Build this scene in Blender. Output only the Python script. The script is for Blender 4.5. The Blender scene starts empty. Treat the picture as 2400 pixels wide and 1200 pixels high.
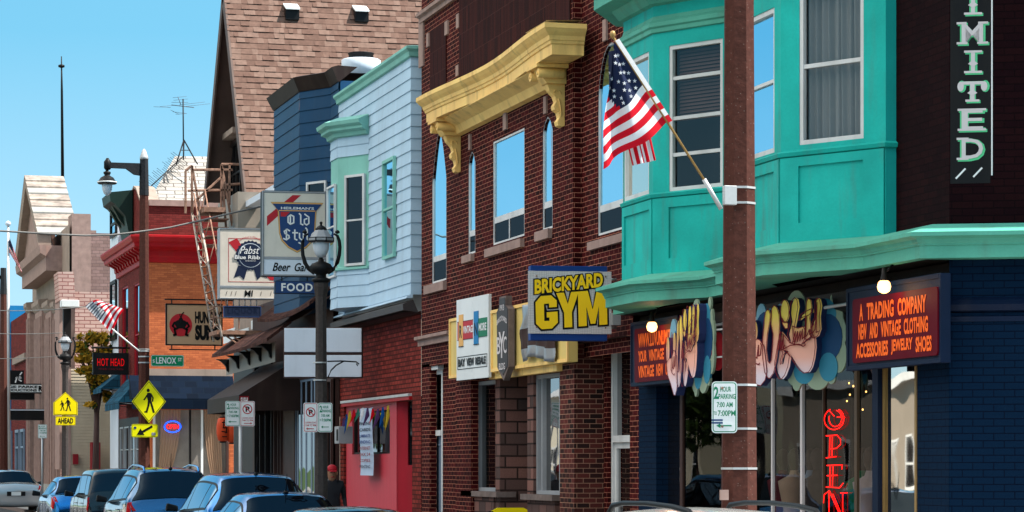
import bpy, bmesh, math, random
from mathutils import Vector, Matrix
R = math.radians
random.seed(7)
sc = bpy.context.scene
C = sc.collection
# ------------------------------------------------------------------ camera, sky, sun
FPX, XV, YH, EYE = 6200.0, -475.0, 1090.0, 1.75
AY = math.atan((1200 - XV) / FPX)
SA, CA = math.sin(AY), math.cos(AY)
cd = bpy.data.cameras.new('street_camera')
cd.sensor_width = 36; cd.lens = 36 * FPX / 2400; cd.shift_y = (YH - 600) / 2400
cd.clip_start = .5; cd.clip_end = 6000
cam = bpy.data.objects.new('street_camera', cd); C.objects.link(cam)
cam.location = (0, 0, EYE); cam.rotation_euler = (R(90), 0, -AY)
sc.camera = cam
SUN_AZ, SUN_EL = R(112), R(56)
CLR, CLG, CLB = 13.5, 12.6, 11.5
HZC = (4.2, 4.7, 5.0)
w = bpy.data.worlds.new('World'); sc.world = w; w.use_nodes = True
nt = w.node_tree
bg = nt.nodes['Background']
sky = nt.nodes.new('ShaderNodeTexSky'); sky.sky_type = 'NISHITA'; sky.sun_disc = False
sky.sun_elevation = SUN_EL; sky.sun_rotation = SUN_AZ
sky.air_density = 1.35; sky.dust_density = .15; sky.ozone_density = 1.6
hsv = nt.nodes.new('ShaderNodeHueSaturation'); hsv.inputs['Saturation'].default_value = 1.25; hsv.inputs['Hue'].default_value = .466
hsv.inputs['Value'].default_value = 1.0
tcs = nt.nodes.new("ShaderNodeTexCoord"); mps = nt.nodes.new("ShaderNodeMapping"); mps.inputs["Location"].default_value = (0, 0, .30); mps.inputs["Scale"].default_value = (1, 1, .8)
nt.links.new(tcs.outputs["Generated"], mps.inputs[0]); nt.links.new(mps.outputs[0], sky.inputs[0])
nt.links.new(sky.outputs[0], hsv.inputs['Color'])
# added fill light for the facades: an invented cloud above the visible sky
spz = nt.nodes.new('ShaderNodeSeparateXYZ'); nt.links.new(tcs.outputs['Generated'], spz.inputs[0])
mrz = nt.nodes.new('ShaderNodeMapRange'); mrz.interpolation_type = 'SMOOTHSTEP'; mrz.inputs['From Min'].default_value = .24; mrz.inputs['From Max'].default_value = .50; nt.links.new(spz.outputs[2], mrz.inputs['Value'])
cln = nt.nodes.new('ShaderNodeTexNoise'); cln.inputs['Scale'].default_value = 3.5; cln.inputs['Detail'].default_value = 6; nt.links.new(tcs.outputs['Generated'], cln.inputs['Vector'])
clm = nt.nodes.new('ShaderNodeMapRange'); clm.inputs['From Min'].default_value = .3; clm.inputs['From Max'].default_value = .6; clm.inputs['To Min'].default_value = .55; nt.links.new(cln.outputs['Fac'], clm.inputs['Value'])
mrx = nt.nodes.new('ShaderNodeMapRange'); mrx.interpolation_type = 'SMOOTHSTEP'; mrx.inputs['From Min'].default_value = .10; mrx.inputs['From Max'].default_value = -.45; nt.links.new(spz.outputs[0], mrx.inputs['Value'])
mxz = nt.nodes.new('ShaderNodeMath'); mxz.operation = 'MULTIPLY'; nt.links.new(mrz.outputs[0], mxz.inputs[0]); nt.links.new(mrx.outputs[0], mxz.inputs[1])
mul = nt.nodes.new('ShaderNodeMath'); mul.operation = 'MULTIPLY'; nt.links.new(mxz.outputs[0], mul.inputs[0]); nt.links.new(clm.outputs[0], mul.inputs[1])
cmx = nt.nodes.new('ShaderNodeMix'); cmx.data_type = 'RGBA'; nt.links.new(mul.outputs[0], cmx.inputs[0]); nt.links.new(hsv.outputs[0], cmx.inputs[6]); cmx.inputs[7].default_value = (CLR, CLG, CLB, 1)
# paler air close to the horizon
hz1 = nt.nodes.new('ShaderNodeMapRange'); hz1.inputs['From Min'].default_value = 0; hz1.inputs['From Max'].default_value = .16; hz1.inputs['To Min'].default_value = .55; hz1.inputs['To Max'].default_value = 0; nt.links.new(spz.outputs[2], hz1.inputs['Value'])
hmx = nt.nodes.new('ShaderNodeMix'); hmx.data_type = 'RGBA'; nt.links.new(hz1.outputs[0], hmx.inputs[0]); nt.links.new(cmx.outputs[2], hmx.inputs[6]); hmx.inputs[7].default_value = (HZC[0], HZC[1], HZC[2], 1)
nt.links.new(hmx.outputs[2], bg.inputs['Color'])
bg.inputs['Strength'].default_value = .09
sl = bpy.data.lights.new('sun', 'SUN'); sl.energy = 4.6; sl.angle = R(.5); sl.color = (1, .95, .87)
sun = bpy.data.objects.new('sun', sl); C.objects.link(sun)
sd = Vector((math.sin(SUN_AZ) * math.cos(SUN_EL), math.cos(SUN_AZ) * math.cos(SUN_EL), math.sin(SUN_EL)))
sun.rotation_euler = sd.to_track_quat('Z', 'Y').to_euler()
sc.view_settings.view_transform = 'Standard'; sc.view_settings.look = 'None'
sc.view_settings.exposure = 1.3; sc.view_settings.gamma = 1
# ------------------------------------------------------------------ projection helpers
def rc(px):
    u = (px - 1200) / FPX
    return SA + u * CA, CA - u * SA
def PX(px, X):                       # Y of the point seen at column px on the plane x = X
    r, c = rc(px); return X * c / r
def P3(px, py, X):
    r, c = rc(px); return Vector((X, X * c / r, EYE + (YH - py) * (X / r) / FPX))
def PY(px, py, Y):
    r, c = rc(px); return Vector((Y * r / c, Y, EYE + (YH - py) * (Y / c) / FPX))
class Fr:                            # vertical plane: e runs to the right as seen from the street, n points out of the wall
    def __init__(s, o, ang=0):
        s.o = Vector((o[0], o[1])); a = R(ang)
        s.e = Vector((math.sin(a), -math.cos(a))); s.n = Vector((-math.cos(a), -math.sin(a)))
    def pt(s, a, z, d=0):
        q = s.o + s.e * a + s.n * d; return Vector((q.x, q.y, z))
    def S(s, px, d=0):
        r, c = rc(px); ox, oy = s.o + s.n * d
        return (oy * r - ox * c) / (s.e.x * c - s.e.y * r)
    def Z(s, px, py, d=0):
        r, c = rc(px); a = s.S(px, d); p = s.pt(a, 0, d)
        return EYE + (YH - py) * (p.x / r if abs(r) > abs(c) * .2 else p.y / c) / FPX
    def B(s, x0, x1, yt, yb, ref=None, d=0):   # pixel rectangle -> s0, s1, z0, z1
        ref = x0 if ref is None else ref
        return s.S(x0, d), s.S(x1, d), s.Z(ref, yb, d), s.Z(ref, yt, d)
    def off(s, d):
        f = Fr((0, 0)); f.o = s.o + s.n * d; f.e = s.e; f.n = s.n; return f
def FA(X): return Fr((X, 0), 0)
def FN(Y): return Fr((0, Y), 90)
# ------------------------------------------------------------------ materials
MATS = {}
def nodes(name, rough=.7, metal=0, spec=.5):
    m = bpy.data.materials.new(name); m.use_nodes = True
    b = m.node_tree.nodes['Principled BSDF']
    b.inputs['Roughness'].default_value = rough; b.inputs['Metallic'].default_value = metal
    b.inputs['Specular IOR Level'].default_value = spec
    MATS[name] = m
    return m, m.node_tree, b
def N(nt, t, **k):
    n = nt.nodes.new('ShaderNode' + t)
    for a, v in k.items(): setattr(n, a, v)
    return n
def L(nt, a, b): nt.links.new(a, b)
def mixc(nt, fac, a, b, mode='MIX'):
    m = N(nt, 'Mix', data_type='RGBA', blend_type=mode)
    for sock, v in ((m.inputs[0], fac), (m.inputs[6], a), (m.inputs[7], b)):
        if hasattr(v, 'links'): L(nt, v, sock)
        else: sock.default_value = v if not isinstance(v, tuple) else (*v, 1) if len(v) == 3 else v
    return m.outputs[2]
def ramp(nt, v, stops):
    r = N(nt, 'ValToRGB'); L(nt, v, r.inputs[0]); e = r.color_ramp.elements
    while len(e) < len(stops): e.new(.5)
    for i, (p, c) in enumerate(stops):
        e[i].position = p; e[i].color = (*c, 1) if isinstance(c, tuple) else (c, c, c, 1)
    return r.outputs[0]
def noise(nt, scale, vec=None, detail=4, dist=0):
    n = N(nt, 'TexNoise'); n.inputs['Scale'].default_value = scale; n.inputs['Detail'].default_value = detail
    n.inputs['Distortion'].default_value = dist
    if vec is None:
        g = N(nt, 'NewGeometry'); vec = g.outputs['Position']
    L(nt, vec, n.inputs['Vector']); return n.outputs['Fac']
def stretched(nt, sx, sy, sz):
    g = N(nt, 'NewGeometry'); m = N(nt, 'Mapping'); m.inputs['Scale'].default_value = (sx, sy, sz)
    L(nt, g.outputs['Position'], m.inputs['Vector']); return m.outputs[0]
def walluv(nt):
    g = N(nt, 'NewGeometry')
    def vm(op, a, b=None):
        v = N(nt, 'VectorMath', operation=op)
        for i, q in enumerate((a, b)):
            if q is None: continue
            if hasattr(q, 'links'): L(nt, q, v.inputs[i])
            else: v.inputs[i].default_value = q
        return v
    t = vm('NORMALIZE', vm('CROSS_PRODUCT', (0, 0, 1), g.outputs['True Normal']).outputs[0]).outputs[0]
    b = vm('CROSS_PRODUCT', g.outputs['True Normal'], t).outputs[0]
    cu = vm('DOT_PRODUCT', g.outputs['Position'], t).outputs['Value']; cv = vm('DOT_PRODUCT', g.outputs['Position'], b).outputs['Value']
    c = N(nt, 'CombineXYZ'); L(nt, cu, c.inputs[0]); L(nt, cv, c.inputs[1]); return c.outputs[0]
def bump(nt, b, h, s, dist=.02):
    bp = N(nt, 'Bump'); bp.inputs['Strength'].default_value = s; bp.inputs['Distance'].default_value = dist
    L(nt, h, bp.inputs['Height']); L(nt, bp.outputs[0], b.inputs['Normal'])
def paint(name, col, rough=.6, var=.22, dirt=.25, metal=0, spec=.16, scale=1.6, bmp=.15, grime=(.10, .08, .06)):
    m, nt, b = nodes(name, rough, metal, spec)
    c = tuple(col)
    n1 = noise(nt, scale); n2 = noise(nt, 30, detail=6)
    n3 = noise(nt, 1, stretched(nt, 5, 5, .6), 5)
    base = mixc(nt, ramp(nt, n1, [(.3, 0.0), (.7, 1.0)]), tuple(x * (1 - var) for x in c), tuple(min(1, x * (1 + var * .6)) for x in c))
    base = mixc(nt, ramp(nt, n2, [(.35, 0.0), (.75, var)]), base, tuple(x * .6 for x in c))
    dm = ramp(nt, n3, [(.52, 0.0), (.78, dirt)])
    base = mixc(nt, dm, base, grime)
    L(nt, base, b.inputs['Base Color'])
    if bmp: bump(nt, b, n2, bmp, .01)
    return m
def brick(name, c1, c2, mortar, bw=.21, bh=.072, ms=.011, var=.5, rough=.85, bs=.6, dark=None, tint=None):
    m, nt, b = nodes(name, rough, 0, .06)
    uv = walluv(nt)
    t = N(nt, 'TexBrick'); L(nt, uv, t.inputs['Vector']); t.offset = .5
    t.inputs['Scale'].default_value = 1; t.inputs['Brick Width'].default_value = bw; t.inputs['Row Height'].default_value = bh
    t.inputs['Mortar Size'].default_value = ms * .5; t.inputs['Mortar Smooth'].default_value = .15
    t.inputs['Color1'].default_value = (*c1, 1); t.inputs['Color2'].default_value = (*c2, 1); t.inputs['Mortar'].default_value = (*mortar, 1)
    # second brick field with the same grid gives some bricks a darker burnt face
    t2 = N(nt, 'TexBrick'); L(nt, uv, t2.inputs['Vector']); t2.offset = .5
    t2.inputs['Scale'].default_value = 1; t2.inputs['Brick Width'].default_value = bw; t2.inputs['Row Height'].default_value = bh
    t2.inputs['Mortar Size'].default_value = 0; t2.inputs['Bias'].default_value = -.15
    t2.inputs['Color1'].default_value = (1, 1, 1, 1); d = dark if dark else .35; t2.inputs['Color2'].default_value = (d, d, d, 1); t2.inputs['Mortar'].default_value = (1, 1, 1, 1)
    col = mixc(nt, .75, t.outputs['Color'], mixc(nt, 1.0, t.outputs['Color'], t2.outputs['Color'], 'MULTIPLY'))
    col = mixc(nt, t.outputs['Fac'], col, mortar)
    n1 = noise(nt, .9, detail=5); n2 = noise(nt, 45, detail=5)
    col = mixc(nt, ramp(nt, n1, [(.35, 0.0), (.7, var * .6)]), col, tuple(x * .35 for x in c1))
    col = mixc(nt, ramp(nt, n2, [(.4, 0.0), (.8, var * .7)]), col, tuple(x * .5 for x in c2))
    if tint:
        n3 = noise(nt, 1.4, stretched(nt, 1, 1, .35), 5); col = mixc(nt, ramp(nt, n3, [(.55, 0.0), (.68, .55)]), col, tint)
    L(nt, col, b.inputs['Base Color'])
    inv = N(nt, 'Math', operation='SUBTRACT'); inv.inputs[0].default_value = 1; L(nt, t.outputs['Fac'], inv.inputs[1])
    ad = N(nt, 'Math', operation='MULTIPLY_ADD'); L(nt, n2, ad.inputs[0]); ad.inputs[1].default_value = .35; L(nt, inv.outputs[0], ad.inputs[2])
    bump(nt, b, ad.outputs[0], bs, .012)
    return m
def mirror(name, tint=(.9, .95, 1), refl=.75, base=(.01, .012, .015), wob=.25, rough=.02, wscale=1.1):
    m, nt, b = nodes(name); nt.nodes.remove(b)
    out = nt.nodes['Material Output']
    d = N(nt, 'BsdfDiffuse'); d.inputs['Color'].default_value = (*base, 1)
    g = N(nt, 'BsdfGlossy'); g.inputs['Color'].default_value = (*tint, 1); g.inputs['Roughness'].default_value = rough
    mx = N(nt, 'MixShader'); mx.inputs[0].default_value = refl
    L(nt, d.outputs[0], mx.inputs[1]); L(nt, g.outputs[0], mx.inputs[2]); L(nt, mx.outputs[0], out.inputs['Surface'])
    bp = N(nt, 'Bump'); bp.inputs['Strength'].default_value = wob; bp.inputs['Distance'].default_value = .02
    L(nt, noise(nt, wscale, detail=1), bp.inputs['Height']); L(nt, bp.outputs[0], g.inputs['Normal'])
    return m
def clear(name, refl=.3, tint=(.75, .8, .8), wob=.3):
    m, nt, b = nodes(name); nt.nodes.remove(b)
    out = nt.nodes['Material Output']
    d = N(nt, 'BsdfTransparent'); d.inputs['Color'].default_value = (*tint, 1)
    g = N(nt, 'BsdfGlossy'); g.inputs['Roughness'].default_value = .015
    mx = N(nt, 'MixShader'); mx.inputs[0].default_value = refl
    L(nt, d.outputs[0], mx.inputs[1]); L(nt, g.outputs[0], mx.inputs[2]); L(nt, mx.outputs[0], out.inputs['Surface'])
    bp = N(nt, 'Bump'); bp.inputs['Strength'].default_value = wob; bp.inputs['Distance'].default_value = .02
    L(nt, noise(nt, .9, detail=1), bp.inputs['Height']); L(nt, bp.outputs[0], g.inputs['Normal'])
    return m
def glow(name, col, st):
    m, nt, b = nodes(name, .5)
    b.inputs['Base Color'].default_value = (*col, 1); b.inputs['Emission Color'].default_value = (*col, 1); b.inputs['Emission Strength'].default_value = st; b.inputs['Specular IOR Level'].default_value = .05
    return m
def carpaint(name, col, rough=.12):
    m, nt, b = nodes(name, rough, .35 if min(col) > .3 or max(col) < .03 else .85, .6)
    n = noise(nt, 3, detail=5)
    L(nt, mixc(nt, ramp(nt, n, [(.35, 0.0), (.75, .3)]), col, tuple(x * .7 + .02 for x in col)), b.inputs['Base Color'])
    b.inputs['Coat Weight'].default_value = .55; b.inputs['Coat Roughness'].default_value = .03; b.inputs['Specular IOR Level'].default_value = .3
    return m
def cloth(name, col, tr=.35):
    m, nt, b = nodes(name, .85, 0, .2)
    n = noise(nt, 60, detail=3)
    L(nt, mixc(nt, ramp(nt, n, [(.3, 0.0), (.8, .25)]), col, tuple(x * .75 for x in col)), b.inputs['Base Color'])
    t = N(nt, 'BsdfTranslucent'); t.inputs['Color'].default_value = (*col, 1)
    mx = N(nt, 'MixShader'); mx.inputs[0].default_value = tr
    L(nt, b.outputs[0], mx.inputs[1]); L(nt, t.outputs[0], mx.inputs[2]); L(nt, mx.outputs[0], nt.nodes['Material Output'].inputs['Surface'])
    return m
def flat(name, col, rough=.5, metal=0): return paint(name, col, rough, .06, .05, metal, bmp=0)
# ------------------------------------------------------------------ mesh builder
ORG = {}
class MB:
    def __init__(s): s.v = []; s.f = []; s.m = []; s.sm = []; s.mats = []
    def mi(s, m):
        if m not in s.mats: s.mats.append(m)
        return s.mats.index(m)
    def face(s, pts, m, sm=False):
        k = len(s.v); s.v += [Vector(p) for p in pts]; s.f.append(list(range(k, k + len(pts)))); s.m.append(s.mi(m)); s.sm.append(sm)
    def mesh(s, vs, fs, m, sm=False):
        k = len(s.v); s.v += [Vector(p) for p in vs]; q = s.mi(m)
        for f in fs: s.f.append([k + i for i in f]); s.m.append(q); s.sm.append(sm)
    def hexa(s, p, m):               # 8 points: bottom 4, top 4
        s.mesh(p, [(0, 1, 2, 3), (4, 7, 6, 5), (0, 4, 5, 1), (1, 5, 6, 2), (2, 6, 7, 3), (3, 7, 4, 0)], m)
    def box(s, fr, s0, s1, z0, z1, d0, d1, m):
        s.hexa([fr.pt(s0, z0, d0), fr.pt(s1, z0, d0), fr.pt(s1, z0, d1), fr.pt(s0, z0, d1),
                fr.pt(s0, z1, d0), fr.pt(s1, z1, d0), fr.pt(s1, z1, d1), fr.pt(s0, z1, d1)], m)
    def wbox(s, a, b, m):
        s.hexa([(a[0], a[1], a[2]), (b[0], a[1], a[2]), (b[0], b[1], a[2]), (a[0], b[1], a[2]),
                (a[0], a[1], b[2]), (b[0], a[1], b[2]), (b[0], b[1], b[2]), (a[0], b[1], b[2])], m)
    def prism(s, fr, pts, d0, d1, m, sm=False, ms=None):   # polygon in (s, z), extruded in depth
        n = len(pts); a = [fr.pt(x, z, d0) for x, z in pts]; b = [fr.pt(x, z, d1) for x, z in pts]
        s.mesh(b, [tuple(range(n))], m); s.mesh(a, [tuple(reversed(range(n)))], ms or m)
        for i in range(n):
            j = (i + 1) % n; s.mesh([a[i], a[j], b[j], b[i]], [(0, 1, 2, 3)], ms or m, sm)
    def side(s, fr, pts, s0, s1, m):                   # polygon in (d, z), extruded along s
        n = len(pts); a = [fr.pt(s0, z, d) for d, z in pts]; b = [fr.pt(s1, z, d) for d, z in pts]
        s.mesh(a + b, [tuple(range(n)), tuple(range(2 * n - 1, n - 1, -1))] + [(i, (i + 1) % n, n + (i + 1) % n, n + i) for i in range(n)], m)
    def tube(s, pts, r, m, n=8, sm=True, cap=True):
        pts = [Vector(p) for p in pts]; rings = []
        for i, p in enumerate(pts):
            t = (pts[min(i + 1, len(pts) - 1)] - pts[max(i - 1, 0)]).normalized()
            up = Vector((0, 0, 1)) if abs(t.z) < .9 else Vector((1, 0, 0))
            a = t.cross(up).normalized(); b = a.cross(t)
            rr = r[i] if isinstance(r, (list, tuple)) else r
            rings.append([p + a * rr * math.cos(2 * math.pi * k / n + math.pi / n) + b * rr * math.sin(2 * math.pi * k / n + math.pi / n) for k in range(n)])
        vs = [q for g in rings for q in g]; fs = []
        for i in range(len(pts) - 1):
            for k in range(n): fs.append((i * n + k, i * n + (k + 1) % n, (i + 1) * n + (k + 1) % n, (i + 1) * n + k))
        s.mesh(vs, fs, m, sm)
        if cap: s.mesh(rings[0], [tuple(range(n))], m); s.mesh(rings[-1], [tuple(range(n))], m)
    def lathe(s, c, prof, m, n=16, sm=True, rot=0):    # prof: (r, z)
        vs = []; fs = []
        for r_, z in prof:
            for k in range(n):
                a = 2 * math.pi * k / n + rot; vs.append((c[0] + r_ * math.cos(a), c[1] + r_ * math.sin(a), c[2] + z))
        for i in range(len(prof) - 1):
            for k in range(n): fs.append((i * n + k, i * n + (k + 1) % n, (i + 1) * n + (k + 1) % n, (i + 1) * n + k))
        s.mesh(vs, fs, m, sm)
        s.mesh(vs[:n], [tuple(range(n))], m); s.mesh(vs[-n:], [tuple(range(n))], m)
    def wall(s, fr, s0, s1, z0, z1, holes, m, depth=.16, jm=None):
        xs = sorted({s0, s1, *[h[0] for h in holes], *[h[1] for h in holes]}); zs = sorted({z0, z1, *[h[2] for h in holes], *[h[3] for h in holes]})
        xs = [x for x in xs if s0 <= x <= s1]; zs = [z for z in zs if z0 <= z <= z1]
        for i in range(len(xs) - 1):
            for j in range(len(zs) - 1):
                cx, cz = (xs[i] + xs[i + 1]) / 2, (zs[j] + zs[j + 1]) / 2
                if any(h[0] < cx < h[1] and h[2] < cz < h[3] for h in holes): continue
                s.face([fr.pt(xs[i], zs[j]), fr.pt(xs[i + 1], zs[j]), fr.pt(xs[i + 1], zs[j + 1]), fr.pt(xs[i], zs[j + 1])], m)
        for a, b, c, d in holes:
            a, b, c, d = max(a, s0), min(b, s1), max(c, z0), min(d, z1)
            for p, q in (((a, c), (b, c)), ((b, c), (b, d)), ((b, d), (a, d)), ((a, d), (a, c))):
                s.face([fr.pt(*p), fr.pt(*q), fr.pt(*q, -depth), fr.pt(*p, -depth)], jm or m)
    def siding(s, fr, s0, s1, z0, z1, ex, m, d=0, lip=.022):
        z = z0
        while z < z1 - .01:
            t = min(z + ex, z1)
            s.mesh([fr.pt(s0, z, d + lip), fr.pt(s1, z, d + lip), fr.pt(s1, t, d + .003), fr.pt(s0, t, d + .003), fr.pt(s0, z, d), fr.pt(s1, z, d)],
                   [(0, 1, 2, 3), (4, 5, 1, 0)], m)
            z = t
    def build(s, name, parent=None, bev=0):
        me = bpy.data.meshes.new(name)
        org = ORG.get(parent.name, Vector((0, 0, 0))) if parent else Vector((0, 0, 0))
        me.from_pydata([v - org for v in s.v], [], s.f)
        for m in s.mats: me.materials.append(m if not isinstance(m, str) else MATS[m])
        for p, a, b in zip(me.polygons, s.m, s.sm): p.material_index = a; p.use_smooth = b
        bm = bmesh.new(); bm.from_mesh(me); bmesh.ops.remove_doubles(bm, verts=bm.verts, dist=.0002)
        bmesh.ops.recalc_face_normals(bm, faces=bm.faces); bm.to_mesh(me); bm.free()
        o = bpy.data.objects.new(name, me); C.objects.link(o)
        if parent: o.parent = parent; ORG[o.name] = org
        if bev:
            b = o.modifiers.new('bevel', 'BEVEL'); b.width = bev; b.segments = 2; b.limit_method = 'ANGLE'
        return o
def tag(o, label=None, cat=None, group=None, kind=None):
    for k, v in (('label', label), ('category', cat), ('group', group), ('kind', kind)):
        if v: o[k] = v
    return o
def thing(name, label, cat, loc, group=None):
    o = bpy.data.objects.new(name, None); C.objects.link(o); o.location = loc; o.empty_display_size = .3
    ORG[o.name] = Vector(loc); return tag(o, label, cat, group)
def copy_tree(o, parent=None):
    c = o.copy(); C.objects.link(c); c.parent = parent
    for ch in list(o.children): copy_tree(ch, c)
    return c
# ------------------------------------------------------------------ lettering
_tc = {}
def geo(t, bold=0, shear=0, space=1):
    k = (t, bold, shear, space)
    if k not in _tc:
        c = bpy.data.curves.new('t', 'FONT'); c.body = t; c.offset = bold; c.shear = shear; c.space_character = space; c.resolution_u = 3
        o = bpy.data.objects.new('t', c); C.objects.link(o)
        dg = bpy.context.evaluated_depsgraph_get(); e = o.evaluated_get(dg); me = e.to_mesh()
        vs = [tuple(v.co) for v in me.vertices]; fs = [tuple(p.vertices) for p in me.polygons]; e.to_mesh_clear()
        bpy.data.objects.remove(o); bpy.data.curves.remove(c)
        x0 = min(v[0] for v in vs); x1 = max(v[0] for v in vs); y0 = min(v[1] for v in vs); y1 = max(v[1] for v in vs)
        _tc[k] = ([((v[0] - x0) / (x1 - x0), (v[1] - y0) / max(y1 - y0, 1e-6)) for v in vs], fs)
    return _tc[k]
def text(mb, fr, t, s0, s1, z0, z1, d, m, bold=0, shear=0, space=1, rise=0, warp=None, mirror_=False):
    vs, fs = geo(t, bold, shear, space); out = []
    for u, v in vs:
        if mirror_: u = 1 - u
        x = s0 + (s1 - s0) * u; z = z0 + (z1 - z0) * v + rise * u
        if warp: x, z = warp(u, v)
        out.append(fr.pt(x, z, d))
    mb.mesh(out, fs, m)
def rrect(s0, s1, z0, z1, r, n=4):
    p = []
    for cx, cz, a0 in ((s1 - r, z0 + r, -90), (s1 - r, z1 - r, 0), (s0 + r, z1 - r, 90), (s0 + r, z0 + r, 180)):
        for k in range(n + 1):
            a = R(a0 + 90 * k / n); p.append((cx + r * math.cos(a), cz + r * math.sin(a)))
    return p
def ell(cx, cz, a, b, n=20, rot=0):
    return [(cx + a * math.cos(t) * math.cos(rot) - b * math.sin(t) * math.sin(rot), cz + a * math.cos(t) * math.sin(rot) + b * math.sin(t) * math.cos(rot)) for t in [2 * math.pi * k / n for k in range(n)]]
def line2(mb, fr, pts, wd, d, m, th=.004):    # a painted or formed stroke in the plane
    for (a, b), (c, e) in zip(pts, pts[1:]):
        dx, dz = c - a, e - b; l = math.hypot(dx, dz) or 1; ox, oz = -dz / l * wd / 2, dx / l * wd / 2; ex, ez = dx / l * wd * .3, dz / l * wd * .3
        mb.face([fr.pt(a + ox - ex, b + oz - ez, d), fr.pt(a - ox - ex, b - oz - ez, d), fr.pt(c - ox + ex, e - oz + ez, d), fr.pt(c + ox + ex, e + oz + ez, d)], m)
def sweep(mb, path, prof, m, caps=True, close=False):
    P = [Vector(p) for p in path]; nn = []
    for a, b in zip(P, P[1:]):
        d = (b - a).normalized(); nn.append(Vector((d.y, -d.x)))
    rings = []
    for i, p in enumerate(P):
        n1 = nn[max(i - 1, 0)]; n2 = nn[min(i, len(nn) - 1)]; o = (n1 + n2) / (1 + n1.dot(n2))
        rings.append([Vector((p.x + o.x * q, p.y + o.y * q, z)) for q, z in prof])
    k = len(prof); vs = [v for g in rings for v in g]; fs = []
    for i in range(len(P) - 1):
        for j in range(k - (0 if close else 1)):
            fs.append((i * k + j, i * k + (j + 1) % k, (i + 1) * k + (j + 1) % k, (i + 1) * k + j))
    mb.mesh(vs, fs, m)
    if caps: mb.mesh(rings[0], [tuple(range(k))], m); mb.mesh(rings[-1], [tuple(range(k))], m)
def win(parent, fr, b, d=-.1, fw=.06, fd=.06, fm='white_trim', gm='glass_sky', rails=(), mulls=(), name='window', rw=None, gd=.015):
    s0, s1, z0, z1 = b; m = MB(); rw = rw or fw * .7
    m.box(fr, s0, s0 + fw, z0, z1, d, d + fd, fm); m.box(fr, s1 - fw, s1, z0, z1, d, d + fd, fm)
    m.box(fr, s0 + fw, s1 - fw, z0, z0 + fw, d, d + fd, fm); m.box(fr, s0 + fw, s1 - fw, z1 - fw, z1, d, d + fd, fm)
    for r_ in rails:
        z = z0 + (z1 - z0) * r_; m.box(fr, s0 + fw, s1 - fw, z - rw / 2, z + rw / 2, d, d + fd * .8, fm)
    for r_ in mulls:
        q = s0 + (s1 - s0) * r_; m.box(fr, q - rw / 2, q + rw / 2, z0 + fw, z1 - fw, d, d + fd * .85, fm)
    o = m.build(name, parent)
    g = MB(); g.face([fr.pt(s0 + fw * .5, z0 + fw * .5, d + gd), fr.pt(s1 - fw * .5, z0 + fw * .5, d + gd), fr.pt(s1 - fw * .5, z1 - fw * .5, d + gd), fr.pt(s0 + fw * .5, z1 - fw * .5, d + gd)], gm)
    g.build('pane', o); return o
def ringbox(mb, fr, s0, s1, z0, z1, w_, d0, d1, m):
    mb.box(fr, s0, s0 + w_, z0, z1, d0, d1, m); mb.box(fr, s1 - w_, s1, z0, z1, d0, d1, m)
    mb.box(fr, s0 + w_, s1 - w_, z0, z0 + w_, d0, d1, m); mb.box(fr, s0 + w_, s1 - w_, z1 - w_, z1, d0, d1, m)
# ------------------------------------------------------------------ palette
paint('teal', (.010, .42, .37), .65, .2, .42, bmp=.2)
paint('sage', (.10, .40, .30), .6, .18, .35, bmp=.25)
paint('teal_trim', (.008, .34, .32), .55, .12, .3)
paint('white_trim', (.62, .62, .62), .5, .12, .25)
paint('grey_trim', (.30, .31, .33), .5, .15, .2)
paint('blue_grey', (.16, .22, .30), .5, .1, .2)
paint('dark_trim', (.012, .009, .009), .5, .2, .1)
paint('brown_trim', (.055, .028, .024), .6, .2, .2)
paint('navy', (.002, .009, .032), .55, .2, .08)
paint('black', (.006, .006, .007), .5, .15, .05)
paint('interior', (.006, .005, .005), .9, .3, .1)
paint('yellow_trim', (1.0, .61, .20), .6, .16, .5, grime=(.25, .14, .05), bmp=.25)
paint('yellow_board', (.72, .53, .17), .6, .12, .15, bmp=.2)
paint('lightblue_siding', (.42, .57, .70), .6, .09, .12)
paint('darkblue_siding', (.006, .046, .11), .55, .14, .1)
paint('mint_trim', (.22, .50, .43), .6, .12, .2)
paint('red_wood', (.34, .012, .025), .6, .12, .1)
paint('red_trim', (.34, .006, .01), .5, .15, .15)
paint('stone', (.33, .22, .19), .85, .2, .3, scale=4)
paint('stone_grey', (.17, .13, .12), .9, .3, .3, scale=5)
paint('pale_stone', (.30, .23, .19), .85, .15, .4, scale=2)
paint('concrete', (.30, .29, .27), .9, .15, .2)
paint('asphalt', (.05, .05, .052), .9, .25, .1, scale=6)
paint('grass', (.05, .09, .025), .9, .3, .1)
paint('steel', (.42, .43, .45), .35, .15, .15, metal=.6)
paint('galv', (.50, .50, .50), .5, .15, .2, metal=.3)
paint('rust', (.30, .17, .12), .8, .5, .55, scale=9, grime=(.16, .05, .02))
paint('rust_white', (.44, .38, .33), .7, .3, .6, scale=9, grime=(.22, .08, .03))
paint('cream_sign', (.66, .60, .52), .5, .1, .2)
paint('sign_white', (.60, .66, .74), .5, .06, .1)
paint('plate_white', (.70, .72, .72), .45, .05, .06)
paint('brown_metal', (.022, .011, .009), .6, .3, .15)
paint('gold', (.36, .22, .08), .4, .2, .2, metal=.3)
paint('bronze_frame', (.10, .065, .04), .5, .2, .2)
paint('white_roof', (.33, .27, .23), .7, .5, .7)
flat('sign_red', (.42, .02, .03)); flat('sign_blue', (.018, .05, .15)); flat('sign_navy', (.012, .02, .05)); flat('sign_green', (.0, .22, .09))
flat('ped_yellow', (.85, .80, .0)); flat('school_yellow', (.85, .66, .0)); flat('gym_yellow', (1.0, .60, .01)); flat('ink', (.004, .004, .004))
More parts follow.
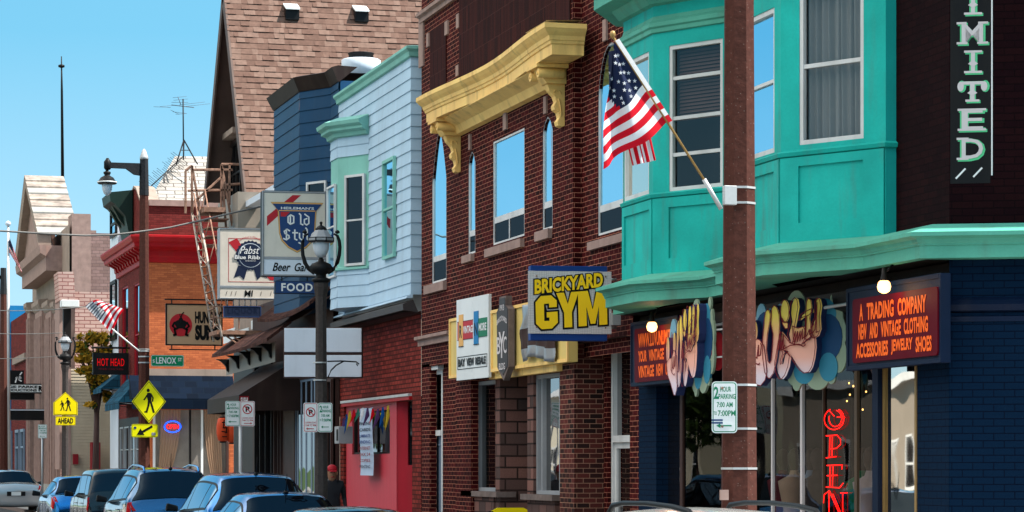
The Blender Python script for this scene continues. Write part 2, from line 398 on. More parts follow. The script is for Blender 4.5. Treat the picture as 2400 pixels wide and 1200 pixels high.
flat('gym_blue', (.006, .04, .20)); flat('letter_white', (.75, .75, .75)); flat('reg_green', (.01, .20, .10)); flat('reg_red', (.45, .02, .03))
flat('tan_sign', (.50, .32, .19)); flat('sumo_red', (.50, .02, .03)); flat('orange_ink', (.85, .14, .02)); flat('maroon', (.20, .008, .015))
flat('mint_ink', (.10, .55, .25)); flat('pink_white', (.62, .56, .56)); flat('hot_blue', (.01, .18, .42)); flat('hot_orange', (.75, .40, .12)); flat('hot_green', (.01, .17, .08))
flat('skin', (.30, .15, .09)); paint('wire_grey', (.20, .19, .18)); paint('room_wall', (.55, .50, .45)); glow('fairy_light', (1, .5, .12), 3); flat('mannequin_skin', (.07, .04, .03)); flat('cap_red', (.35, .01, .02)); flat('jacket', (.012, .012, .016)); flat('tyre', (.015, .015, .015)); flat('lens_red', (.40, .004, .008), .12)
flat('hoarding', (.26, .22, .18)); flat('cream_stucco', (.62, .55, .42)); flat('poster', (.42, .52, .68)); flat('curtain_tan', (.70, .46, .31)); flat('lantern_orange', (.55, .06, .015))
flat('drape', (.34, .35, .34)); flat('blind', (.14, .075, .06)); flat('lampglass', (.55, .60, .66), .15); flat('banner', (.05, .042, .042)); flat('cornice_green', (.010, .026, .020)); paint('rake_brown', (.11, .072, .06)); paint('antenna_metal', (.08, .10, .13)); paint('shingle_a', (.175, .108, .084), .9, .2, 0, scale=9); paint('shingle_b', (.145, .084, .064), .9, .2, 0, scale=9); paint('shingle_c', (.125, .070, .053), .9, .2, 0, scale=9)
brick('terracotta_panel', (.05, .010, .008), (.022, .006, .006), (.10, .035, .03), .075, .42, .006, .5, bs=.7, dark=.5)
brick('brick_dark_red', (.088, .007, .008), (.032, .004, .005), (.66, .26, .17), .215, .0745, .0080, .9, bs=.9, dark=.15)
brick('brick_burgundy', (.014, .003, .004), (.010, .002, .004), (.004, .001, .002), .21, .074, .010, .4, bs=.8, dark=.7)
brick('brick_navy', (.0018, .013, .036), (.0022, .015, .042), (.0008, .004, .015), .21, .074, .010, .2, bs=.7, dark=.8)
brick('brick_red', (.27, .040, .030), (.15, .022, .018), (.045, .010, .009), .24, .085, .024, .5, bs=.9, dark=.5)
brick('brick_orange', (.54, .15, .058), (.42, .11, .045), (.34, .08, .04), .21, .07, .010, .3, bs=.6, dark=.8)
brick('brick_maroon', (.19, .035, .03), (.13, .025, .022), (.08, .02, .018), .21, .075, .010, .3, bs=.6, dark=.8)
brick('brick_pink', (.33, .21, .19), (.27, .17, .15), (.15, .10, .10), .32, .14, .02, .6, bs=.6, dark=.8, tint=(.10, .08, .08))
brick('brick_white', (.58, .40, .35), (.52, .32, .28), (.26, .10, .09), .45, .15, .035, .3, bs=.7, dark=.9)
brick('brick_roof_white', (.42, .40, .37), (.34, .31, .28), (.12, .10, .09), .6, .24, .04, .3, bs=.6, dark=.9)
brick('shingle', (.27, .135, .105), (.17, .08, .062), (.06, .028, .022), .31, .215, .02, .3, bs=.8, dark=.72)
brick('shingle_brown', (.10, .045, .035), (.07, .03, .025), (.02, .01, .01), .18, .2, .02, .4, bs=.8)
brick('shake_red', (.22, .06, .045), (.14, .04, .03), (.04, .015, .015), .2, .24, .025, .4, bs=.8)
brick('field_stone', (.23, .11, .09), (.11, .075, .07), (.03, .02, .018), .42, .19, .03, .5, bs=1, dark=.5)
brick('shingle_blue', (.02, .10, .16), (.015, .07, .12), (.006, .02, .04), .3, .24, .02, .3, bs=.8)
brick('awning_navy', (.003, .009, .022), (.002, .007, .018), (.004, .01, .02), .4, .3, .02, .3, bs=.5)
brick('brick_mixed', (.13, .03, .025), (.02, .015, .015), (.36, .19, .13), .2, .074, .011, .4, bs=.8, dark=.6)
mirror('glass_sky', (.50, .80, .95), .95, wob=.22)
mirror('glass_dark', (.8, .9, 1), .05, (.005, .005, .006), .2)
mirror('glass_shop', (.95, .95, .95), .42, (.008, .007, .007), .35)
mirror('glass_car', (.55, .80, 1), .62, (.01, .012, .014), .05, wscale=2)
mirror('glass_car_rear', (.5, .75, 1), .035, (.002, .003, .005), .1)
mirror('glass_wavy', (1, .95, .85), .8, (.02, .015, .01), .35)
clear('glass_clear', .07, (.7, .7, .7)); clear('glass_clear_shop', .085, (.55, .55, .55))
glow('neon_red', (1, .006, .004), 1.3); glow('neon_blue', (.01, .08, 1), 1.2); glow('bulb', (1, .50, .16), 2.2); glow('led_red', (.75, .004, .006), .22); glow('sign_orange_lit', (.66, .10, .014), .20)
glow('maroon_lit', (.085, .002, .008), .04)
carpaint('paint_white', (.72, .72, .70)); carpaint('paint_silver', (.42, .43, .44)); carpaint('paint_blue', (.03, .24, .58)); carpaint('paint_navy', (.02, .17, .46)); carpaint('paint_bronze_sky', (.06, .15, .28)); carpaint('paint_black', (.012, .014, .018)); carpaint('paint_slate', (.02, .20, .52)); carpaint('paint_grey', (.10, .085, .085))  # railed SUV's bronze paint is tinted blue to stand in for reflected sky
cloth('flag_red', (.62, .006, .02)); cloth('flag_white', (.80, .80, .82)); cloth('flag_blue', (.012, .02, .06)); cloth('pennant_purple', (.10, .05, .16)); cloth('pennant_blue', (.01, .10, .35)); cloth('pennant_yellow', (.6, .45, .05)); cloth('pennant_green', (.05, .22, .15))
cloth('leaf_gold', (.42, .24, .02), .4); cloth('leaf_green', (.05, .085, .015), .35); cloth('leaf_dark', (.02, .045, .01), .3)
# speckled exposed-aggregate pole
def speckle(name, col, spk, amt=.6):
    m, nt, b = nodes(name, .9, 0, .2)
    n = noise(nt, 18, detail=6); v = N(nt, 'TexVoronoi'); v.inputs['Scale'].default_value = 26
    g = N(nt, 'NewGeometry'); L(nt, g.outputs['Position'], v.inputs['Vector'])
    c = mixc(nt, ramp(nt, n, [(.3, 0.0), (.7, 1.0)]), tuple(x * .65 for x in col), col)
    c = mixc(nt, ramp(nt, v.outputs['Distance'], [(.10, amt), (.15, 0.0)]), c, spk)
    L(nt, c, b.inputs['Base Color']); bump(nt, b, n, .5, .01); return m
speckle('pole_brown', (.085, .027, .019), (.35, .28, .24), .3); speckle('pole_grey', (.055, .045, .042), (.12, .11, .10), .4); speckle('pole_dark', (.022, .024, .028), (.05, .05, .055), .3)
# diamond plate
m_, nt_, b_ = nodes('diamond_plate', .6, 0, .3)
ch = N(nt_, 'TexChecker'); ch.inputs['Scale'].default_value = 60; mp = N(nt_, 'Mapping'); mp.inputs['Rotation'].default_value = (0, R(45), 0)
g_ = N(nt_, 'NewGeometry'); L(nt_, g_.outputs['Position'], mp.inputs[0]); L(nt_, mp.outputs[0], ch.inputs[0])
L(nt_, mixc(nt_, ch.outputs['Fac'], (.62, .58, .58), (.44, .40, .41)), b_.inputs['Base Color']); bump(nt_, b_, ch.outputs['Fac'], .5, .006)
# corrugated red boards
m_, nt_, b_ = nodes('red_boards', .55)
uv = walluv(nt_); sx = N(nt_, 'SeparateXYZ'); L(nt_, uv, sx.inputs[0]); fx = N(nt_, 'Math', operation='FRACT'); mu = N(nt_, 'Math', operation='MULTIPLY'); mu.inputs[1].default_value = 8
L(nt_, sx.outputs[0], mu.inputs[0]); L(nt_, mu.outputs[0], fx.inputs[0])
gr = ramp(nt_, fx.outputs[0], [(0.0, .25), (.12, 1.0)]); c_ = mixc(nt_, noise(nt_, 2, stretched(nt_, 6, 6, .7)), (.44, .018, .036), (.56, .036, .058))
L(nt_, mixc(nt_, 1.0, c_, gr, 'MULTIPLY'), b_.inputs['Base Color']); bump(nt_, b_, gr, .6, .01)
# ================================================================== the setting
def sheet(name, x0, x1, y0, y1, z, m):
    b = MB(); b.face([(x0, y0, z), (x1, y0, z), (x1, y1, z), (x0, y1, z)], m); return tag(b.build(name), kind='structure')
sheet('ground', -1500, 1500, -300, 3000, -.02, 'grass')
sheet('road', -5.2, 8.0, -40, 900, .0, 'asphalt')
b = MB(); b.wbox((-9, -40, -.01), (-5.2, 900, .13), 'concrete'); tag(b.build('opposite_sidewalk'), kind='structure')
b = MB(); b.wbox((8.15, 14, -.01), (30, 400, .125), 'concrete'); tag(b.build('sidewalk'), kind='structure')
b = MB(); b.wbox((8.0, 14, -.012), (8.15, 400, .13), 'stone_grey'); tag(b.build('kerb'), kind='structure')
sheet('side_street', 8.0, 80, -40, 14, .004, 'asphalt')
b = MB()
for y in range(10, 300, 6): b.face([(1.3, y, .005), (1.42, y, .005), (1.42, y + 3, .005), (1.3, y + 3, .005)], 'plate_white')
tag(b.build('lane_marking'), kind='structure')
# ================================================================== corner shop building (teal bays, burgundy brick, navy storefront)
W1 = 11.35
YC = PX(2225, W1); YF1 = PX(1492, W1)
B1 = thing('corner_shop_building', 'burgundy and navy corner building with two teal bay windows over the vintage clothing shop', 'building', (W1, YC, 0))
A1 = FA(W1); SF = Fr((W1, YC), 65)
TOP1 = 11.5
b = MB()
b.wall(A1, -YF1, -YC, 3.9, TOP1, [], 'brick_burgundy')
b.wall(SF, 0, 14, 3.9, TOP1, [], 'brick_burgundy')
p2 = SF.pt(14, 0); 
b.face([(W1, YC, TOP1), (p2.x, p2.y, TOP1), (p2.x + 4, YF1, TOP1), (W1, YF1, TOP1)], 'black')
b.face([(W1 + .3, YF1, 0), (p2.x + 4, YF1, 0), (p2.x + 4, YF1, TOP1), (W1, YF1, TOP1), (W1, YF1, 3.9), (W1 + .3, YF1, 3.9)], 'brick_burgundy')
b.face([(p2.x, p2.y, 0), (p2.x + 4, YF1, 0), (p2.x + 4, YF1, TOP1), (p2.x, p2.y, TOP1)], 'brick_burgundy')
b.build('wall', B1)
# lower side wall, navy brick with a moulding and a slight pilaster
b = MB()
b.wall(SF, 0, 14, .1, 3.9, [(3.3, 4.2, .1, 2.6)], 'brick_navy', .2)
b.box(SF, .0, 1.05, .1, 3.3, 0, .05, 'brick_navy')
b.side(SF, [(0, 3.30), (.10, 3.32), (.12, 3.38), (.06, 3.43), (0, 3.46)], 0, 14, 'navy'); b.side(SF, [(0, 3.2), (.07, 3.21), (.07, 3.26), (0, 3.29)], 0, 14, 'navy')
b.build('side_wall', B1)
b = MB(); b.face([SF.pt(3.3, .1, -.18), SF.pt(4.2, .1, -.18), SF.pt(4.2, 2.6, -.18), SF.pt(3.3, 2.6, -.18)], 'black'); b.build('side_door', B1)
def bay_pts(pxv, pxe, Wall, flen, ang=30):
    r, c = rc(pxe); E = Vector((Wall, Wall * c / r)); r, c = rc(pxv)
    sa_, ca_ = math.sin(R(ang)), math.cos(R(ang))
    Ln = (E.x * c - E.y * r) / (sa_ * c + ca_ * r)
    V = Vector((E.x - sa_ * Ln, E.y + ca_ * Ln)); F = Vector((V.x, V.y + flen)); G = Vector((Wall, F.y + (Wall - F.x) / math.tan(R(ang))))
    return G, F, V, E
def bay(parent, pts, z0, z1, mat, front=None, near=None, pan=True, name='bay_window'):
    G, F, V, E = pts
    ff = Fr(F, 0); nf = Fr(V, 30); gf = Fr(G, -30)
    lf, ln, lg = (V - F).length, (E - V).length, (F - G).length
    m = MB()
    m.wall(gf, 0, lg, z0, z1, [], mat)
    m.wall(ff, 0, lf, z0, z1, [front] if front else [], mat, .12); m.wall(nf, 0, ln, z0, z1, [near] if near else [], mat, .12)
    return m, ff, nf, gf, lf, ln, lg
ZB0, ZB1 = 4.12, 7.78
BAY1 = bay_pts(1531, 1703, W1 - .12, 1.27); BAY2 = bay_pts(1830, 2076, W1 - .12, 1.45)
def teal_bay(pts, fr_win, nr_win, sill, panels, zfr, curtain):
    G, F, V, E = pts; ff = Fr(F, 0); nf = Fr(V, 30)
    m, ff, nf, gf, lf, ln, lg = bay(B1, pts, ZB0, ZB1, 'teal', fr_win, nr_win)
    m.face([(E.x, E.y, ZB0), (W1 + .01, E.y, ZB0), (W1 + .01, E.y, ZB1), (E.x, E.y, ZB1)], 'teal_trim')
    pth = [G, F, V, E, (W1, E.y)]
    m.build('bay', B1)
    bayp = [o for o in B1.children][-1]
    t = MB()
    sweep(t, pth, [(.0, sill), (.035, sill + .01), (.05, sill + .05), (.0, sill + .075)], 'teal')
    sweep(t, pth, [(0, zfr), (.03, zfr + .01), (.035, zfr + .06), (.06, zfr + .08), (.06, zfr + .13), (.015, zfr + .17), (0, zfr + .22)], 'sage')
    # raised stiles round the sunk panels
    for f, (a, c, d, e), l in panels:
        t.box(f, 0.01, a, ZB0 + .02, sill - .005, 0, .025, 'teal'); t.box(f, c, l - .01, ZB0 + .02, sill - .005, 0, .025, 'teal')
        t.box(f, a, c, ZB0 + .02, d, 0, .025, 'teal'); t.box(f, a, c, e, sill - .005, 0, .025, 'teal')
    t.build('moulding', bayp)
    # crown
    k = MB()
    sweep(k, pth, [(0, ZB1 - .14), (.06, ZB1 - .12), (.12, ZB1 - .05), (.15, ZB1), (.38, ZB1 + .02), (.38, ZB1 + .16), (.42, ZB1 + .19), (.46, ZB1 + .28), (.52, ZB1 + .34), (.52, ZB1 + .40), (0, ZB1 + .62)], 'sage')
    k.build('crown', bayp)
    o1 = win(bayp, ff, fr_win, -.07, .055, .06, 'white_trim', 'glass_wavy' if not curtain else 'glass_sky', rails=(.5,))
    o2 = win(bayp, nf, nr_win, -.07, .05, .06, 'white_trim', 'glass_clear', rails=(.5, .25, .775) if not curtain else (.5,), rw=.045)
    bd = MB(); a, c, d, e = nr_win; n = 26
    if curtain:
        vs = []; fs = []
        for i in range(n * 4 + 1):
            u = i / (n * 4); q = a + .03 + (c - a - .06) * u; dd = -.16 + .03 * math.sin(u * n * 2.2) + .012 * math.sin(u * 91)
            vs += [nf.pt(q, d + .02, dd), nf.pt(q + .01 * math.sin(u * 30), e - .02, dd * .9)]
        for i in range(n * 4): fs.append((2 * i, 2 * i + 2, 2 * i + 3, 2 * i + 1))
        bd.mesh(vs, fs, 'drape', True)
        bd.build('curtain', o2)
    else:
        z = e - .06; q = 0
        while z > d + (e - d) * .5:
            bd.face([nf.pt(a + .06, z, -.15), nf.pt(c - .06, z, -.15), nf.pt(c - .06, z - .035, -.13), nf.pt(a + .06, z - .035, -.13)], 'blind'); z -= .045; q += 1
        bd.box(nf, a + .06, c - .06, e - (e - d) * .235, e - (e - d) * .2, -.16, -.12, 'blind')
        bd.build('blind', o2)
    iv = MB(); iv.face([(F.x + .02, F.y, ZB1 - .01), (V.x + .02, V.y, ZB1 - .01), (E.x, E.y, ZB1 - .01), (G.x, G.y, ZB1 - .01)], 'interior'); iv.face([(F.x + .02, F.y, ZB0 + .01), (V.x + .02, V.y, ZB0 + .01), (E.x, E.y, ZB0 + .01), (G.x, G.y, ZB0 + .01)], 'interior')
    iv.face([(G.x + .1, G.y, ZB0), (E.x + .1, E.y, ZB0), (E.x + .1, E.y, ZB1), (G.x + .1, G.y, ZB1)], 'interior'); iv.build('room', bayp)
G, F, V, E = BAY1; ff, nf = Fr(F, 0), Fr(V, 30)
s1 = ff.Z(1531, 466)
teal_bay(BAY1, (ff.S(1462), ff.S(1521), ff.Z(1521, 454), ff.Z(1521, 120)), (nf.S(1568), nf.S(1694), nf.Z(1568, 449), nf.Z(1568, 108)), s1,
         [(ff, (ff.S(1466), ff.S(1525), ff.Z(1525, 609), ff.Z(1525, 491)), (V - F).length), (nf, (nf.S(1570), nf.S(1690), nf.Z(1570, 606), nf.Z(1570, 486)), (E - V).length)], ff.Z(1531, 80), False)
G, F, V, E = BAY2; ff, nf = Fr(F, 0), Fr(V, 30)
s2 = ff.Z(1830, 372)
teal_bay(BAY2, (ff.S(1735), ff.S(1815), ff.Z(1815, 357), ff.Z(1815, 357) + 1.62), (nf.S(1873), nf.S(2024), nf.Z(1876, 340), nf.Z(1876, 340) + 1.72), s2,
         [(ff, (ff.S(1740), ff.S(1818), ff.Z(1818, 535), ff.Z(1818, 402)), (V - F).length), (nf, (nf.S(1874), nf.S(2026), nf.Z(1874, 523), nf.Z(1874, 390)), (E - V).length)], ff.Z(1830, 372) + 2.0, True)
# belt cornice that follows the bays and turns the corner
X2 = 11.2
def toX(Vv, Ev, X): t = (X - Vv.x) / (Ev.x - Vv.x); return Vv + (Ev - Vv) * t
G1, F1, V1, E1 = BAY1; G2, F2, V2, E2 = BAY2
cpt = Vector((X2, YC + .03)); s_end = SF.pt(14, 0)
path = [(X2, YF1 - .12), (X2, F1.y + (X2 - F1.x) * 1.732), F1, V1, toX(V1, E1, X2), (X2, F2.y + (X2 - F2.x) * 1.732), F2, V2, toX(V2, E2, X2), cpt, (s_end.x - .13, s_end.y - .02)]
ZC = 3.845
b = MB()
sweep(b, path, [(-.4, ZC + .0), (.23, ZC), (.23, ZC + .125), (.25, ZC + .13), (.25, ZC + .145), (.265, ZC + .16), (.275, ZC + .19), (.31, ZC + .205), (.345, ZC + .21), (.36, ZC + .215), (.36, ZC + .255), (.03, ZC + .36), (-.4, ZC + .40)], 'sage', caps=True)
b.build('belt_cornice', B1)
# white line on the side wall, black lettered band, letters
LB = thing('vertical_wall_lettering', 'vertical painted pale letters with mint edges on black band of the dark corner wall', 'wall sign', SF.pt(.6, 4.7, 0))
b = MB(); s_l, s_r = .002, SF.S(2322)
b.box(SF, .01, SF.S(2321), SF.Z(2270, 430), TOP1 - .1, 0, .004, 'black'); b.build('painted_band', LB)
b = MB(); b.box(SF, SF.S(2323), SF.S(2326.5), SF.Z(2325, 411), 8.4, 0, .006, 'letter_white')
line2(b, SF, [(SF.S(2241), SF.Z(2241, 418)), (SF.S(2262), SF.Z(2262, 396))], .018, .007, 'letter_white'); line2(b, SF, [(SF.S(2282), SF.Z(2282, 414)), (SF.S(2301), SF.Z(2301, 394))], .018, .007, 'letter_white')
b.build('painted_lines', LB)
let = [('D', 320, 377), ('E', 252, 309), ('T', 186, 241), ('I', 116, 174), ('M', 49, 106), ('I', -22, 37), ('L', -92, -35)]
b = MB()
for ch_, yt, yb in let:
    x0, x1 = (2266, 2295) if ch_ == 'I' else (2244, 2314)
    a, c, z0, z1 = SF.B(x0, x1, yt, yb, 2280); z0 += .022; z1 -= .022; a += .012; c -= .012
    for o_, d_, g_, mm in ((.012, .006, .028, 'mint_ink'), (0, .010, 0, 'pink_white')):
        q0, q1, w0, w1 = a - g_ + o_, c + g_ * .4 + o_, z0 - g_ * .5 - o_, z1 + g_ * .5 - o_
        text(b, SF, ch_, q0 + (.03 if ch_ != 'I' else .03), q1 - .03, w0, w1, d_, mm, bold=.012 + g_ * .6)
        th = .022 + g_ * .3
        bars = {'I': [(a - .04, c + .04, z0), (a - .04, c + .04, z1)], 'M': [(a - .02, a + .09, z0), (c - .09, c + .02, z0), (a - .02, a + .08, z1), (c - .08, c + .02, z1)], 'T': [((a + c) / 2 - .07, (a + c) / 2 + .07, z0)], 'E': [(a - .01, c, z0), (a - .01, c, z1)], 'D': [(a - .02, a + .1, z0), (a - .02, a + .1, z1)], 'L': [(a, c, z0)]}[ch_]
        for u0, u1, zz in bars: b.box(SF, u0 + o_, u1 + o_, zz - th / 2 - o_, zz + th / 2 - o_, .004, d_ + .0015, mm)
        if ch_ == 'T':
            for u0 in (a + .02, c - .02): b.prism(SF, ell(u0 + o_, z1 - .05, .033 + g_ * .4, .05 + g_ * .4, 12), .004, d_ + .001, mm)
        if ch_ in 'IT': b.prism(SF, [((a + c) / 2 - .05, (z0 + z1) / 2 - .02), ((a + c) / 2, (z0 + z1) / 2 - .05), ((a + c) / 2 + .05, (z0 + z1) / 2 - .02), ((a + c) / 2, (z0 + z1) / 2 + .02)], .004, d_ + .002, mm)
b.build('lettering', LB)
# storefront
XS = 11.5; S1 = FA(XS); zt = ZC - .02
def sx(px, d=0): return S1.S(px, d)
b = MB()   # fascia and soffit
b.box(S1, -YF1 + .0, -YC + .0, 3.15, zt, -.02, .03, 'dark_trim')
b.side(S1, [(.03, zt - .35), (.12, zt - .3), (.14, zt - .12), (.10, zt), (.03, zt)], -YF1, -YC - .02, 'dark_trim')
b.tube([S1.pt(-YF1 + .1, 3.55, .22), S1.pt(sx(1700), 3.53, .22), S1.pt(-YC - .1, 3.55, .22)], .02, 'galv', 6)
b.face([(X2 - .1, YF1, ZC - .004), (XS + .3, YF1, ZC - .004), (XS + .3, YC, ZC - .004), (X2 - .1, YC, ZC - .004)], 'black')
b.build('fascia', B1)
b = MB()   # navy brick piers and stall riser
for x0, x1 in ((1497, 1538), (2150, 2224)):
    b.box(S1, sx(x0, .15), sx(x1, .15), .1, 3.2, -.3, .15, 'brick_navy')
b.box(S1, sx(2150, .15) - .01, -YC, 2.95, 3.15, 0, .17, 'navy')
b.box(S1, sx(1538), sx(1885), .1, .55, -.1, .05, 'navy'); b.box(S1, sx(2068), sx(2150), .1, .62, -.1, .05, 'navy')
b.box(S1, sx(2056), sx(2069), .1, 3.15, -.1, .06, 'navy')
b.build('pier', B1)
shop = MB()
for x0, x1, mm in ((1540, 1544, 'gold'), (1594, 1600, 'brown_trim'), (1808, 1811, 'pink_white'), (1876, 1881, 'pink_white'), (1928, 1930, 'bronze_frame'), (2003, 2009, 'bronze_frame'), (2069, 2072, 'gold'), (2144, 2149, 'gold')):
    shop.box(S1, sx(x0), sx(x1), .1, 3.15, -.03, .005, mm)
shop.box(S1, sx(2073), sx(2144), 3.08, 3.15, -.06, .03, 'gold'); shop.box(S1, sx(2073), sx(2144), .62, .68, -.06, .03, 'gold')
shop.box(S1, sx(1547), sx(2056), 3.1, 3.15, -.05, .025, 'dark_trim')
sfo = shop.build('shop_front', B1)
b = MB()
for x0, x1, g in ((1547, 1594, 'glass_shop'), (1600, 1808, 'glass_clear_shop'), (1812, 1876, 'glass_clear_shop'), (1884, 2003, 'glass_clear_shop'), (2012, 2056, 'glass_clear_shop'), (2073, 2144, 'glass_wavy')):
    b.face([S1.pt(sx(x0), .5, -.02), S1.pt(sx(x1), .5, -.02), S1.pt(sx(x1), 3.1, -.02), S1.pt(sx(x0), 3.1, -.02)], g)
b.build('pane', sfo)
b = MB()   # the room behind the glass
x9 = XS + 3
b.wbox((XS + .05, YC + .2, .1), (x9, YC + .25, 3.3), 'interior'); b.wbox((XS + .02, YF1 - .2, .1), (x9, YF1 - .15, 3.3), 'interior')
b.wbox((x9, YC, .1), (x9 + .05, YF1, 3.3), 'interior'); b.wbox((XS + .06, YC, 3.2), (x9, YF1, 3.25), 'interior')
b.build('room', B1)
# goods behind the glass
cols = ['pennant_green', 'sign_blue', 'maroon', 'curtain_tan', 'poster', 'brown_trim', 'sign_green', 'pink_white']
spots = [(1640, .9), (1665, 1.3), (1835, 1.0), (1862, .7), (1900, 1.2), (1915, .8), (2022, .9), (2040, .7)]
for i, (px, dp) in enumerate(spots):
    q = S1.pt(S1.S(px, -dp), 0, -dp)
    g = thing('mannequin', ['mannequin torso in green top far left behind shop glass', 'mannequin in blue dress behind shop glass left of the brown pole', 'mannequin in dark red shirt behind glass right of the brown pole', 'mannequin in tan jacket behind the shop glass', 'mannequin in pale blue top left of the neon OPEN', 'mannequin in brown coat close behind the neon OPEN', 'mannequin in green coat right of the neon OPEN', 'mannequin in pale pink top beside the gold framed window'][i], 'mannequin', (q.x, q.y, .125), 'mannequins inside the clothing shop')
    m = MB(); m.lathe((q.x, q.y, .125), [(.16, 0), (.17, .02), (.02, .04), (.02, .75)], 'steel', 10); m.build('stand', g)
    m = MB(); m.lathe((q.x, q.y, .125), [(.24, .55), (.2, .9), (.14, 1.05), (.19, 1.3), (.21, 1.42), (.07, 1.5), (.05, 1.56)], cols[i], 14); m.build('garment', g)
    m = MB(); m.lathe((q.x, q.y, .125), [(.05, 1.5), (.05, 1.58), (.085, 1.66), (.09, 1.75), (.05, 1.82), (.01, 1.84)], 'mannequin_skin', 12); m.build('head', g)
for px, py, dp in ((1992, 925, .6), (2000, 905, .5), (1985, 940, .8), (2030, 918, .9), (1668, 940, .9), (1990, 898, .7), (2022, 960, .5), (1650, 905, .6)):
    S_q = S1.off(-dp); m = MB(); q = S_q.pt(S_q.S(px), S_q.Z(px, py)); m.lathe(q, [(.004, -.012), (.012, 0), (.004, .012)], 'fairy_light', 8); t = thing('fairy_light', 'tiny warm lights glowing inside the dark clothing shop window', 'light', q, 'fairy lights inside the clothing shop'); m.build('bulb', t); m = MB(); m.tube([q + Vector((0, 0, .012)), Vector((q.x, q.y, 3.2))], .003, 'black', 4); m.build('cord', t)
# signs
def boxsign(name, label, cat, fr, s0, s1, z0, z1, d0, d1, body, face, fw=.03, group=None):
    t = thing(name, label, cat, fr.pt((s0 + s1) / 2, z0, (d0 + d1) / 2), group)
    m = MB(); m.box(fr, s0, s1, z0, z1, d0, d1 - .01, body); ringbox(m, fr, s0, s1, z0, z1, fw, d1 - .01, d1 + .012, body); m.build('case', t, .006)
    m = MB(); m.face([fr.pt(s0 + fw, z0 + fw, d1), fr.pt(s1 - fw, z0 + fw, d1), fr.pt(s1 - fw, z1 - fw, d1), fr.pt(s0 + fw, z1 - fw, d1)], face); m.build('sign_face', t); return t
f = FA(11.12)
s0, s1, z0, z1 = f.S(1985), f.S(2207), f.Z(2205, 850), f.Z(2205, 640)
t = boxsign('box_sign', 'navy box sign with maroon panel and three rows of orange words, beside the corner', 'sign', f, s0, s1, z0, z1, -.10, 0, 'navy', 'navy', .05)
m = MB(); a, c, z0, z1 = f.S(1998, .03), f.S(2197, .03), f.Z(2190, 833, .03), f.Z(2190, 672, .03)
m.prism(f, rrect(a, c, z0, z1, .05), .0, .03, 'maroon_lit'); m.build('panel', t)
m = MB(); H = z1 - z0; Wd = c - a
def row(m, f, words, y0, y1, s0, s1, d, mat, bold=.04):
    tot = sum(len(w_) for w_ in words) + 1.0 * (len(words) - 1); x = s0
    for w_ in words:
        l = (s1 - s0) * len(w_) / tot; text(m, f, w_, x, x + l, y0, y1, d, mat, bold=bold, space=1.02); x += (s1 - s0) * (len(w_) + 1.0) / tot
row(m, f, ['A', 'TRADING', 'COMPANY'], z0 + H * .645, z0 + H * .91, a + Wd * .09, a + Wd * .88, .034, 'sign_orange_lit')
row(m, f, ['NEW', 'AND', 'VINTAGE', 'CLOTHING'], z0 + H * .355, z0 + H * .595, a + Wd * .08, a + Wd * .90, .034, 'sign_orange_lit')
row(m, f, ['ACCESSORIES', 'JEWELRY', 'SHOES'], z0 + H * .07, z0 + H * .30, a + Wd * .05, a + Wd * .94, .034, 'sign_orange_lit'); m.build('lettering', t)
s0, s1, z0, z1 = f.S(1479), f.S(1590), f.Z(1480, 906), f.Z(1480, 757)
t = boxsign('box_sign', 'orange backlit panel in a navy frame left of the pink letter cloud', 'sign', f, s0, s1, z0, z1, -.35, 0, 'navy', 'navy', .05)
m = MB(); a, c, z0, z1 = f.S(1487, .03), f.S(1588, .03), f.Z(1487, 897, .03), f.Z(1487, 772, .03)
m.prism(f, rrect(a, c, z0, z1, .05), 0, .03, 'maroon_lit'); m.build('panel', t); H = z1 - z0; Wd = c - a
m = MB(); text(m, f, 'WWW.LUVUNLIMITED', a + Wd * .1, a + Wd * .95, z0 + H * .64, z0 + H * .9, .034, 'sign_orange_lit', .03)
row(m, f, ['YOUR', 'VINTAGE', 'VIEW'], z0 + H * .37, z0 + H * .58, a + Wd * .1, a + Wd * .95, .034, 'sign_orange_lit'); row(m, f, ['VINTAGE', 'NEW', 'USED'], z0 + H * .08, z0 + H * .3, a + Wd * .1, a + Wd * .95, .034, 'sign_orange_lit'); m.build('lettering', t)
# spot lamps under the soffit
def bulb(px, py, X, label, k):
    p = P3(px, py, X); t = thing('flood_lamp', label, 'lamp', (p.x, p.y, ZC)); m = MB()
    m.tube([(p.x + .1, p.y, ZC), (p.x + .03, p.y, p.z + .16)], .012, 'black', 6); m.lathe(p, [(.02, .2), (.03, .12), (.04, .08), (.045, .05)], 'dark_trim', 12); m.build('socket', t)
    m = MB(); m.lathe(p, [(.035, .07), (.06, .045), (.072, .0), (.06, -.045), (.03, -.065), (.003, -.072)], 'bulb' if k else 'steel', 16); m.build('bulb', t)
    if k:
        l = bpy.data.lights.new('flood_lamp_light', 'POINT'); l.energy = .9; l.color = (1, .62, .33); l.shadow_soft_size = .08
        o = bpy.data.objects.new('flood_lamp_light', l); C.objects.link(o); o.location = p + Vector((-.02, -.09, -.1))
bulb(2072, 672, 10.95, 'glowing round flood bulb above the maroon panel near the building corner', 1)
bulb(1528, 766, 10.95, 'small flood bulb over the orange lit sign', 1)
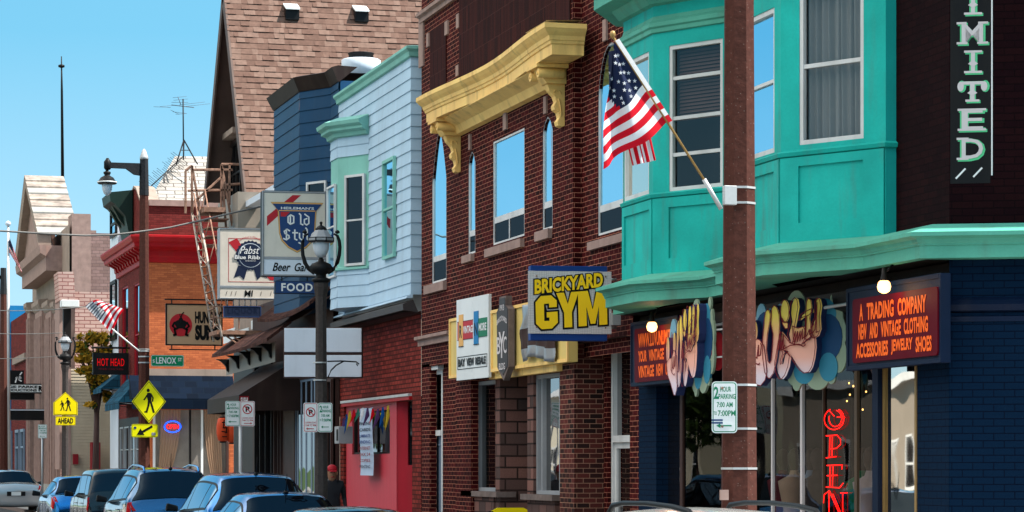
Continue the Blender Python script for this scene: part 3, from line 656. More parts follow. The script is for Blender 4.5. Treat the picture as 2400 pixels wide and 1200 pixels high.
# cloud lettering signs
def cloud_mat():
    m, nt, b = nodes('cloud_letter', .45)
    g = N(nt, 'NewGeometry'); s_ = N(nt, 'SeparateXYZ'); L(nt, g.outputs['Position'], s_.inputs[0])
    mr = N(nt, 'MapRange'); mr.inputs['From Min'].default_value = 2.55; mr.inputs['From Max'].default_value = 3.5; L(nt, s_.outputs[2], mr.inputs['Value'])
    L(nt, ramp(nt, mr.outputs[0], [(0.0, (.60, .58, .76)), (.25, (.74, .60, .66)), (.45, (.86, .42, .33)), (.66, (.86, .38, .26)), (.84, (.90, .52, .14)), (.97, (.95, .68, .08))]), b.inputs['Base Color'])
cloud_mat(); flat('cloud_green', (.28, .36, .26)); flat('cloud_blue', (.04, .24, .36)); flat('cloud_deep', (.01, .06, .16)); flat('cloud_pale', (.22, .42, .52)); flat('letter_edge', (.03, .045, .14))
def capsule(cx, z0, z1, w0, w1, lean=0, n=8):     # long drop: rounded at both ends, w0 wide below and w1 above
    p = []
    for k in range(n + 1):
        a = R(180 + 180 * k / n); p.append((cx + w0 * math.cos(a), z0 + w0 + w0 * math.sin(a)))
    for k in range(n + 1):
        a = R(0 + 180 * k / n); p.append((cx + lean + w1 * math.cos(a), z1 - w1 * 1.6 + w1 * 1.6 * math.sin(a)))
    return p
def cloud_sign(label, fr, X0, sc_, px_ref):
    # drawn in picture-like units: u to the right, v down, 1 unit = 1 source pixel on the larger sign
    def cv(pts): return [(fr.S(MAP(u, v)[0]), fr.Z(*MAP(u, v))) for u, v in pts]
    t = thing('cloud_letter_sign', label, 'sign', fr.pt(fr.S(px_ref), 2.5, 0), 'twin cloud letter signs')
    m = MB()
    for cx, cy, a, b_, mm, d0 in ((1862, 730, 24, 50, 'cloud_green', .0), (1780, 745, 12, 34, 'cloud_pale', .002), (1803, 752, 14, 30, 'cloud_blue', .004), (1825, 745, 14, 34, 'cloud_pale', .001), (1905, 735, 20, 32, 'cloud_green', .003), (1930, 735, 26, 36, 'cloud_blue', .006), (1950, 702, 9, 16, 'cloud_green', .002), (1962, 742, 9, 26, 'cloud_green', .003),
                          (1955, 780, 24, 48, 'cloud_green', .0), (1938, 790, 32, 55, 'cloud_deep', .01), (1960, 830, 20, 44, 'cloud_green', .002), (1938, 860, 22, 34, 'cloud_blue', .012), (1912, 880, 28, 34, 'cloud_green', .005), (1944, 884, 10, 16, 'cloud_green', .004), (1862, 880, 22, 26, 'cloud_green', .003), (1862, 896, 10, 20, 'cloud_green', .001), (1880, 870, 24, 30, 'cloud_blue', .006), (1790, 790, 26, 60, 'cloud_deep', .008), (1740, 800, 40, 60, 'cloud_blue', .004), (1890, 800, 60, 80, 'cloud_deep', -.004), (1720, 770, 24, 60, 'cloud_pale', .002)):
        m.prism(fr, cv(ell(cx, cy, a, b_, 18)), -.07 + d0, -.04 + d0, mm)
    m.build('cloud_board', t)
    m = MB()
    for zz in (.33, .68):
        z = fr.Z(px_ref, 720 + 180 * zz); m.box(fr, fr.S(px_ref) - .3, fr.S(px_ref) + 1.5 * sc_ / .0045, z - .01, z + .01, -.12, -.075, 'galv')
    m.build('rail', t)
    D0, D1 = -.02, .10
    def z4(l): return [(x / 4 + 1540, y / 4 + 660) for x, y in l]
    def e4(cx, cy, a, b_): return z4([(cx + a * math.cos(k * math.pi / 9), cy + b_ * math.sin(k * math.pi / 9)) for k in range(18)])
    shapes = [z4([(800, 640), (830, 760), (905, 850), (985, 968), (1020, 978), (1062, 925), (1078, 850), (1066, 720), (1048, 600), (1010, 548), (985, 540), (955, 575), (925, 610), (880, 600)]), e4(942, 470, 33, 108), e4(800, 520, 40, 130),
      z4([(1050, 420), (1036, 560), (1040, 720), (1058, 850), (1085, 903), (1105, 910), (1140, 860), (1168, 740), (1190, 560), (1197, 400), (1192, 310), (1172, 245), (1146, 224), (1122, 258), (1116, 400), (1136, 500), (1128, 640), (1118, 740), (1104, 768), (1088, 745), (1073, 640), (1083, 500), (1106, 370), (1110, 310), (1098, 272), (1082, 266), (1064, 292), (1055, 350)]),
      z4([(1186, 560), (1150, 770), (1165, 860), (1190, 908), (1215, 916), (1245, 880), (1275, 800), (1290, 700), (1262, 660), (1232, 690), (1215, 770), (1204, 778), (1206, 740), (1228, 670), (1215, 640), (1240, 510), (1205, 470)]),
      z4([(1236, 500), (1214, 640), (1262, 652), (1298, 700), (1340, 770), (1385, 830), (1425, 860), (1470, 850), (1500, 800), (1520, 720), (1532, 620), (1528, 540), (1512, 500), (1440, 560), (1390, 600), (1330, 590), (1280, 560)]),
      e4(1244, 282, 41, 108), z4([(1214, 340), (1232, 376), (1276, 392), (1275, 440), (1250, 446), (1225, 400)]),
      z4([(1290, 575), (1272, 500), (1285, 440), (1302, 380), (1290, 300), (1298, 220), (1318, 172), (1338, 154), (1360, 172), (1370, 240), (1352, 350), (1330, 460), (1336, 590)]),
      z4([(1318, 420), (1326, 560), (1345, 592), (1400, 596), (1436, 540), (1444, 470), (1420, 425), (1372, 440)]),
      z4([(1436, 470), (1430, 535), (1462, 552), (1492, 520), (1488, 400), (1480, 350), (1500, 250), (1490, 178), (1466, 158), (1449, 195), (1442, 300)]),
      z4([(1376, 368), (1392, 318), (1425, 292), (1500, 256), (1502, 288), (1470, 318), (1410, 340)]),
      z4([(1480, 480), (1488, 520), (1520, 532), (1556, 510), (1578, 450), (1570, 330), (1584, 230), (1572, 172), (1552, 158), (1530, 186), (1527, 340), (1500, 400)])]
    m = MB()
    for i_, p_ in enumerate(shapes): m.prism(fr, cv(p_), D0 - .003 * i_, D1 - .006 * ((i_ * 5) % 7), 'cloud_letter', ms='letter_edge')
    m.build('letter_shape', t)
    m = MB()
    def st(pts, wd=1.1): line2(m, fr, cv(pts), wd * sc_, D1 + .006, 'maroon')
    for p_ in shapes: st(p_ + [p_[0]], 1.6)
    def s4(l, wd=2.2): st(z4(l), wd)
    s4([(912, 480), (935, 400), (950, 380), (955, 450), (930, 600), (918, 720), (940, 740), (965, 640), (968, 600), (960, 700), (985, 720), (1000, 600), (1000, 700), (1018, 690), (1026, 600), (1020, 580)])
    s4([(935, 745), (975, 770), (1005, 782), (1008, 765)]); s4([(1190, 640), (1205, 480), (1210, 560), (1204, 650), (1222, 560), (1235, 540), (1230, 640), (1245, 600)])
    s4([(1320, 575), (1345, 470), (1342, 570), (1368, 470), (1366, 565), (1392, 465), (1388, 560), (1412, 450), (1410, 540), (1430, 520), (1450, 330), (1440, 520), (1458, 500), (1476, 450), (1480, 500), (1500, 480)])
    s4([(1520, 400), (1500, 430), (1505, 490), (1530, 450), (1550, 200), (1540, 480), (1560, 470)]); s4([(1225, 640), (1300, 600), (1380, 590), (1420, 610), (1438, 596), (1434, 580)])
    m.build('lettering', t)
    return t
MAP = lambda u, v: (u, v)
frb = Fr((10.75, PX(1770, 10.75)), 34)
Zs = frb.pt(0, 0); sc_b = (frb.S(1975) - frb.S(1770)) / 205
cloud_sign('big pink and yellow cloud lettering sign, right of the brown pole', frb, 0, sc_b, 1770)
fra = Fr((10.72, PX(1574, 10.72)), 9)
sc_a = (fra.S(1640) - fra.S(1574)) / 155
MAP = lambda u, v: (1577 + (u - 1735) * .37, 712 + (v - 697) * .97 + (1640 - (1577 + (u - 1735) * .37)) * .33)
cs = fra.S(1574) + 72 * sc_a
def fS(px, d=0, _f=fra): return Fr.S(_f, px, d)
r_, c_ = rc(1595); cloud_sign('pink cloud lettering sign seen edge on left of the brown pole', fra, 0, sc_a, 1595)
b = MB(); q = P3(1682, 823, 11.0); fq = FN(q.y); b.prism(fq, ell(q.x, q.z, .09, .24, 20), -.03, .03, 'reg_red'); tag(b.build('round_red_sign'), 'red oval board half hidden by the brown pole left edge', 'sign')
# neon OPEN
t = thing('neon_open_sign', 'tall red neon OPEN stacked vertically in the clothing shop door', 'neon sign', P3(1955, 1190, XS))
fo = S1; m = MB(); D = .01
def neon(pts, r=.0052, mm='neon_red'): m.tube([fo.pt(fo.S(x, D), fo.Z(1955, y, D), D) for x, y in pts], r, mm, 6)
def nrow(seq): [neon(q) for q in seq]
nrow([[(1955 + 23 * math.cos(a), 982 + 25 * math.sin(a)) for a in [R(k) for k in range(-60, 250, 18)]], [(1958 + 15 * math.cos(a), 981 + 19 * math.sin(a)) for a in [R(k) for k in range(-80, 220, 20)]], [(1944, 962), (1955, 975)], [(1962, 978), (1980, 979)],
      [(1936, 1021), (1962, 1020), (1970, 1030), (1970, 1042), (1960, 1051), (1946, 1052)], [(1945, 1022), (1944, 1070)], [(1951, 1022), (1950, 1070)], [(1936, 1073), (1960, 1070)],
      [(1938, 1091), (1974, 1090), (1973, 1100)], [(1946, 1092), (1945, 1140)], [(1952, 1092), (1951, 1140)], [(1938, 1115), (1963, 1114)], [(1936, 1142), (1968, 1143), (1976, 1132)],
      [(1930, 1180), (1932, 1160), (1944, 1150), (1950, 1165), (1966, 1200), (1975, 1210)], [(1943, 1152), (1943, 1215)], [(1952, 1158), (1972, 1205)], [(1970, 1155), (1986, 1154)], [(1975, 1156), (1975, 1210)]])
m.build('tube', t); m = MB(); m.box(fo, fo.S(1925), fo.S(1990), fo.Z(1955, 1225), fo.Z(1955, 1218), -.01, .01, 'black'); m.build('base_rail', t)
# ================================================================== dark red brick building with the yellow cornice
X0 = 11.3; XP = 11.16
f0, fp = FA(X0), FA(XP)
YN2 = YF1; YL2 = PX(988, X0)
B2 = thing('brick_shop_building', 'dark red brick building with yellow bracketed cornice and arched windows', 'building', (X0, YN2, 0))
def narch(fr, b, m, d0, d1, mat, kind):     # fills the corners of a square opening to leave an arched head
    s0, s1, zs, z1 = b; c = (s0 + s1) / 2; n = 8
    if kind == 'round': cur = [(c - (s1 - s0) / 2 * math.cos(t), zs + (z1 - zs) * math.sin(t)) for t in [math.pi * k / (2 * n) for k in range(2 * n + 1)]]
    elif kind == 'gothic': cur = [(s0 + (c - s0) * (k / n), zs + (z1 - zs) * math.sin(math.pi / 2 * k / n)) for k in range(n + 1)] + [(c + (s1 - c) * (k / n), zs + (z1 - zs) * math.cos(math.pi / 2 * k / n)) for k in range(1, n + 1)]
    else: cur = [(s0, zs), (s0 + (c - s0) * .35, zs + (z1 - zs) * .6), (c, z1), (s1 - (s1 - c) * .35, zs + (z1 - zs) * .6), (s1, zs)]
    h = len(cur) // 2
    for pts in (cur[:h + 1] + [(s0, z1)], cur[h:] + [(s1, z1)]):
        for i in range(len(pts) - 2):
            a_, b_, e_ = pts[-1], pts[i], pts[i + 1]
            m.prism(fr, [a_, b_, e_], d0, d1, mat)
    return cur
zb = .1
wl = {}
wl['a'] = (*fp.B(1013, 1046, 310, 665, 1013)[:2], fp.Z(1013, 665), fp.Z(1031, 308))
wl['b'] = (*fp.B(1098, 1114, 356, 595)[:2], fp.Z(1098, 597), fp.Z(1106, 354))
wl['c'] = (*fp.B(1156, 1229, 330, 575)[:2], fp.Z(1156, 575), fp.Z(1156, 333))
wl['d'] = (*fp.B(1272, 1295, 274, 541)[:2], fp.Z(1272, 541), fp.Z(1284, 272))
wl['e'] = (f0.S(1402), f0.S(1402) + (fp.S(1046) - fp.S(1013)) * 1.12, f0.Z(1402, 553), f0.Z(1434, 98))
sP0, sP1 = fp.S(1075), fp.S(1343)
b = MB()
zlow = 3.55; ztop2 = 12.2
b.wall(fp, fp.S(988), sP1, zlow, ztop2, [wl[k] for k in 'abcd'], 'brick_dark_red', .2)
narch(fp, (wl['a'][0], wl['a'][1], fp.Z(1013, 430), wl['a'][3]), b, -.18, -.001, 'brick_dark_red', 'gothic')
for k, q in (('b', 385), ('d', 300)): narch(fp, (wl[k][0], wl[k][1], wl[k][3] - .24, wl[k][3]), b, -.18, -.001, 'brick_dark_red', 'point')
b.face([fp.pt(sP1, zlow), fp.pt(sP1, ztop2), fp.pt(sP1, ztop2, -.14), fp.pt(sP1, zlow, -.14)], 'brick_dark_red')
b.wall(f0, sP1, -YN2, zlow, ztop2, [wl['e']], 'brick_dark_red', .2)
narch(f0, (wl['e'][0], wl['e'][1], wl['e'][3] - .85, wl['e'][3]), b, -.18, -.001, 'brick_dark_red', 'round')
b.wbox((X0 + .3, YN2 + .02, 3.5), (X0 + 14, YL2 - .02, ztop2 - .01), 'brick_dark_red')
b.face([(XP, YN2, ztop2), (X0 + .3, YN2, ztop2), (X0 + .3, YL2, ztop2), (XP, YL2, ztop2)], 'black')
b.build('wall', B2)
# terracotta panel field, soldier courses
b = MB()
z_a, z_b = fp.Z(1080, 275), fp.Z(1080, 20)
b.box(fp, fp.S(1078), fp.S(1338), z_a, z_b + 1.6, .0, .02, 'terracotta_panel')
b.box(fp, fp.S(1010), fp.S(1047), fp.Z(1030, 215), fp.Z(1030, 60), 0, .02, 'terracotta_panel')
b.build('spandrel_panel', B2)
b = MB()
for x0, x1, yt, yb, fr in ((1046, 1053, 52, 84, fp), (1073, 1079, 35, 68, fp), (1003, 1008, 80, 112, fp), (1072, 1078, 155, 180, fp), (1183, 1190, 250, 306, fp), (1102, 1106, 316, 352, fp), (1278, 1284, 228, 268, fp), (1417, 1425, 48, 98, f0), (1348, 1357, -4, 22, f0), (1020, 1025, 282, 306, fp), (985, 995, 30, 160, fp)):
    b = MB(); b.box(fr, fr.S(x0), fr.S(x1), fr.Z(x0, yb), fr.Z(x0, yt), .0, .035, 'stone'); b.build('stone_accent', B2)
b = MB(); b.side(fp, [(0, fp.Z(988, 56)), (.05, fp.Z(988, 56)), (.05, fp.Z(988, 46)), (.11, fp.Z(988, 42)), (.11, fp.Z(988, 34)), (0, fp.Z(988, 32))], fp.S(988) + .01, fp.S(1340), 'stone'); b.build('belt_course', B2)
for x0, x1, yt, yb, fr in ((1001, 1047, 671, 691, fp), (1090, 1112, 601, 618, fp), (1144, 1229, 585, 604, fp), (1262, 1294, 545, 567, fp), (1386, 1480, 569, 588, f0)):
    b = MB(); b.box(fr, fr.S(x0), fr.S(x1), fr.Z(x0, yb), fr.Z(x0, yt), -.1, .07, 'stone'); b.build('window_sill', B2)
b = MB(); b.side(fp, [(0, fp.Z(988, 812)), (.05, fp.Z(988, 812)), (.05, fp.Z(988, 800)), (.12, fp.Z(988, 797)), (.12, fp.Z(988, 790)), (0, fp.Z(988, 788))], fp.S(985), fp.S(1062), 'stone')
b.build('belt_course', B2)
for k, rails in (('a', (.13,)), ('b', (.2,)), ('c', (.2,)), ('d', (.22,)), ('e', (.14,))):
    fr = f0 if k == 'e' else fp; s0, s1, z0, z1 = wl[k]; zr = z0 + (z1 - z0) * rails[0]
    if k in 'ac': zr = z0 + (z1 - z0) * (.16 if k == 'a' else .235)
    o = win(B2, fr, (s0, s1, z0, z1), -.045, .032, .04, 'white_trim', 'glass_sky')
    g = MB(); g.box(fr, s0 + .045, s1 - .045, zr - .05, zr + .05, -.05, -.012, 'white_trim')
    if k == 'c': g.box(fr, (s0 + s1) / 2 - .02, (s0 + s1) / 2 + .02, z0 + .04, zr, -.05, -.013, 'white_trim')
    g.build('sash_rail', o)
    g = MB(); g.face([fr.pt(s0 + .04, z0 + .04, -.022), fr.pt(s1 - .04, z0 + .04, -.022), fr.pt(s1 - .04, zr, -.022), fr.pt(s0 + .04, zr, -.022)], 'glass_dark'); g.build('lower_pane', o)
    # arch trim
    t = MB(); c = (s0 + s1) / 2; hw = (s1 - s0) / 2
    if k in 'ae':
        zs = z1 - (.85 if k == 'e' else z1 - fp.Z(1013, 430)); n = 16
        pt = [(s0, z0)] + [(c - hw * math.cos(math.pi * i / n), zs + (z1 - zs) * math.sin(math.pi * i / n)) for i in range(n + 1)] + [(s1, z0)]
        if k == 'a': pt = [(s0, z0), (s0, zs)] + [(s0 + hw * i / 8, zs + (z1 - zs) * math.sin(math.pi / 2 * i / 8)) for i in range(1, 9)] + [(c + hw * i / 8, zs + (z1 - zs) * math.cos(math.pi / 2 * i / 8)) for i in range(1, 9)] + [(s1, z0)]
    elif k in 'bd':
        zs = z1 - .24; pt = [(s0, z0), (s0, zs), (s0 + hw * .35, zs + .144), (c, z1), (s1 - hw * .35, zs + .144), (s1, z0)]
    else: continue
    for p, q in zip(pt, pt[1:]): line2(t, fr, [p, q], .035, -.004, 'grey_trim')
    t.build('arch_trim', o)
# yellow cornice
cor = MB()
fc = FA(10.52); yl = PX(978, 10.52); yr = PX(1278, 10.52); zt_ = fc.Z(1278, 52)
n = 14; pth = [(11.15, yl + .12), (11.15 - .0, yl)]
pth = [(11.15, yl - .10)]
for i in range(n + 1):
    u = i / n; bow = .19 * math.sin(math.pi * u) ** 2 if 0 < u < 1 else 0
    pth.append((10.66 + bow, yl - .10 + (yr + .14 - yl + .10) * u))
pth.append((11.15, yr + .14))
H_ = .44
sweep(cor, pth, [(0, zt_ - H_), (.0, zt_ - H_ + .15), (.02, zt_ - H_ + .16), (.03, zt_ - H_ + .2), (.045, zt_ - H_ + .21), (.06, zt_ - H_ + .27), (.11, zt_ - H_ + .32), (.14, zt_ - .08), (.15, zt_ - .07), (.15, zt_), (-.3, zt_ + .06)], 'yellow_trim')
cor.face([(p[0], p[1], zt_ - H_) for p in pth], 'yellow_trim')
cor.side(fp, [(0, zt_ - H_ - .28), (.10, zt_ - H_ - .26), (.16, zt_ - H_ - .14), (.36, zt_ - H_ - .02), (.36, zt_ - H_ - .003), (0, zt_ - H_ - .003)], fp.S(1070), fp.S(1318), 'yellow_trim')
co = cor.build('cornice', B2)
lc = MB(); lc.face([(10.6, yr + .2, zt_ + .065), (11.15, yr + .2, zt_ + .09), (11.15, yr + 1.4, zt_ + .09), (10.6, yr + 1.4, zt_ + .065)], 'galv'); lc.build('flashing', co)
def bracket(sc0):
    m = MB(); zt2 = zt_ - H_
    m.box(fp, sc0 - .30, sc0 + .30, zt2 - .06, zt2 - .004, 0, .50, 'yellow_trim')
    for s_ in (-.22, .22):
        m.tube([fp.pt(sc0 + s_, zt2 - .14, .06), fp.pt(sc0 + s_, zt2 - .14, .46)], .075, 'yellow_trim', 12)
        m.tube([fp.pt(sc0 + s_, zt2 - .14, .455), fp.pt(sc0 + s_, zt2 - .14, .475)], .03, 'yellow_trim', 8)
    m.side(fp, [(0, zt2 - .28), (.30, zt2 - .28), (.36, zt2 - .2), (.42, zt2 - .06), (0, zt2 - .06)], sc0 - .17, sc0 + .17, 'yellow_trim')
    pr = [(0, zt2 - .9), (.04, zt2 - .92), (.10, zt2 - .90), (.12, zt2 - .84), (.08, zt2 - .78), (.10, zt2 - .70), (.16, zt2 - .66), (.17, zt2 - .60), (.13, zt2 - .54), (.16, zt2 - .46), (.24, zt2 - .38), (.28, zt2 - .28), (0, zt2 - .28)]
    m.side(fp, pr, sc0 - .09, sc0 + .09, 'yellow_trim')
    fe = FN(fp.pt(sc0 + .09, 0).y - .012); x9 = fp.pt(0, 0, .14).x
    sp = [(x9 - .0 + (.075 - .011 * k) * math.cos(k * .8), zt2 - .42 + (.075 - .011 * k) * math.sin(k * .8)) for k in range(7)]
    m.tube([fe.pt(a_, c_) for a_, c_ in sp], .012, 'yellow_trim', 5)
    m.tube([fe.pt(x9 + .04, zt2 - .5), fe.pt(x9 + .07, zt2 - .62), fe.pt(x9 + .08, zt2 - .76)], .012, 'yellow_trim', 5)
    return m
for x in (1077, 1320):
    bracket(fp.S(x) - .0).build('bracket', co, .008)
# ground floor
zg = 3.6
XR = 11.62; fr_ = FA(XR)
doorA = (f0.S(1008), f0.S(1038), .1, f0.Z(1008, 870)); wA = (f0.S(1108), f0.S(1167), f0.Z(1108, 1150), f0.Z(1108, 897)); ent = (f0.S(1169), f0.S(1257), .1, 3.35); wB = (f0.S(1257), f0.S(1313), f0.Z(1257, 1158), f0.Z(1257, 880))
b = MB()
b.wall(f0, f0.S(988), f0.S(1313), .1, zg, [doorA, wA, ent, wB], 'brick_dark_red', .35)
b.box(fp, fp.S(989), fp.S(1007), .1, zg - .0, -.13, 0, 'brick_dark_red'); b.box(fp, fp.S(1068), fp.S(1104), .1, zg - .03, -.13, 0, 'brick_dark_red')
b.box(fp, fp.S(1312), fp.S(1346), .1, zg - .005, -.5, 0, 'brick_mixed')
doorB = (fr_.S(1425), fr_.S(1476), .1, fr_.Z(1425, 815))
b.wall(fr_, fp.S(1346) - .1, -YN2, .1, zg, [doorB], 'brick_dark_red', .2)
b.face([fp.pt(fp.S(1346), zg - .04, 0), fp.pt(-YN2, zg - .04, 0), fp.pt(-YN2, zg - .04, -.5), fp.pt(fp.S(1346), zg - .04, -.5)], 'brown_trim')
b.wall(FA(X0 + .01), fp.S(1346) + .02, -YN2, 3.35, 3.6, [], 'brick_dark_red')
b.build('lower_wall', B2)
b = MB()   # field stone facing around the shop windows and entrance
b.box(f0, f0.S(1168), f0.S(1179), .1, f0.Z(1168, 880), -.9, .05, 'field_stone'); b.build('stone_facing', B2); b = MB(); b.box(f0, f0.S(1243), f0.S(1257), .1, f0.Z(1245, 870), -.9, .05, 'field_stone')
b.build('stone_facing', B2); b = MB(); b.box(f0, f0.S(1100), f0.S(1168), .1, wA[2], -.3, .08, 'field_stone'); b.build('stone_facing', B2); b = MB(); b.box(f0, f0.S(1257), f0.S(1312), .1, wB[2], -.3, .08, 'field_stone')
b.build('stone_facing', B2)
b = MB(); b.box(f0, f0.S(1098), f0.S(1182), wA[2] - .09, wA[2] - .0, -.2, .14, 'stone_grey'); b.build('window_sill', B2); b = MB(); b.box(f0, f0.S(1239), f0.S(1314), wB[2] - .09, wB[2], -.2, .14, 'stone_grey'); b.build('window_sill', B2)
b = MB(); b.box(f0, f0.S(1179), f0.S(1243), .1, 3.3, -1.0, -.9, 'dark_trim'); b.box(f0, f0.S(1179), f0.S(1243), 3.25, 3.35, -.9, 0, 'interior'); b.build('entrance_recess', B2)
for w_, mu in ((wA, (.18,)), (wB, (.2,))):
    win(B2, f0, w_, -.1, .06, .1, 'grey_trim', 'glass_shop', mulls=mu, name='shop_window')
def door(parent, fr, b_, d, tr, fm, gm, panelm=None):
    s0, s1, z0, z1 = b_; m = MB(); zt3 = z0 + (z1 - z0) * tr
    m.box(fr, s0, s0 + .08, z0, z1, d, d + .1, fm); m.box(fr, s1 - .08, s1, z0, z1, d, d + .1, fm); m.box(fr, s0 + .08, s1 - .08, z1 - .08, z1, d, d + .1, fm); m.box(fr, s0 + .08, s1 - .08, zt3 - .05, zt3 + .05, d, d + .12, fm)
    m.box(fr, s0 - .05, s1 + .05, z1, z1 + .1, d, d + .2, fm)
    o = m.build('door', parent)
    g = MB(); g.face([fr.pt(s0 + .08, zt3 + .05, d + .03), fr.pt(s1 - .08, zt3 + .05, d + .03), fr.pt(s1 - .08, z1 - .08, d + .03), fr.pt(s0 + .08, z1 - .08, d + .03)], gm); g.build('transom_pane', o)
    g = MB()
    if panelm: g.box(fr, s0 + .08, s1 - .08, z0, zt3 - .05, d, d + .05, panelm); ringbox(g, fr, s0 + .14, s1 - .14, z0 + .2, zt3 - .2, .03, d + .05, d + .07, panelm)
    else: ringbox(g, fr, s0 + .08, s1 - .08, z0, zt3 - .05, .09, d + .02, d + .07, fm)
    g.build('door_leaf', o)
    if not panelm:
        g = MB(); g.face([fr.pt(s0 + .1, z0 + .1, d + .04), fr.pt(s1 - .1, z0 + .1, d + .04), fr.pt(s1 - .1, zt3 - .1, d + .04), fr.pt(s0 + .1, zt3 - .1, d + .04)], gm); g.build('pane', o)
    g = MB(); g.tube([fr.pt(s0 + .15, 1.05, d + .1), fr.pt(s0 + .15, 1.2, d + .1)], .012, 'steel', 6); g.build('handle', o)
door(B2, f0, doorA, -.09, .66, 'white_trim', 'glass_shop', 'blue_grey')
door(B2, fr_, doorB, -.15, .60, 'white_trim', 'glass_shop')
# ------------- signs on the brick building
fy = FA(11.02)
def board(name, label, x0, x1, yt, yb, ref, X, th, m, mf=None, fw=.05, cat='sign board', group=None):
    f = FA(X); s0, s1, z0, z1 = f.B(x0, x1, yt, yb, ref); t = thing(name, label, cat, f.pt((s0 + s1) / 2, z0, -th / 2), group)
    k = MB(); k.box(f, s0, s1, z0, z1, -th, 0, mf or m); k.build('board', t, .004)
    k = MB(); ringbox(k, f, s0, s1, z0, z1, fw, .001, .025, m); k.build('moulding', t); return t, f, (s0, s1, z0, z1)
board('yellow_sign_board', 'blank yellow board behind the left edge of the white resale sign', 1055, 1151, 748, 887, 1056, 11.0, .12, 'yellow_trim', 'yellow_board')
board('yellow_sign_board', 'long yellow board behind the dark shield plaque and the gym sign', 1153, 1333, 728, 872, 1153, 11.0, .14, 'yellow_trim', 'yellow_board')
f = FA(11.1); t = MB(); t.box(f, f.S(1150), f.S(1309), f.Z(1193, 884), f.Z(1193, 868), -.1, .03, 'yellow_trim'); t.build('sign_ledge', B2)
# white resale sign
fw_ = Fr((10.86, PX(1070, 10.86)), 3); s0, s1 = fw_.S(1070), fw_.S(1145); z0, z1 = fw_.Z(1070, 892), fw_.Z(1070, 704)
t = thing('resale_sign', 'white panel sign with red, green, blue and orange bars in front of the yellow board', 'sign', fw_.pt((s0 + s1) / 2, z0))
m = MB(); m.box(fw_, s0, (s0 + s1) / 2 - .003, z0, z1, -.05, 0, 'plate_white'); m.box(fw_, (s0 + s1) / 2 + .003, s1, z0, z1, -.05, 0, 'plate_white'); m.build('panel', t)
Wd, H = s1 - s0, z1 - z0
def q(u, v): return s0 + Wd * u, z0 + H * v
m = MB()
m.box(fw_, *(q(.04, 0)[0], q(.52, 0)[0]), q(0, .50)[1], q(0, .72)[1], 0, .006, 'reg_red'); m.box(fw_, q(.70, 0)[0], q(.965, 0)[0], q(0, .50)[1], q(0, .725)[1], 0, .006, 'hot_green')
m.box(fw_, q(.035, 0)[0], q(.53, 0)[0], q(0, .493)[1], q(0, .50)[1], 0, .007, 'ink'); m.box(fw_, q(.70, 0)[0], q(.965, 0)[0], q(0, .495)[1], q(0, .50)[1], 0, .007, 'ink'); m.box(fw_, q(.035, 0)[0], q(.53, 0)[0], q(0, .72)[1], q(0, .727)[1], 0, .007, 'ink')
m.box(fw_, q(.09, 0)[0], q(.22, 0)[0], q(0, .42)[1], q(0, .81)[1], 0, .012, 'hot_orange'); m.box(fw_, q(.565, 0)[0], q(.70, 0)[0], q(0, .42)[1], q(0, .82)[1], 0, .012, 'hot_blue')
for a_, c_ in ((.09, .22), (.565, .70)): m.box(fw_, q(a_ - .01, 0)[0], q(c_ + .01, 0)[0], q(0, .41)[1], q(0, .42)[1], 0, .013, 'ink')
ringbox(m, fw_, q(.04, 0)[0], q(.96, 0)[0], q(0, .13)[1], q(0, .29)[1], .012, 0, .006, 'ink')
m.build('painted_bars', t)
m = MB()
text(m, fw_, 'R', q(.115, 0)[0], q(.195, 0)[0], q(0, .52)[1], q(0, .68)[1], .014, 'ink', .03); text(m, fw_, 'N', q(.585, 0)[0], q(.685, 0)[0], q(0, .52)[1], q(0, .68)[1], .014, 'ink', .03)
text(m, fw_, 'VINTAGE', q(.23, 0)[0], q(.56, 0)[0], q(0, .57)[1], q(0, .66)[1], .010, 'letter_white', .03); text(m, fw_, 'MORE', q(.72, 0)[0], q(.95, 0)[0], q(0, .57)[1], q(0, .665)[1], .010, 'letter_white', .03)
for t_, u0, u1 in (('Bay', .07, .29), ('View', .33, .57), ('Resale', .61, .93)): text(m, fw_, t_.upper(), q(u0, 0)[0], q(u1, 0)[0], q(0, .165)[1], q(0, .262)[1], .010, 'ink', .05)
m.build('lettering', t)
# shield plaque
fq = Fr((10.84, PX(1165, 10.84)), 2); a, c = fq.S(1164), fq.S(1192); z0, z1 = fq.Z(1180, 892), fq.Z(1180, 694); mid = (a + c) / 2; Wd = c - a; H = z1 - z0
t = thing('building_plaque', 'dark grey coffin shaped plaque with pointed foot, dated 1913', 'plaque', fq.pt(mid, z0))
def shape(k): return [(mid + .08 * Wd, z0 + k * 3), (mid + .5 * Wd - k, z0 + .16 * H + k * .5), (mid + .5 * Wd - k, z0 + .84 * H), (mid + .28 * Wd - k, z0 + .89 * H), (mid + .28 * Wd - k, z1 - k), (mid - .28 * Wd + k, z1 - k), (mid - .30 * Wd + k, z0 + .88 * H), (mid - .5 * Wd + k, z0 + .82 * H), (mid - .44 * Wd + k, z0 + .16 * H + k * .5)]
m = MB(); m.prism(fq, shape(0), -.10, 0, 'stone_grey'); m.build('rim', t)
m = MB(); m.prism(fq, shape(.03), 0, .01, 'banner'); m.build('face_plate', t)
m = MB(); text(m, fq, '1913', mid - .16 * Wd, mid + .18 * Wd, z0 + .83 * H, z0 + .90 * H, .014, 'pink_white', .02)
def wp(u, v): return mid + (u - .5) * Wd * .84, z0 + H * (.66 + .06 * v + .05 * math.sin(math.pi * u))
text(m, fq, 'BRICKYARD', 0, 0, 0, 0, .014, 'pink_white', .02, warp=wp); text(m, fq, 'Y', mid - .25 * Wd, mid + .25 * Wd, z0 + .27 * H, z0 + .58 * H, .016, 'pink_white', .02)
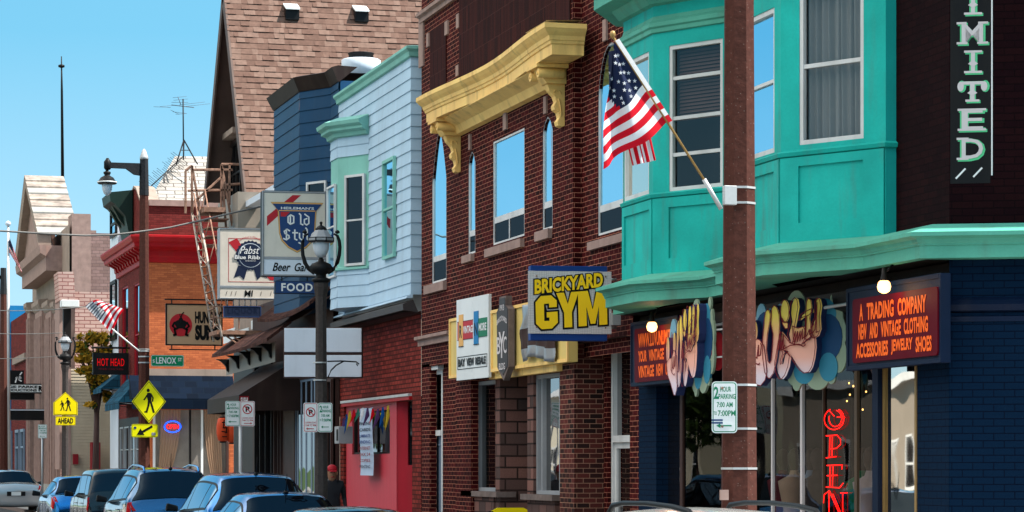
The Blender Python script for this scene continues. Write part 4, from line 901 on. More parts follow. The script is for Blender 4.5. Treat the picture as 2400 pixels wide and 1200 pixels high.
text(m, fq, 'B', mid - .42 * Wd, mid - .12 * Wd, z0 + .32 * H, z0 + .52 * H, .014, 'pink_white', .01); text(m, fq, 'C', mid + .12 * Wd, mid + .40 * Wd, z0 + .32 * H, z0 + .52 * H, .014, 'pink_white', .01)
text(m, fq, 'BLDG', mid - .24 * Wd, mid + .26 * Wd, z0 + .13 * H, z0 + .21 * H, .014, 'pink_white', .02); m.build('lettering', t)
# draped banner
fb = FA(10.94); a, c = fb.S(1228), fb.S(1301); z0, z1 = fb.Z(1228, 848), fb.Z(1228, 716)
vs = []; fs = []; n, k = 24, 14
for j in range(k + 1):
    for i in range(n + 1):
        u, v = i / n, j / k; vs.append(fb.pt(a + (c - a) * (u + .03 * math.sin(v * 9) * (1 - u)), z1 + (z0 - z1) * v + .06 * math.sin(u * 5) * v, .02 + .035 * math.sin(u * 22 + 3 * v) * (.3 + v) + .01 * math.sin(v * 17 + u * 40)))
for j in range(k):
    for i in range(n): fs.append((j * (n + 1) + i, j * (n + 1) + i + 1, (j + 1) * (n + 1) + i + 1, (j + 1) * (n + 1) + i))
m = MB(); m.mesh(vs, fs, 'steel', True)
for j in range(k):
    if 5 < j < 11:
        for i in range(n): m.m[j * n + i] = m.mi('brown_trim')
o = m.build('draped_banner'); md = o.modifiers.new('t', 'SOLIDIFY'); md.thickness = .006
tag(o, 'crumpled grey and brown vinyl banner hanging below the gym sign', 'banner')
# gym sign
fg = Fr((11.1, PX(1433, 11.1)), 84); r1 = fg.S(1433); r0 = fg.S(1238); z0, z1 = fg.Z(1433, 783), fg.Z(1433, 637)
t = thing('gym_sign', 'diamond plate gym sign with big yellow letters on a blue box', 'sign', fg.pt((r0 + r1) / 2, z0))
m = MB(); m.box(fg, fg.S(1244), fg.S(1424), fg.Z(1424, 799), fg.Z(1424, 624), -.22, -.02, 'gym_blue'); m.build('box', t, .008)
m = MB(); m.box(fg, r0, r1, z0, z1, -.018, .0, 'diamond_plate'); m.build('plate', t)
Wd, H = r1 - r0, z1 - z0
m = MB()
for bd, d_, mm in ((.13, .006, 'ink'), (.040, .012, 'gym_yellow')):
    g_ = .020 if mm == 'ink' else 0
    def w1(u, v): return r0 + Wd * .075 - g_ + (Wd * .82 + 2 * g_) * u, z0 + H * (.625) - g_ * .8 + H * .13 * u + (H * .235 + 1.6 * g_) * v
    text(m, fg, 'BRICKYARD', 0, 0, 0, 0, d_, mm, bold=bd, warp=w1)
for ch_, x_, w_ in (('G', .095, .26), ('Y', .345, .27), ('M', .605, .345)):
    P_ = {'G': [(.25, 0), (.72, 0), (1, .17), (1, .50), (.50, .50), (.50, .34), (.62, .34), (.62, .24), (.38, .24), (.38, .76), (.62, .76), (.62, .64), (.97, .64), (.97, .84), (.72, 1), (.25, 1), (0, .82), (0, .18)],
          'Y': [(.33, 0), (.67, 0), (.67, .42), (1, 1), (.66, 1), (.50, .66), (.34, 1), (0, 1), (.33, .42)], 'M': [(0, 0), (.28, 0), (.28, .55), (.42, .05), (.58, .05), (.72, .55), (.72, 0), (1, 0), (1, 1), (.66, 1), (.5, .45), (.34, 1), (0, 1)]}[ch_]
    def mp(p): u = x_ + w_ * p[0]; return r0 + Wd * (u - .01 * p[1]), z0 + H * (.05 + .11 * u + (.56 if ch_ != 'G' else .53) * p[1])
    Q_ = [mp(p) for p in P_]; n_ = len(Q_); O_ = []
    for i in range(n_):
        a_, b_, c_ = Vector(Q_[i - 1]), Vector(Q_[i]), Vector(Q_[(i + 1) % n_]); e1 = (b_ - a_).normalized(); e2 = (c_ - b_).normalized(); n1 = Vector((e1.y, -e1.x)); n2 = Vector((e2.y, -e2.x)); o_ = (n1 + n2) / max(.35, 1 + n1.dot(n2)) * .026; O_.append(tuple(b_ + o_))
    m.prism(fg, O_, .001, .006, 'ink'); m.prism(fg, Q_, .006, .011, 'gym_yellow')
m.build('lettering', t)
m = MB()
for u in (.1, .93):
    for v in (.1, .92): m.prism(fg, ell(r0 + Wd * u, z0 + H * v, .012, .012, 8), 0, .01, 'rust')
m.build('screw', t)
m = MB(); m.tube([fg.pt(r1 - .02, z0 + .1, -.12), fg.pt(r1 + .1, z0 + .1, -.12)], .02, 'steel'); m.tube([fg.pt(r1 - .02, z1 - .1, -.12), fg.pt(r1 + .1, z1 - .1, -.12)], .02, 'steel'); m.build('arm', t)
# meter boxes between the brick building and teal belt
m = MB(); p = P3(1455, 750, 11.2); m.wbox((p.x - .12, p.y, p.z - .07), (p.x, p.y + .15, p.z + .1), 'grey_trim'); m.build('meter_box', B2)
# ================================================================== light blue sided house
X3 = 11.1; f3 = FA(X3); YN3 = PX(965, X3); YL3 = PX(795, X3)
B3 = thing('light_blue_house', 'light blue clapboard upper storey with mint bay over a red brick shopfront', 'building', (X3, YN3, 0))
zb3, zt3_ = f3.Z(965, 690), f3.Z(965, 122)
b = MB()
b.siding(f3, -YL3, -YN3, zb3, zt3_, .225, 'lightblue_siding')
fn = FN(YN3); b.siding(fn, X3 - .02, X3 + 3, zb3, zt3_ - .05, .225, 'lightblue_siding')
b.wbox((X3 + .03, YN3 + .03, zb3 + .02), (X3 + 12, YL3 - .03, zt3_ - .03), 'lightblue_siding')
b.side(f3, [(0, zb3), (.12, zb3 - .05), (.13, zb3 - .08), (0, zb3 - .07)], -YL3, -YN3 + .1, 'lightblue_siding')
b.build('siding', B3)
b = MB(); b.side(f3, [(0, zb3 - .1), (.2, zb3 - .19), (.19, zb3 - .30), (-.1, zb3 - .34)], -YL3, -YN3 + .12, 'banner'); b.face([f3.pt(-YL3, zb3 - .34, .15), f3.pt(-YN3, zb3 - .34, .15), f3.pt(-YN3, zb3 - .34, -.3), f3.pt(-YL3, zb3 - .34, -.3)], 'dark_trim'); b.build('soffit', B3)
b = MB(); sweep(b, [(X3, YL3), (X3, YN3), (X3 + 1.5, YN3)], [(0, zt3_ - .1), (.06, zt3_ - .08), (.08, zt3_), (.13, zt3_ + .05), (.13, zt3_ + .1), (0, zt3_ + .13)], 'mint_trim'); b.build('coping', B3)
win(B3, f3, (f3.S(904), f3.S(931), f3.Z(904, 610), f3.Z(904, 379)), .02, .06, .06, 'mint_trim', 'glass_sky', rails=(.5,))
BAY3 = bay_pts(792, 866, X3, .72); G, F, V, E = BAY3; ff, nf = Fr(F, 0), Fr(V, 30); ln = (E - V).length; lf = (V - F).length; lg = (F - G).length; gf = Fr(G, -30)
zc0 = ff.Z(792, 722); zc1 = ff.Z(792, 318); zs_ = nf.Z(812, 628); 
b = MB()
for fr, l in ((gf, lg), (ff, lf), (nf, ln)):
    b.siding(fr, 0, l, zc0, zs_, .22, 'lightblue_siding'); b.box(fr, 0, l, zs_, zs_ + .001, 0, .01, 'mint_trim')
    b.face([fr.pt(0, zs_), fr.pt(l, zs_), fr.pt(l, zc1 - .45), fr.pt(0, zc1 - .45)], 'mint_trim'); b.siding(fr, 0, l, zc1 - .45, zc1, .22, 'lightblue_siding')
b.face([(p.x, p.y, zc0 + .005) for p in (G, F, V, E)], 'lightblue_siding')
o3 = b.build('bay', B3)
b = MB(); sweep(b, [G, F, V, E], [(0, zc1 - .06), (.08, zc1 - .04), (.10, zc1 + .03), (.2, zc1 + .07), (.2, zc1 + .12), (.28, zc1 + .17), (.3, zc1 + .24), (0, zc1 + .36)], 'mint_trim'); sweep(b, [G, F, V, E], [(0, zs_ - .05), (.06, zs_ - .04), (.06, zs_), (0, zs_ + .02)], 'mint_trim')
b.build('crown', o3)
win(o3, nf, (nf.S(812), nf.S(858), zs_ + .03, nf.Z(812, 412)), .012, .05, .05, 'white_trim', 'glass_dark', rails=(.5,))
win(o3, ff, (ff.S(772), ff.S(790), ff.Z(772, 655), ff.Z(772, 440)), .012, .04, .05, 'white_trim', 'glass_sky', rails=(.55,))
fb3 = FA(11.3); YQ = PX(797, 11.3); YQ2 = PX(987, 11.3)
so = (fb3.S(806), fb3.S(966), .1, fb3.Z(806, 946))
b = MB(); b.wall(fb3, -YQ, -YQ2, .1, zb3 - .3, [so], 'brick_red', .9); b.build('lower_wall', B3)
b = MB(); b.box(fb3, so[0], so[1] - .02, so[3], so[3] + .05, -.02, .08, 'galv'); b.box(fb3, so[0], so[1] - .02, so[3] - .07, so[3], -.05, .06, 'red_trim'); b.build('flashing', B3)
sw = (fb3.S(820), fb3.S(908), fb3.Z(820, 1065), fb3.Z(820, 968)); sR = fb3.S(923)
fr3 = fb3.off(-.05)
b = MB(); b.wall(fr3, so[0], sR, .1, so[3] - .07, [sw], 'red_boards', .1); b.box(fb3, sR, sR + .02, .1, so[3] - .07, -1.0, -.05, 'red_boards'); 
fd = FN(fb3.pt(so[1], 0).y + 1.0)
b.box(fb3, sR, so[1], .1, so[3], -1.1, -1.0, 'red_wood'); fdr = Fr(fb3.pt(sR, 0, -.06).xy, 38); l_ = 1.25
b.wall(fdr, 0, l_, .1, so[3] - .07, [(.28, 1.1, 1.75, 3.0)], 'red_wood', .05); b.build('shop_front', B3)
win(B3, fr3, sw, -.09, .04, .05, 'dark_trim', 'glass_shop', mulls=(.33, .62), name='shop_window')
g = MB(); g.face([fdr.pt(.28, 1.75, -.04), fdr.pt(1.1, 1.75, -.04), fdr.pt(1.1, 3.0, -.04), fdr.pt(.28, 3.0, -.04)], 'glass_dark'); g.build('door_pane', B3)
# poster, pennants, box by the red front
fpz = FA(11.16); a, c, z0, z1 = fpz.S(844), fpz.S(873), fpz.Z(844, 1114), fpz.Z(844, 958)
t = thing('banner_poster', 'long pale blue hanging poster in the red shopfront window', 'poster', fpz.pt(a, z0)); m = MB(); n = 10
vs = []; fs = []
for j in range(n + 1):
    v = j / n
    for u in (0, .33, .66, 1): vs.append(fpz.pt(a + (c - a) * u, z1 + (z0 - z1) * v, .015 * math.sin(v * 6) + .01 * math.sin(u * 5)))
for j in range(n):
    for i in range(3): fs.append((j * 4 + i, j * 4 + i + 1, j * 4 + 5 + i, j * 4 + 4 + i))
m.mesh(vs, fs, 'poster'); m.build('sheet', t)
m = MB(); z = z1 - .3
for i, (w_, mm) in enumerate((('PHONE', 'sign_navy'), ('CARDS', 'sign_navy'), ('LAMINATE', 'gym_blue'), ('BINDING', 'gym_blue'), ('INTERNET', 'maroon'), ('FAX 24', 'maroon'), ('COPIES', 'maroon'), ('PRINTING', 'sign_navy'))):
    text(m, fpz, w_, a + .08, c - .08, z - .045, z + .02, .03, mm, .02); z -= .125
m.build('lettering', t)
cols = ['pennant_purple', 'pennant_blue', 'pennant_yellow', 'flag_red', 'pennant_green', 'flag_white', 'pennant_purple', 'flag_red']
t = thing('pennant_string', 'string of small coloured pennant flags across the red shopfront', 'bunting', fpz.pt(fpz.S(812), 2.8))
pts = [P3(800, 985, 11.05), P3(820, 962, 11.05), P3(850, 955, 11.0), P3(885, 958, 11.0), P3(920, 946, 11.05)]
m = MB(); m.tube(pts, .004, 'ink', 4); m.build('cord', t)
for i in range(11):
    u = .3 + i * .34; k = int(u); p = pts[k].lerp(pts[min(k + 1, 4)], u - k); l = random.uniform(.28, .52); dx = random.uniform(.05, .32)
    m = MB(); m.mesh([p + Vector((0, .08, 0)), p - Vector((0, .08, 0)), p + Vector((-.05, -.02 + dx, -l)), p + Vector((.05, .06, -l * .4))], [(0, 1, 3), (0, 3, 2), (1, 3, 2)], cols[i % 8]); m.build('pennant', t)
m = MB(); p = P3(795, 1040, 11.0); m.wbox((p.x - .1, p.y - .45, p.z), (p.x + .2, p.y, p.z + .36), 'grey_trim'); m.wbox((p.x - .115, p.y - .4, p.z + .06), (p.x - .1, p.y - .25, p.z + .3), 'black')
tag(m.build('wall_unit', None, .01), 'grey louvred metal box on wall at left of the red shopfront', 'air vent')
# ================================================================== navy sided house with bay, dark shopfront below
X4 = 11.1; f4 = FA(X4); YL4 = PX(640, X4); YN4 = YL3
B4 = thing('dark_blue_house', 'navy clapboard house with tall bay and metal capped parapet', 'building', (X4, YN4, 0))
BAY4 = bay_pts(703, 776, X4, 3.2); G, F, V, E = BAY4; ff, nf = Fr(F, 0), Fr(V, 30); ln = (E - V).length; lf = (V - F).length
z0, z1 = ff.Z(703, 725), ff.Z(703, 213)
b = MB(); b.siding(ff, 0, lf, z0, z1, .27, 'darkblue_siding'); b.siding(nf, 0, ln, z0, z1, .27, 'darkblue_siding'); b.siding(f4, f4.S(776), -YN4, z0, z1 + .0, .27, 'darkblue_siding')
b.wbox((X4 + .03, YN4 + .02, z0), (X4 + 9, F.y, z1), 'darkblue_siding'); b.face([(F.x, F.y, z0), (X4, F.y, z0), (X4, F.y, z1), (F.x, F.y, z1)], 'darkblue_siding')
b.build('siding', B4)
b = MB(); sweep(b, [(X4, F.y), F, V, E, (X4, YN4)], [(0, z1 - .03), (.03, z1 - .02), (.10, z1 + .14), (.16, z1 + .28), (.02, z1 + .32), (-.4, z1 + .3)], 'brown_metal'); b.face([(p[0], p[1], z1 + .295) for p in ((X4 + 9, F.y), F, V, E, (X4 + 9, YN4))], 'black'); b.build('roof_edge', B4)
b = MB(); p = P3(846, 168, 13.5); zz = z1 + .3
b.wbox((p.x - 1.4, p.y - .6, zz), (p.x + 1.2, p.y + .6, zz + .3), 'black'); b.build('roof_curb', B4)
v_ = P3(846, 182, 13.5); k = 13.5 / rc(846)[0] / FPX
t = thing('roof_vent', 'round galvanised roof vent with black cap above the navy house', 'roof vent', (v_.x, v_.y, zz))
m = MB(); m.lathe((v_.x, v_.y, v_.z), [(46 * k, 0), (46 * k, 40 * k), (43 * k, 42 * k), (29 * k, 42 * k)], 'sign_white', 20); m.build('drum', t)
m = MB(); m.lathe((v_.x, v_.y, v_.z + 42 * k), [(28 * k, 0), (29 * k, 4 * k), (29 * k, 12 * k), (31 * k, 13 * k), (31 * k, 15 * k), (26 * k, 16 * k)], 'black', 20); m.build('cap', t)
win(B4, nf, (nf.S(722), nf.S(768), nf.Z(722, 560), nf.Z(722, 428)), .012, .05, .05, 'white_trim', 'glass_dark', rails=(.5,))
# curved pent roof above dark storefront
p0, p1 = P3(603, 752, 10.45), P3(724, 708, 10.45)
def pent(parent, x0, y0, x1, y1, X, dep, th, mat, name='pent_roof', sag=.12, n=10):
    m = MB(); a_, c_ = P3(x0, y0, X), P3(x1, y1, X)
    for i in range(n):
        def at_(u): p = a_.lerp(c_, u); p.z += sag * (4 * (u - .5) ** 2 - 1) * 1.0; return p
        u, v = at_(i / n), at_((i + 1) / n)
        vs = []
        for p in (u, v): vs += [p, p + Vector((0, 0, th)), p + Vector((dep, 0, dep * .75 + th)), p + Vector((dep, 0, dep * .75))]
        m.mesh(vs, [(0, 4, 5, 1), (1, 5, 6, 2), (2, 6, 7, 3), (3, 7, 4, 0), (0, 1, 2, 3), (4, 7, 6, 5)], mat)
    return m.build(name, parent)
pent(B4, 603, 754, 724, 716, 10.4, .6, .07, 'shingle_brown')
pent(B4, 655, 764, 765, 700, 10.7, .4, .02, 'brown_trim', 'awning_frame', .1)
fs4 = FA(11.15)
b = MB(); YS = PX(592, 11.15)
b.wall(fs4, -YS, -YQ, .1, z0 + .6, [(fs4.S(x0), fs4.S(x1), .4, fs4.Z(x0, yt)) for x0, x1, yt in ((600, 640, 858), (646, 662, 855), (690, 742, 893), (752, 780, 893))], 'brown_trim', .15)
b.build('shop_wall', B4)
for x0, x1, yt, mu, g, fm in ((600, 640, 858, (.3, .62), 'glass_dark', 'dark_trim'), (646, 662, 855, (.5,), 'glass_dark', 'brown_trim'), (690, 742, 893, (.10, .26, .48, .72, .86), 'glass_shop', 'blue_grey'), (752, 780, 893, (.5,), 'glass_dark', 'brown_trim')):
    a, c = fs4.S(x0), fs4.S(x1); win(B4, fs4, (a, c, .4, fs4.Z(x0, yt)), -.05, .05, .1 if x0 != 690 else .03, fm, g, rails=(.72,) if x0 < 690 else (), mulls=mu, name='shop_window', rw=.04 if x0 != 690 else .12)
b = MB(); b.wall(fs4.off(-.2), f4.S(640) , -YQ, 2.8, z0 + .3, [], 'shingle_brown'); b.build('fascia', B4)
# white blank sign box
fwb = Fr((11.1, PX(861, 11.1)), 76)
r1 = fwb.S(850, .12); r0 = fwb.S(664, .12); za, zb_ = fwb.Z(850, 886, .12), fwb.Z(850, 767, .12)
t = thing('blank_sign_box', 'large blank two panel white sign box behind the lamp post', 'sign', fwb.pt((r0 + r1) / 2, za))
m = MB(); m.box(fwb, r0, r1, za, zb_, -.12, .10, 'brown_trim'); m.build('case', t, .01)
hm = za + (zb_ - za) * .48
for a_, c_ in ((za + .02, hm - .03), (hm + .03, zb_ - .02)):
    m = MB(); m.box(fwb, r0 + .02, r1 - .02, a_, c_, .10, .135, 'sign_white'); m.build('panel', t, .012)
# ------------- projecting beer signs
def proj(x0, x1, yt, yb, xr, X, ang, d=0):
    f = Fr((X, PX(xr, X)), ang); return f, f.S(x0), f.S(x1), f.Z(x1, yb), f.Z(x1, yt)
f, s0, s1, z0, z1 = proj(614, 766, 450, 648, 766, 11.0, 86)
t = thing('beer_sign', 'upper beer sign with blue shield and Beer Garden strip below', 'sign', f.pt((s0 + s1) / 2, z0))
m = MB(); m.box(f, s0, s1, z0, z1, -.36, -.01, 'dark_trim'); ringbox(m, f, s0, s1, z0, z1, .035, -.01, .02, 'grey_trim')
H = z1 - z0; Wd = s1 - s0; zd = z0 + H * .21; m.box(f, s0, s1, zd - .03, zd + .03, -.01, .015, 'grey_trim'); m.build('case', t, .008)
m = MB(); m.box(f, s0 + .04, s1 - .04, zd + .03, z1 - .04, -.008, .008, 'cream_sign'); m.build('face_panel', t, .004)
m = MB(); m.box(f, s0 + .04, s1 - .04, z0 + .035, zd - .03, -.008, .006, 'sign_white'); m.build('lower_panel', t)
def Q(u, v): return s0 + Wd * u, z0 + H * v       # u right, v up
m = MB()
m.face([f.pt(*Q(.06, .62), .010), f.pt(*Q(.06, .53), .010), f.pt(*Q(.46, .835), .010), f.pt(*Q(.60, .955), .010), f.pt(*Q(.50, .955), .010)], 'sign_red') if 0 else m.face([f.pt(*Q(a_, c_), .010) for a_, c_ in ((.075, .585), (.075, .70), (.47, .955), (.60, .955))], 'sign_red')
sh = [(.13, .87), (.95, .87), (.84, .77), (.82, .50), (.78, .41), (.68, .33), (.54, .275), (.40, .33), (.30, .41), (.26, .50), (.24, .77)]
def scl(p, k): cx, cy = .54, .60; return [(cx + (a_ - cx) * k, cy + (c_ - cy) * k) for a_, c_ in p]
m.prism(f, [Q(*p) for p in sh], .008, .013, 'gold'); m.prism(f, [Q(*p) for p in scl(sh, .975)], .013, .015, 'hot_orange'); m.prism(f, [Q(*p) for p in scl(sh, .93)], .015, .019, 'sign_blue')
m.face([f.pt(*Q(a_, c_), .0205) for a_, c_ in ((.285, .70), (.285, .755), (.43, .755), (.36, .70))], 'sign_red')
m.box(f, Q(.26, 0)[0], Q(.82, 0)[0], Q(0, .765)[1], Q(0, .775)[1], .019, .021, 'hot_orange'); m.build('shield', t)
m = MB()
text(m, f, "HEILEMAN'S", *[Q(.29, 0)[0], Q(.80, 0)[0]], Q(0, .785)[1], Q(0, .815)[1], .023, 'letter_white', .02)
# blackletter-like strokes
def strokes(lst, ox, oy, w, h, wd, d, mm):
    for p in lst: line2(m, f, [(ox + x * w, oy + y * h) for x, y in p], wd, d, mm)
GL = {'O': [[(.3, .05), (0, .25), (0, .8), (.35, 1), (.75, .85), (.75, .2), (.3, .05)], [(.3, .2), (.3, .85)]], 'l': [[(.1, 1.15), (.3, 1), (.3, .1), (.6, 0)]], 'd': [[(.1, 1.1), (.65, .8), (.65, .15), (.35, 0), (.05, .15), (.05, .55), (.4, .65)]],
      'S': [[(.85, .85), (.5, 1), (.1, .8), (.2, .6), (.75, .4), (.8, .2), (.4, 0), (0, .12)], [(.4, 1), (.4, .1)]], 't': [[(.3, .95), (.3, .1), (.6, 0)], [(.0, .68), (.7, .68)]], 'y': [[(.1, .65), (.1, .2), (.4, .02)], [(.65, .7), (.65, -.1), (.3, -.35), (0, -.25)]], 'e': [[(.1, .3), (.6, .5), (.35, .7), (.1, .55), (.1, .15), (.4, 0), (.65, .12)]]}
x = .40
for ch_ in 'Old': strokes(GL[ch_], Q(x, 0)[0], Q(0, .605)[1], Wd * .115, H * .115, .030, .024, 'letter_white'); x += .16 if ch_ == 'O' else .085
x = .33
for ch_ in 'Style': strokes(GL[ch_], Q(x, 0)[0], Q(0, .425)[1], Wd * .11, H * .125, .030, .024, 'letter_white'); x += .14 if ch_ == 'S' else .095
text(m, f, 'Beer', Q(.16, 0)[0], Q(.44, 0)[0], Q(0, .055)[1], Q(0, .155)[1], .012, 'ink', .02, .35); text(m, f, 'Garden', Q(.50, 0)[0], Q(.90, 0)[0], Q(0, .055)[1], Q(0, .155)[1], .012, 'ink', .02, .35); m.build('lettering', t)
m = MB()
for zz in (z0 + .3, z1 - .25): m.tube([f.pt(s1 - .05, zz, -.15), f.pt(s1 + .12, zz, -.15)], .025, 'dark_trim')
m.build('bracket', t)
f, s0, s1, z0, z1 = proj(645, 737, 659, 689, 766, 11.0, 86)
t = thing('food_sign', 'small dark blue sign with white FOOD letters hanging below Beer Garden panel', 'sign', f.pt((s0 + s1) / 2, z0)); m = MB(); m.box(f, s0, s1 + .05, z0, z1, -.12, 0, 'sign_navy'); m.box(f, s0 + .015, s1 + .03, z0 + .015, z1 - .015, 0, .006, 'sign_blue'); m.build('case', t)
m = MB(); text(m, f, 'FOOD', s0 + .13, s1 - .04, z0 + .05, z1 - .05, .01, 'letter_white', .03, space=1.15); m.build('lettering', t); m = MB()
for s_ in (s0 + .15, s1 - .15): m.tube([f.pt(s_, z1, -.06), f.pt(s_, z1 + .14, -.06)], .012, 'dark_trim', 6)
m.build('hanger', t)
f, s0, s1, z0, z1 = proj(512, 656, 537, 702, 656, 11.0, 86)
t = thing('beer_sign', 'lower weathered beer sign with navy ribbon rosette', 'sign', f.pt((s0 + s1) / 2, z0)); H = z1 - z0; Wd = s1 - s0; zd = z0 + H * .17
m = MB(); m.box(f, s0, s1, z0, z1, -.34, -.01, 'grey_trim'); ringbox(m, f, s0, s1, z0, z1, .03, -.01, .02, 'steel'); m.box(f, s0, s1, zd - .03, zd + .03, -.01, .015, 'steel'); m.build('case', t, .008)
m = MB(); m.box(f, s0 + .035, s1 - .035, zd + .03, z1 - .035, -.008, .008, 'cream_sign'); m.build('face_panel', t, .004); m = MB(); m.box(f, s0 + .035, s1 - .035, z0 + .03, zd - .03, -.008, .006, 'cream_sign'); m.build('lower_panel', t)
m = MB(); ringbox(m, f, Q(.16, 0)[0], Q(.97, 0)[0], Q(0, .24)[1], Q(0, .86)[1], .012, .008, .011, 'sign_red')
m.face([f.pt(*Q(a_, c_), .012) for a_, c_ in ((.16, .80), (.30, .86), (.42, .70), (.34, .62))], 'sign_red'); m.face([f.pt(*Q(a_, c_), .012) for a_, c_ in ((.70, .40), (.82, .40), (.96, .27), (.84, .27))], 'sign_red')
cx, cz = Q(.52, .62); r_ = Wd * .235
m.prism(f, [(cx + r_ * (1 + (.05 if k % 2 else -.03)) * math.cos(math.pi * k / 24), cz + r_ * (1 + (.05 if k % 2 else -.03)) * math.sin(math.pi * k / 24)) for k in range(48)], .010, .016, 'sign_navy'); m.prism(f, ell(cx, cz, r_ * .84, r_ * .84, 28), .016, .018, 'sign_white'); m.prism(f, ell(cx, cz, r_ * .80, r_ * .80, 28), .018, .020, 'sign_navy')
for sg in (-1, 1): m.prism(f, [(cx + sg * .06, cz - r_ * .8), (cx + sg * r_ * .85, cz - r_ * .7), (cx + sg * r_ * 1.15, cz - r_ * 1.55), (cx + sg * r_ * .75, cz - r_ * 1.42), (cx + sg * r_ * .45, cz - r_ * 1.7)], .009, .014, 'sign_navy')
m.box(f, cx - r_ * 1.15, cx + r_ * 1.15, cz - r_ * .30, cz + r_ * .02, .020, .023, 'sign_navy'); m.build('rosette', t)
m = MB(); text(m, f, 'Pabst', cx - r_ * .75, cx + r_ * .62, cz + r_ * .1, cz + r_ * .62, .026, 'letter_white', .0, .35); text(m, f, 'Blue Ribbon', cx - r_ * 1.1, cx + r_ * 1.12, cz - r_ * .27, cz - r_ * .0, .026, 'letter_white', .02)
def wp(u, v): a_ = math.pi * (.72 - .44 * u); rr = r_ * (1.22 + .13 * v); return cx + rr * math.cos(a_), cz + rr * math.sin(a_)
text(m, f, 'Established in Milwaukee', 0, 0, 0, 0, .013, 'sign_red', 0, .2, warp=wp); text(m, f, 'ESTABLISHED 1844', cx - r_ * .35, cx + r_ * .35, cz - r_ * .42, cz - r_ * .35, .026, 'letter_white'); text(m, f, 'MI', Q(.42, 0)[0], Q(.56, 0)[0], Q(0, .035)[1], Q(0, .125)[1], .012, 'ink', .02, .1)
for u in (.12, .2, .27, .68, .84): line2(m, f, [Q(u, .05), Q(u + .02, .11)], .01, .011, 'brown_trim')
m.build('lettering', t); m = MB()
for zz in (z0 + .3, z1 - .25): m.tube([f.pt(s1 - .05, zz, -.15), f.pt(s1 + .12, zz, -.15)], .025, 'dark_trim')
m.build('bracket', t)
f, s0, s1, z0, z1 = proj(524, 612, 718, 744, 656, 11.0, 86)
t = thing('faded_blue_sign', 'small faded navy sign board hanging under the rosette beer sign', 'sign', f.pt((s0 + s1) / 2, z0)); m = MB(); m.box(f, s0, s1, z0, z1, -.14, 0, 'sign_navy'); ringbox(m, f, s0, s1, z0, z1, .015, 0, .008, 'sign_blue'); m.build('case', t, .006)
m = MB(); text(m, f, 'LIQUOR', s0 + .1, s1 - .08, z0 + .06, z1 - .05, .004, 'navy', .0, space=1.2); m.build('lettering', t); m = MB()
for k in range(6): m.tube([f.pt(s0 + .1 + (s1 - s0 - .2) * k / 5, z1, -.07), f.pt(s0 + .1 + (s1 - s0 - .2) * k / 5, z1 + .18, -.07)], .012, 'steel', 6)
m.build('hanger', t)
# ================================================================== gable house with the big brown shingle roof
X5 = 10.95; f5 = FA(X5)
B5 = thing('gable_roof_house', 'steep gabled house with broad red brown shingle roof and dark rakes', 'building', (X5, PX(575, X5), 0))
An = P3(575, 470, X5); Aa = P3(525, 0, X5); dv = (Aa - An); kk = 1.07; AP = An + dv * kk     # near rake
Af = P3(478, 470, X5); XE = 34.0
# far rake mirror
b = MB()
def roofside(p_e, p_r, nm, mat, lip):
    # courses from eave to ridge as real overlapping strips
    L_ = (p_r - p_e).length; n = int(L_ / .188); up = (p_r - p_e).normalized(); ex = Vector((1, 0, 0)); nn = up.cross(ex); 
    if nn.z < 0: nn = -nn
    m = MB(); rnd = random.Random(5); mts = ('shingle_a', 'shingle_b', 'shingle_c')
    for i in range(n):
        a_ = p_e + up * (L_ * i / n); c_ = p_e + up * (L_ * (i + 1) / n); x = 0; W_ = XE - X5
        while x < W_:
            w_ = min(rnd.choice((.12, .16, .22, .30)), W_ - x) if x < 9 else W_ - x
            l_ = lip * rnd.choice((.35, .5, .8, .95)); e0, e1 = ex * x, ex * (x + w_); mt = rnd.choice(mts)
            m.mesh([a_ + nn * l_ + e0, a_ + nn * l_ + e1, c_ + e1 + nn * .004, c_ + nn * .004 + e0, a_ + e0 - nn * .01, a_ + e1 - nn * .01], [(0, 1, 2, 3)], mt); m.mesh([a_ + nn * l_ + e0, a_ + nn * l_ + e1, a_ + e1 - nn * .01, a_ + e0 - nn * .01], [(0, 1, 2, 3)], 'shingle_brown')
            x += w_
    return m.build(nm, B5)
RO = roofside(An, AP, 'roof', 'shingle', .032)
FE = Vector((X5, 2 * AP.y - An.y + .3, An.z)); FE = P3(476, 470, X5); 
m = MB(); m.face([FE, AP, AP + Vector((XE - X5, 0, 0)), FE + Vector((XE - X5, 0, 0))], 'shingle'); m.build('far_roof', B5)
m = MB()   # rake boards and soffit
for e_ in (An, FE):
    d_ = (AP - e_).normalized(); side = Vector((0, 1, 0)) if e_ is An else Vector((0, -1, 0)); pn = Vector((1, 0, 0)).cross(d_); pn = pn if pn.z < 0 else -pn
    m.hexa([e_ + pn * .28, e_ + pn * .28 + Vector((.05, 0, 0)), AP + pn * .28 + Vector((.05, 0, 0)), AP + pn * .28, e_ - pn * .02, e_ - pn * .02 + Vector((.05, 0, 0)), AP - pn * .02 + Vector((.05, 0, 0)), AP - pn * .02], 'rake_brown')
    m.face([e_ + pn * .12 + Vector((.05, 0, 0)), AP + pn * .12 + Vector((.05, 0, 0)), AP + pn * .12 + Vector((.75, 0, 0)), e_ + pn * .12 + Vector((.75, 0, 0))], 'rake_brown')
m.build('rake_board', B5)
XG = X5 + .7; fG = FA(XG)
m = MB(); aN = Vector((XG, An.y + .15, An.z)); aF = Vector((XG, FE.y - .1, FE.z)); ap = Vector((XG, AP.y, AP.z - .3)); m.face([aN, ap, aF], 'shake_red'); m.build('gable_wall', B5)
win(B5, fG, (fG.S(543), fG.S(571), fG.Z(543, 476), fG.Z(543, 345)), .02, .07, .08, 'dark_trim', 'glass_dark', mulls=(.35, .62), rails=(.45,))
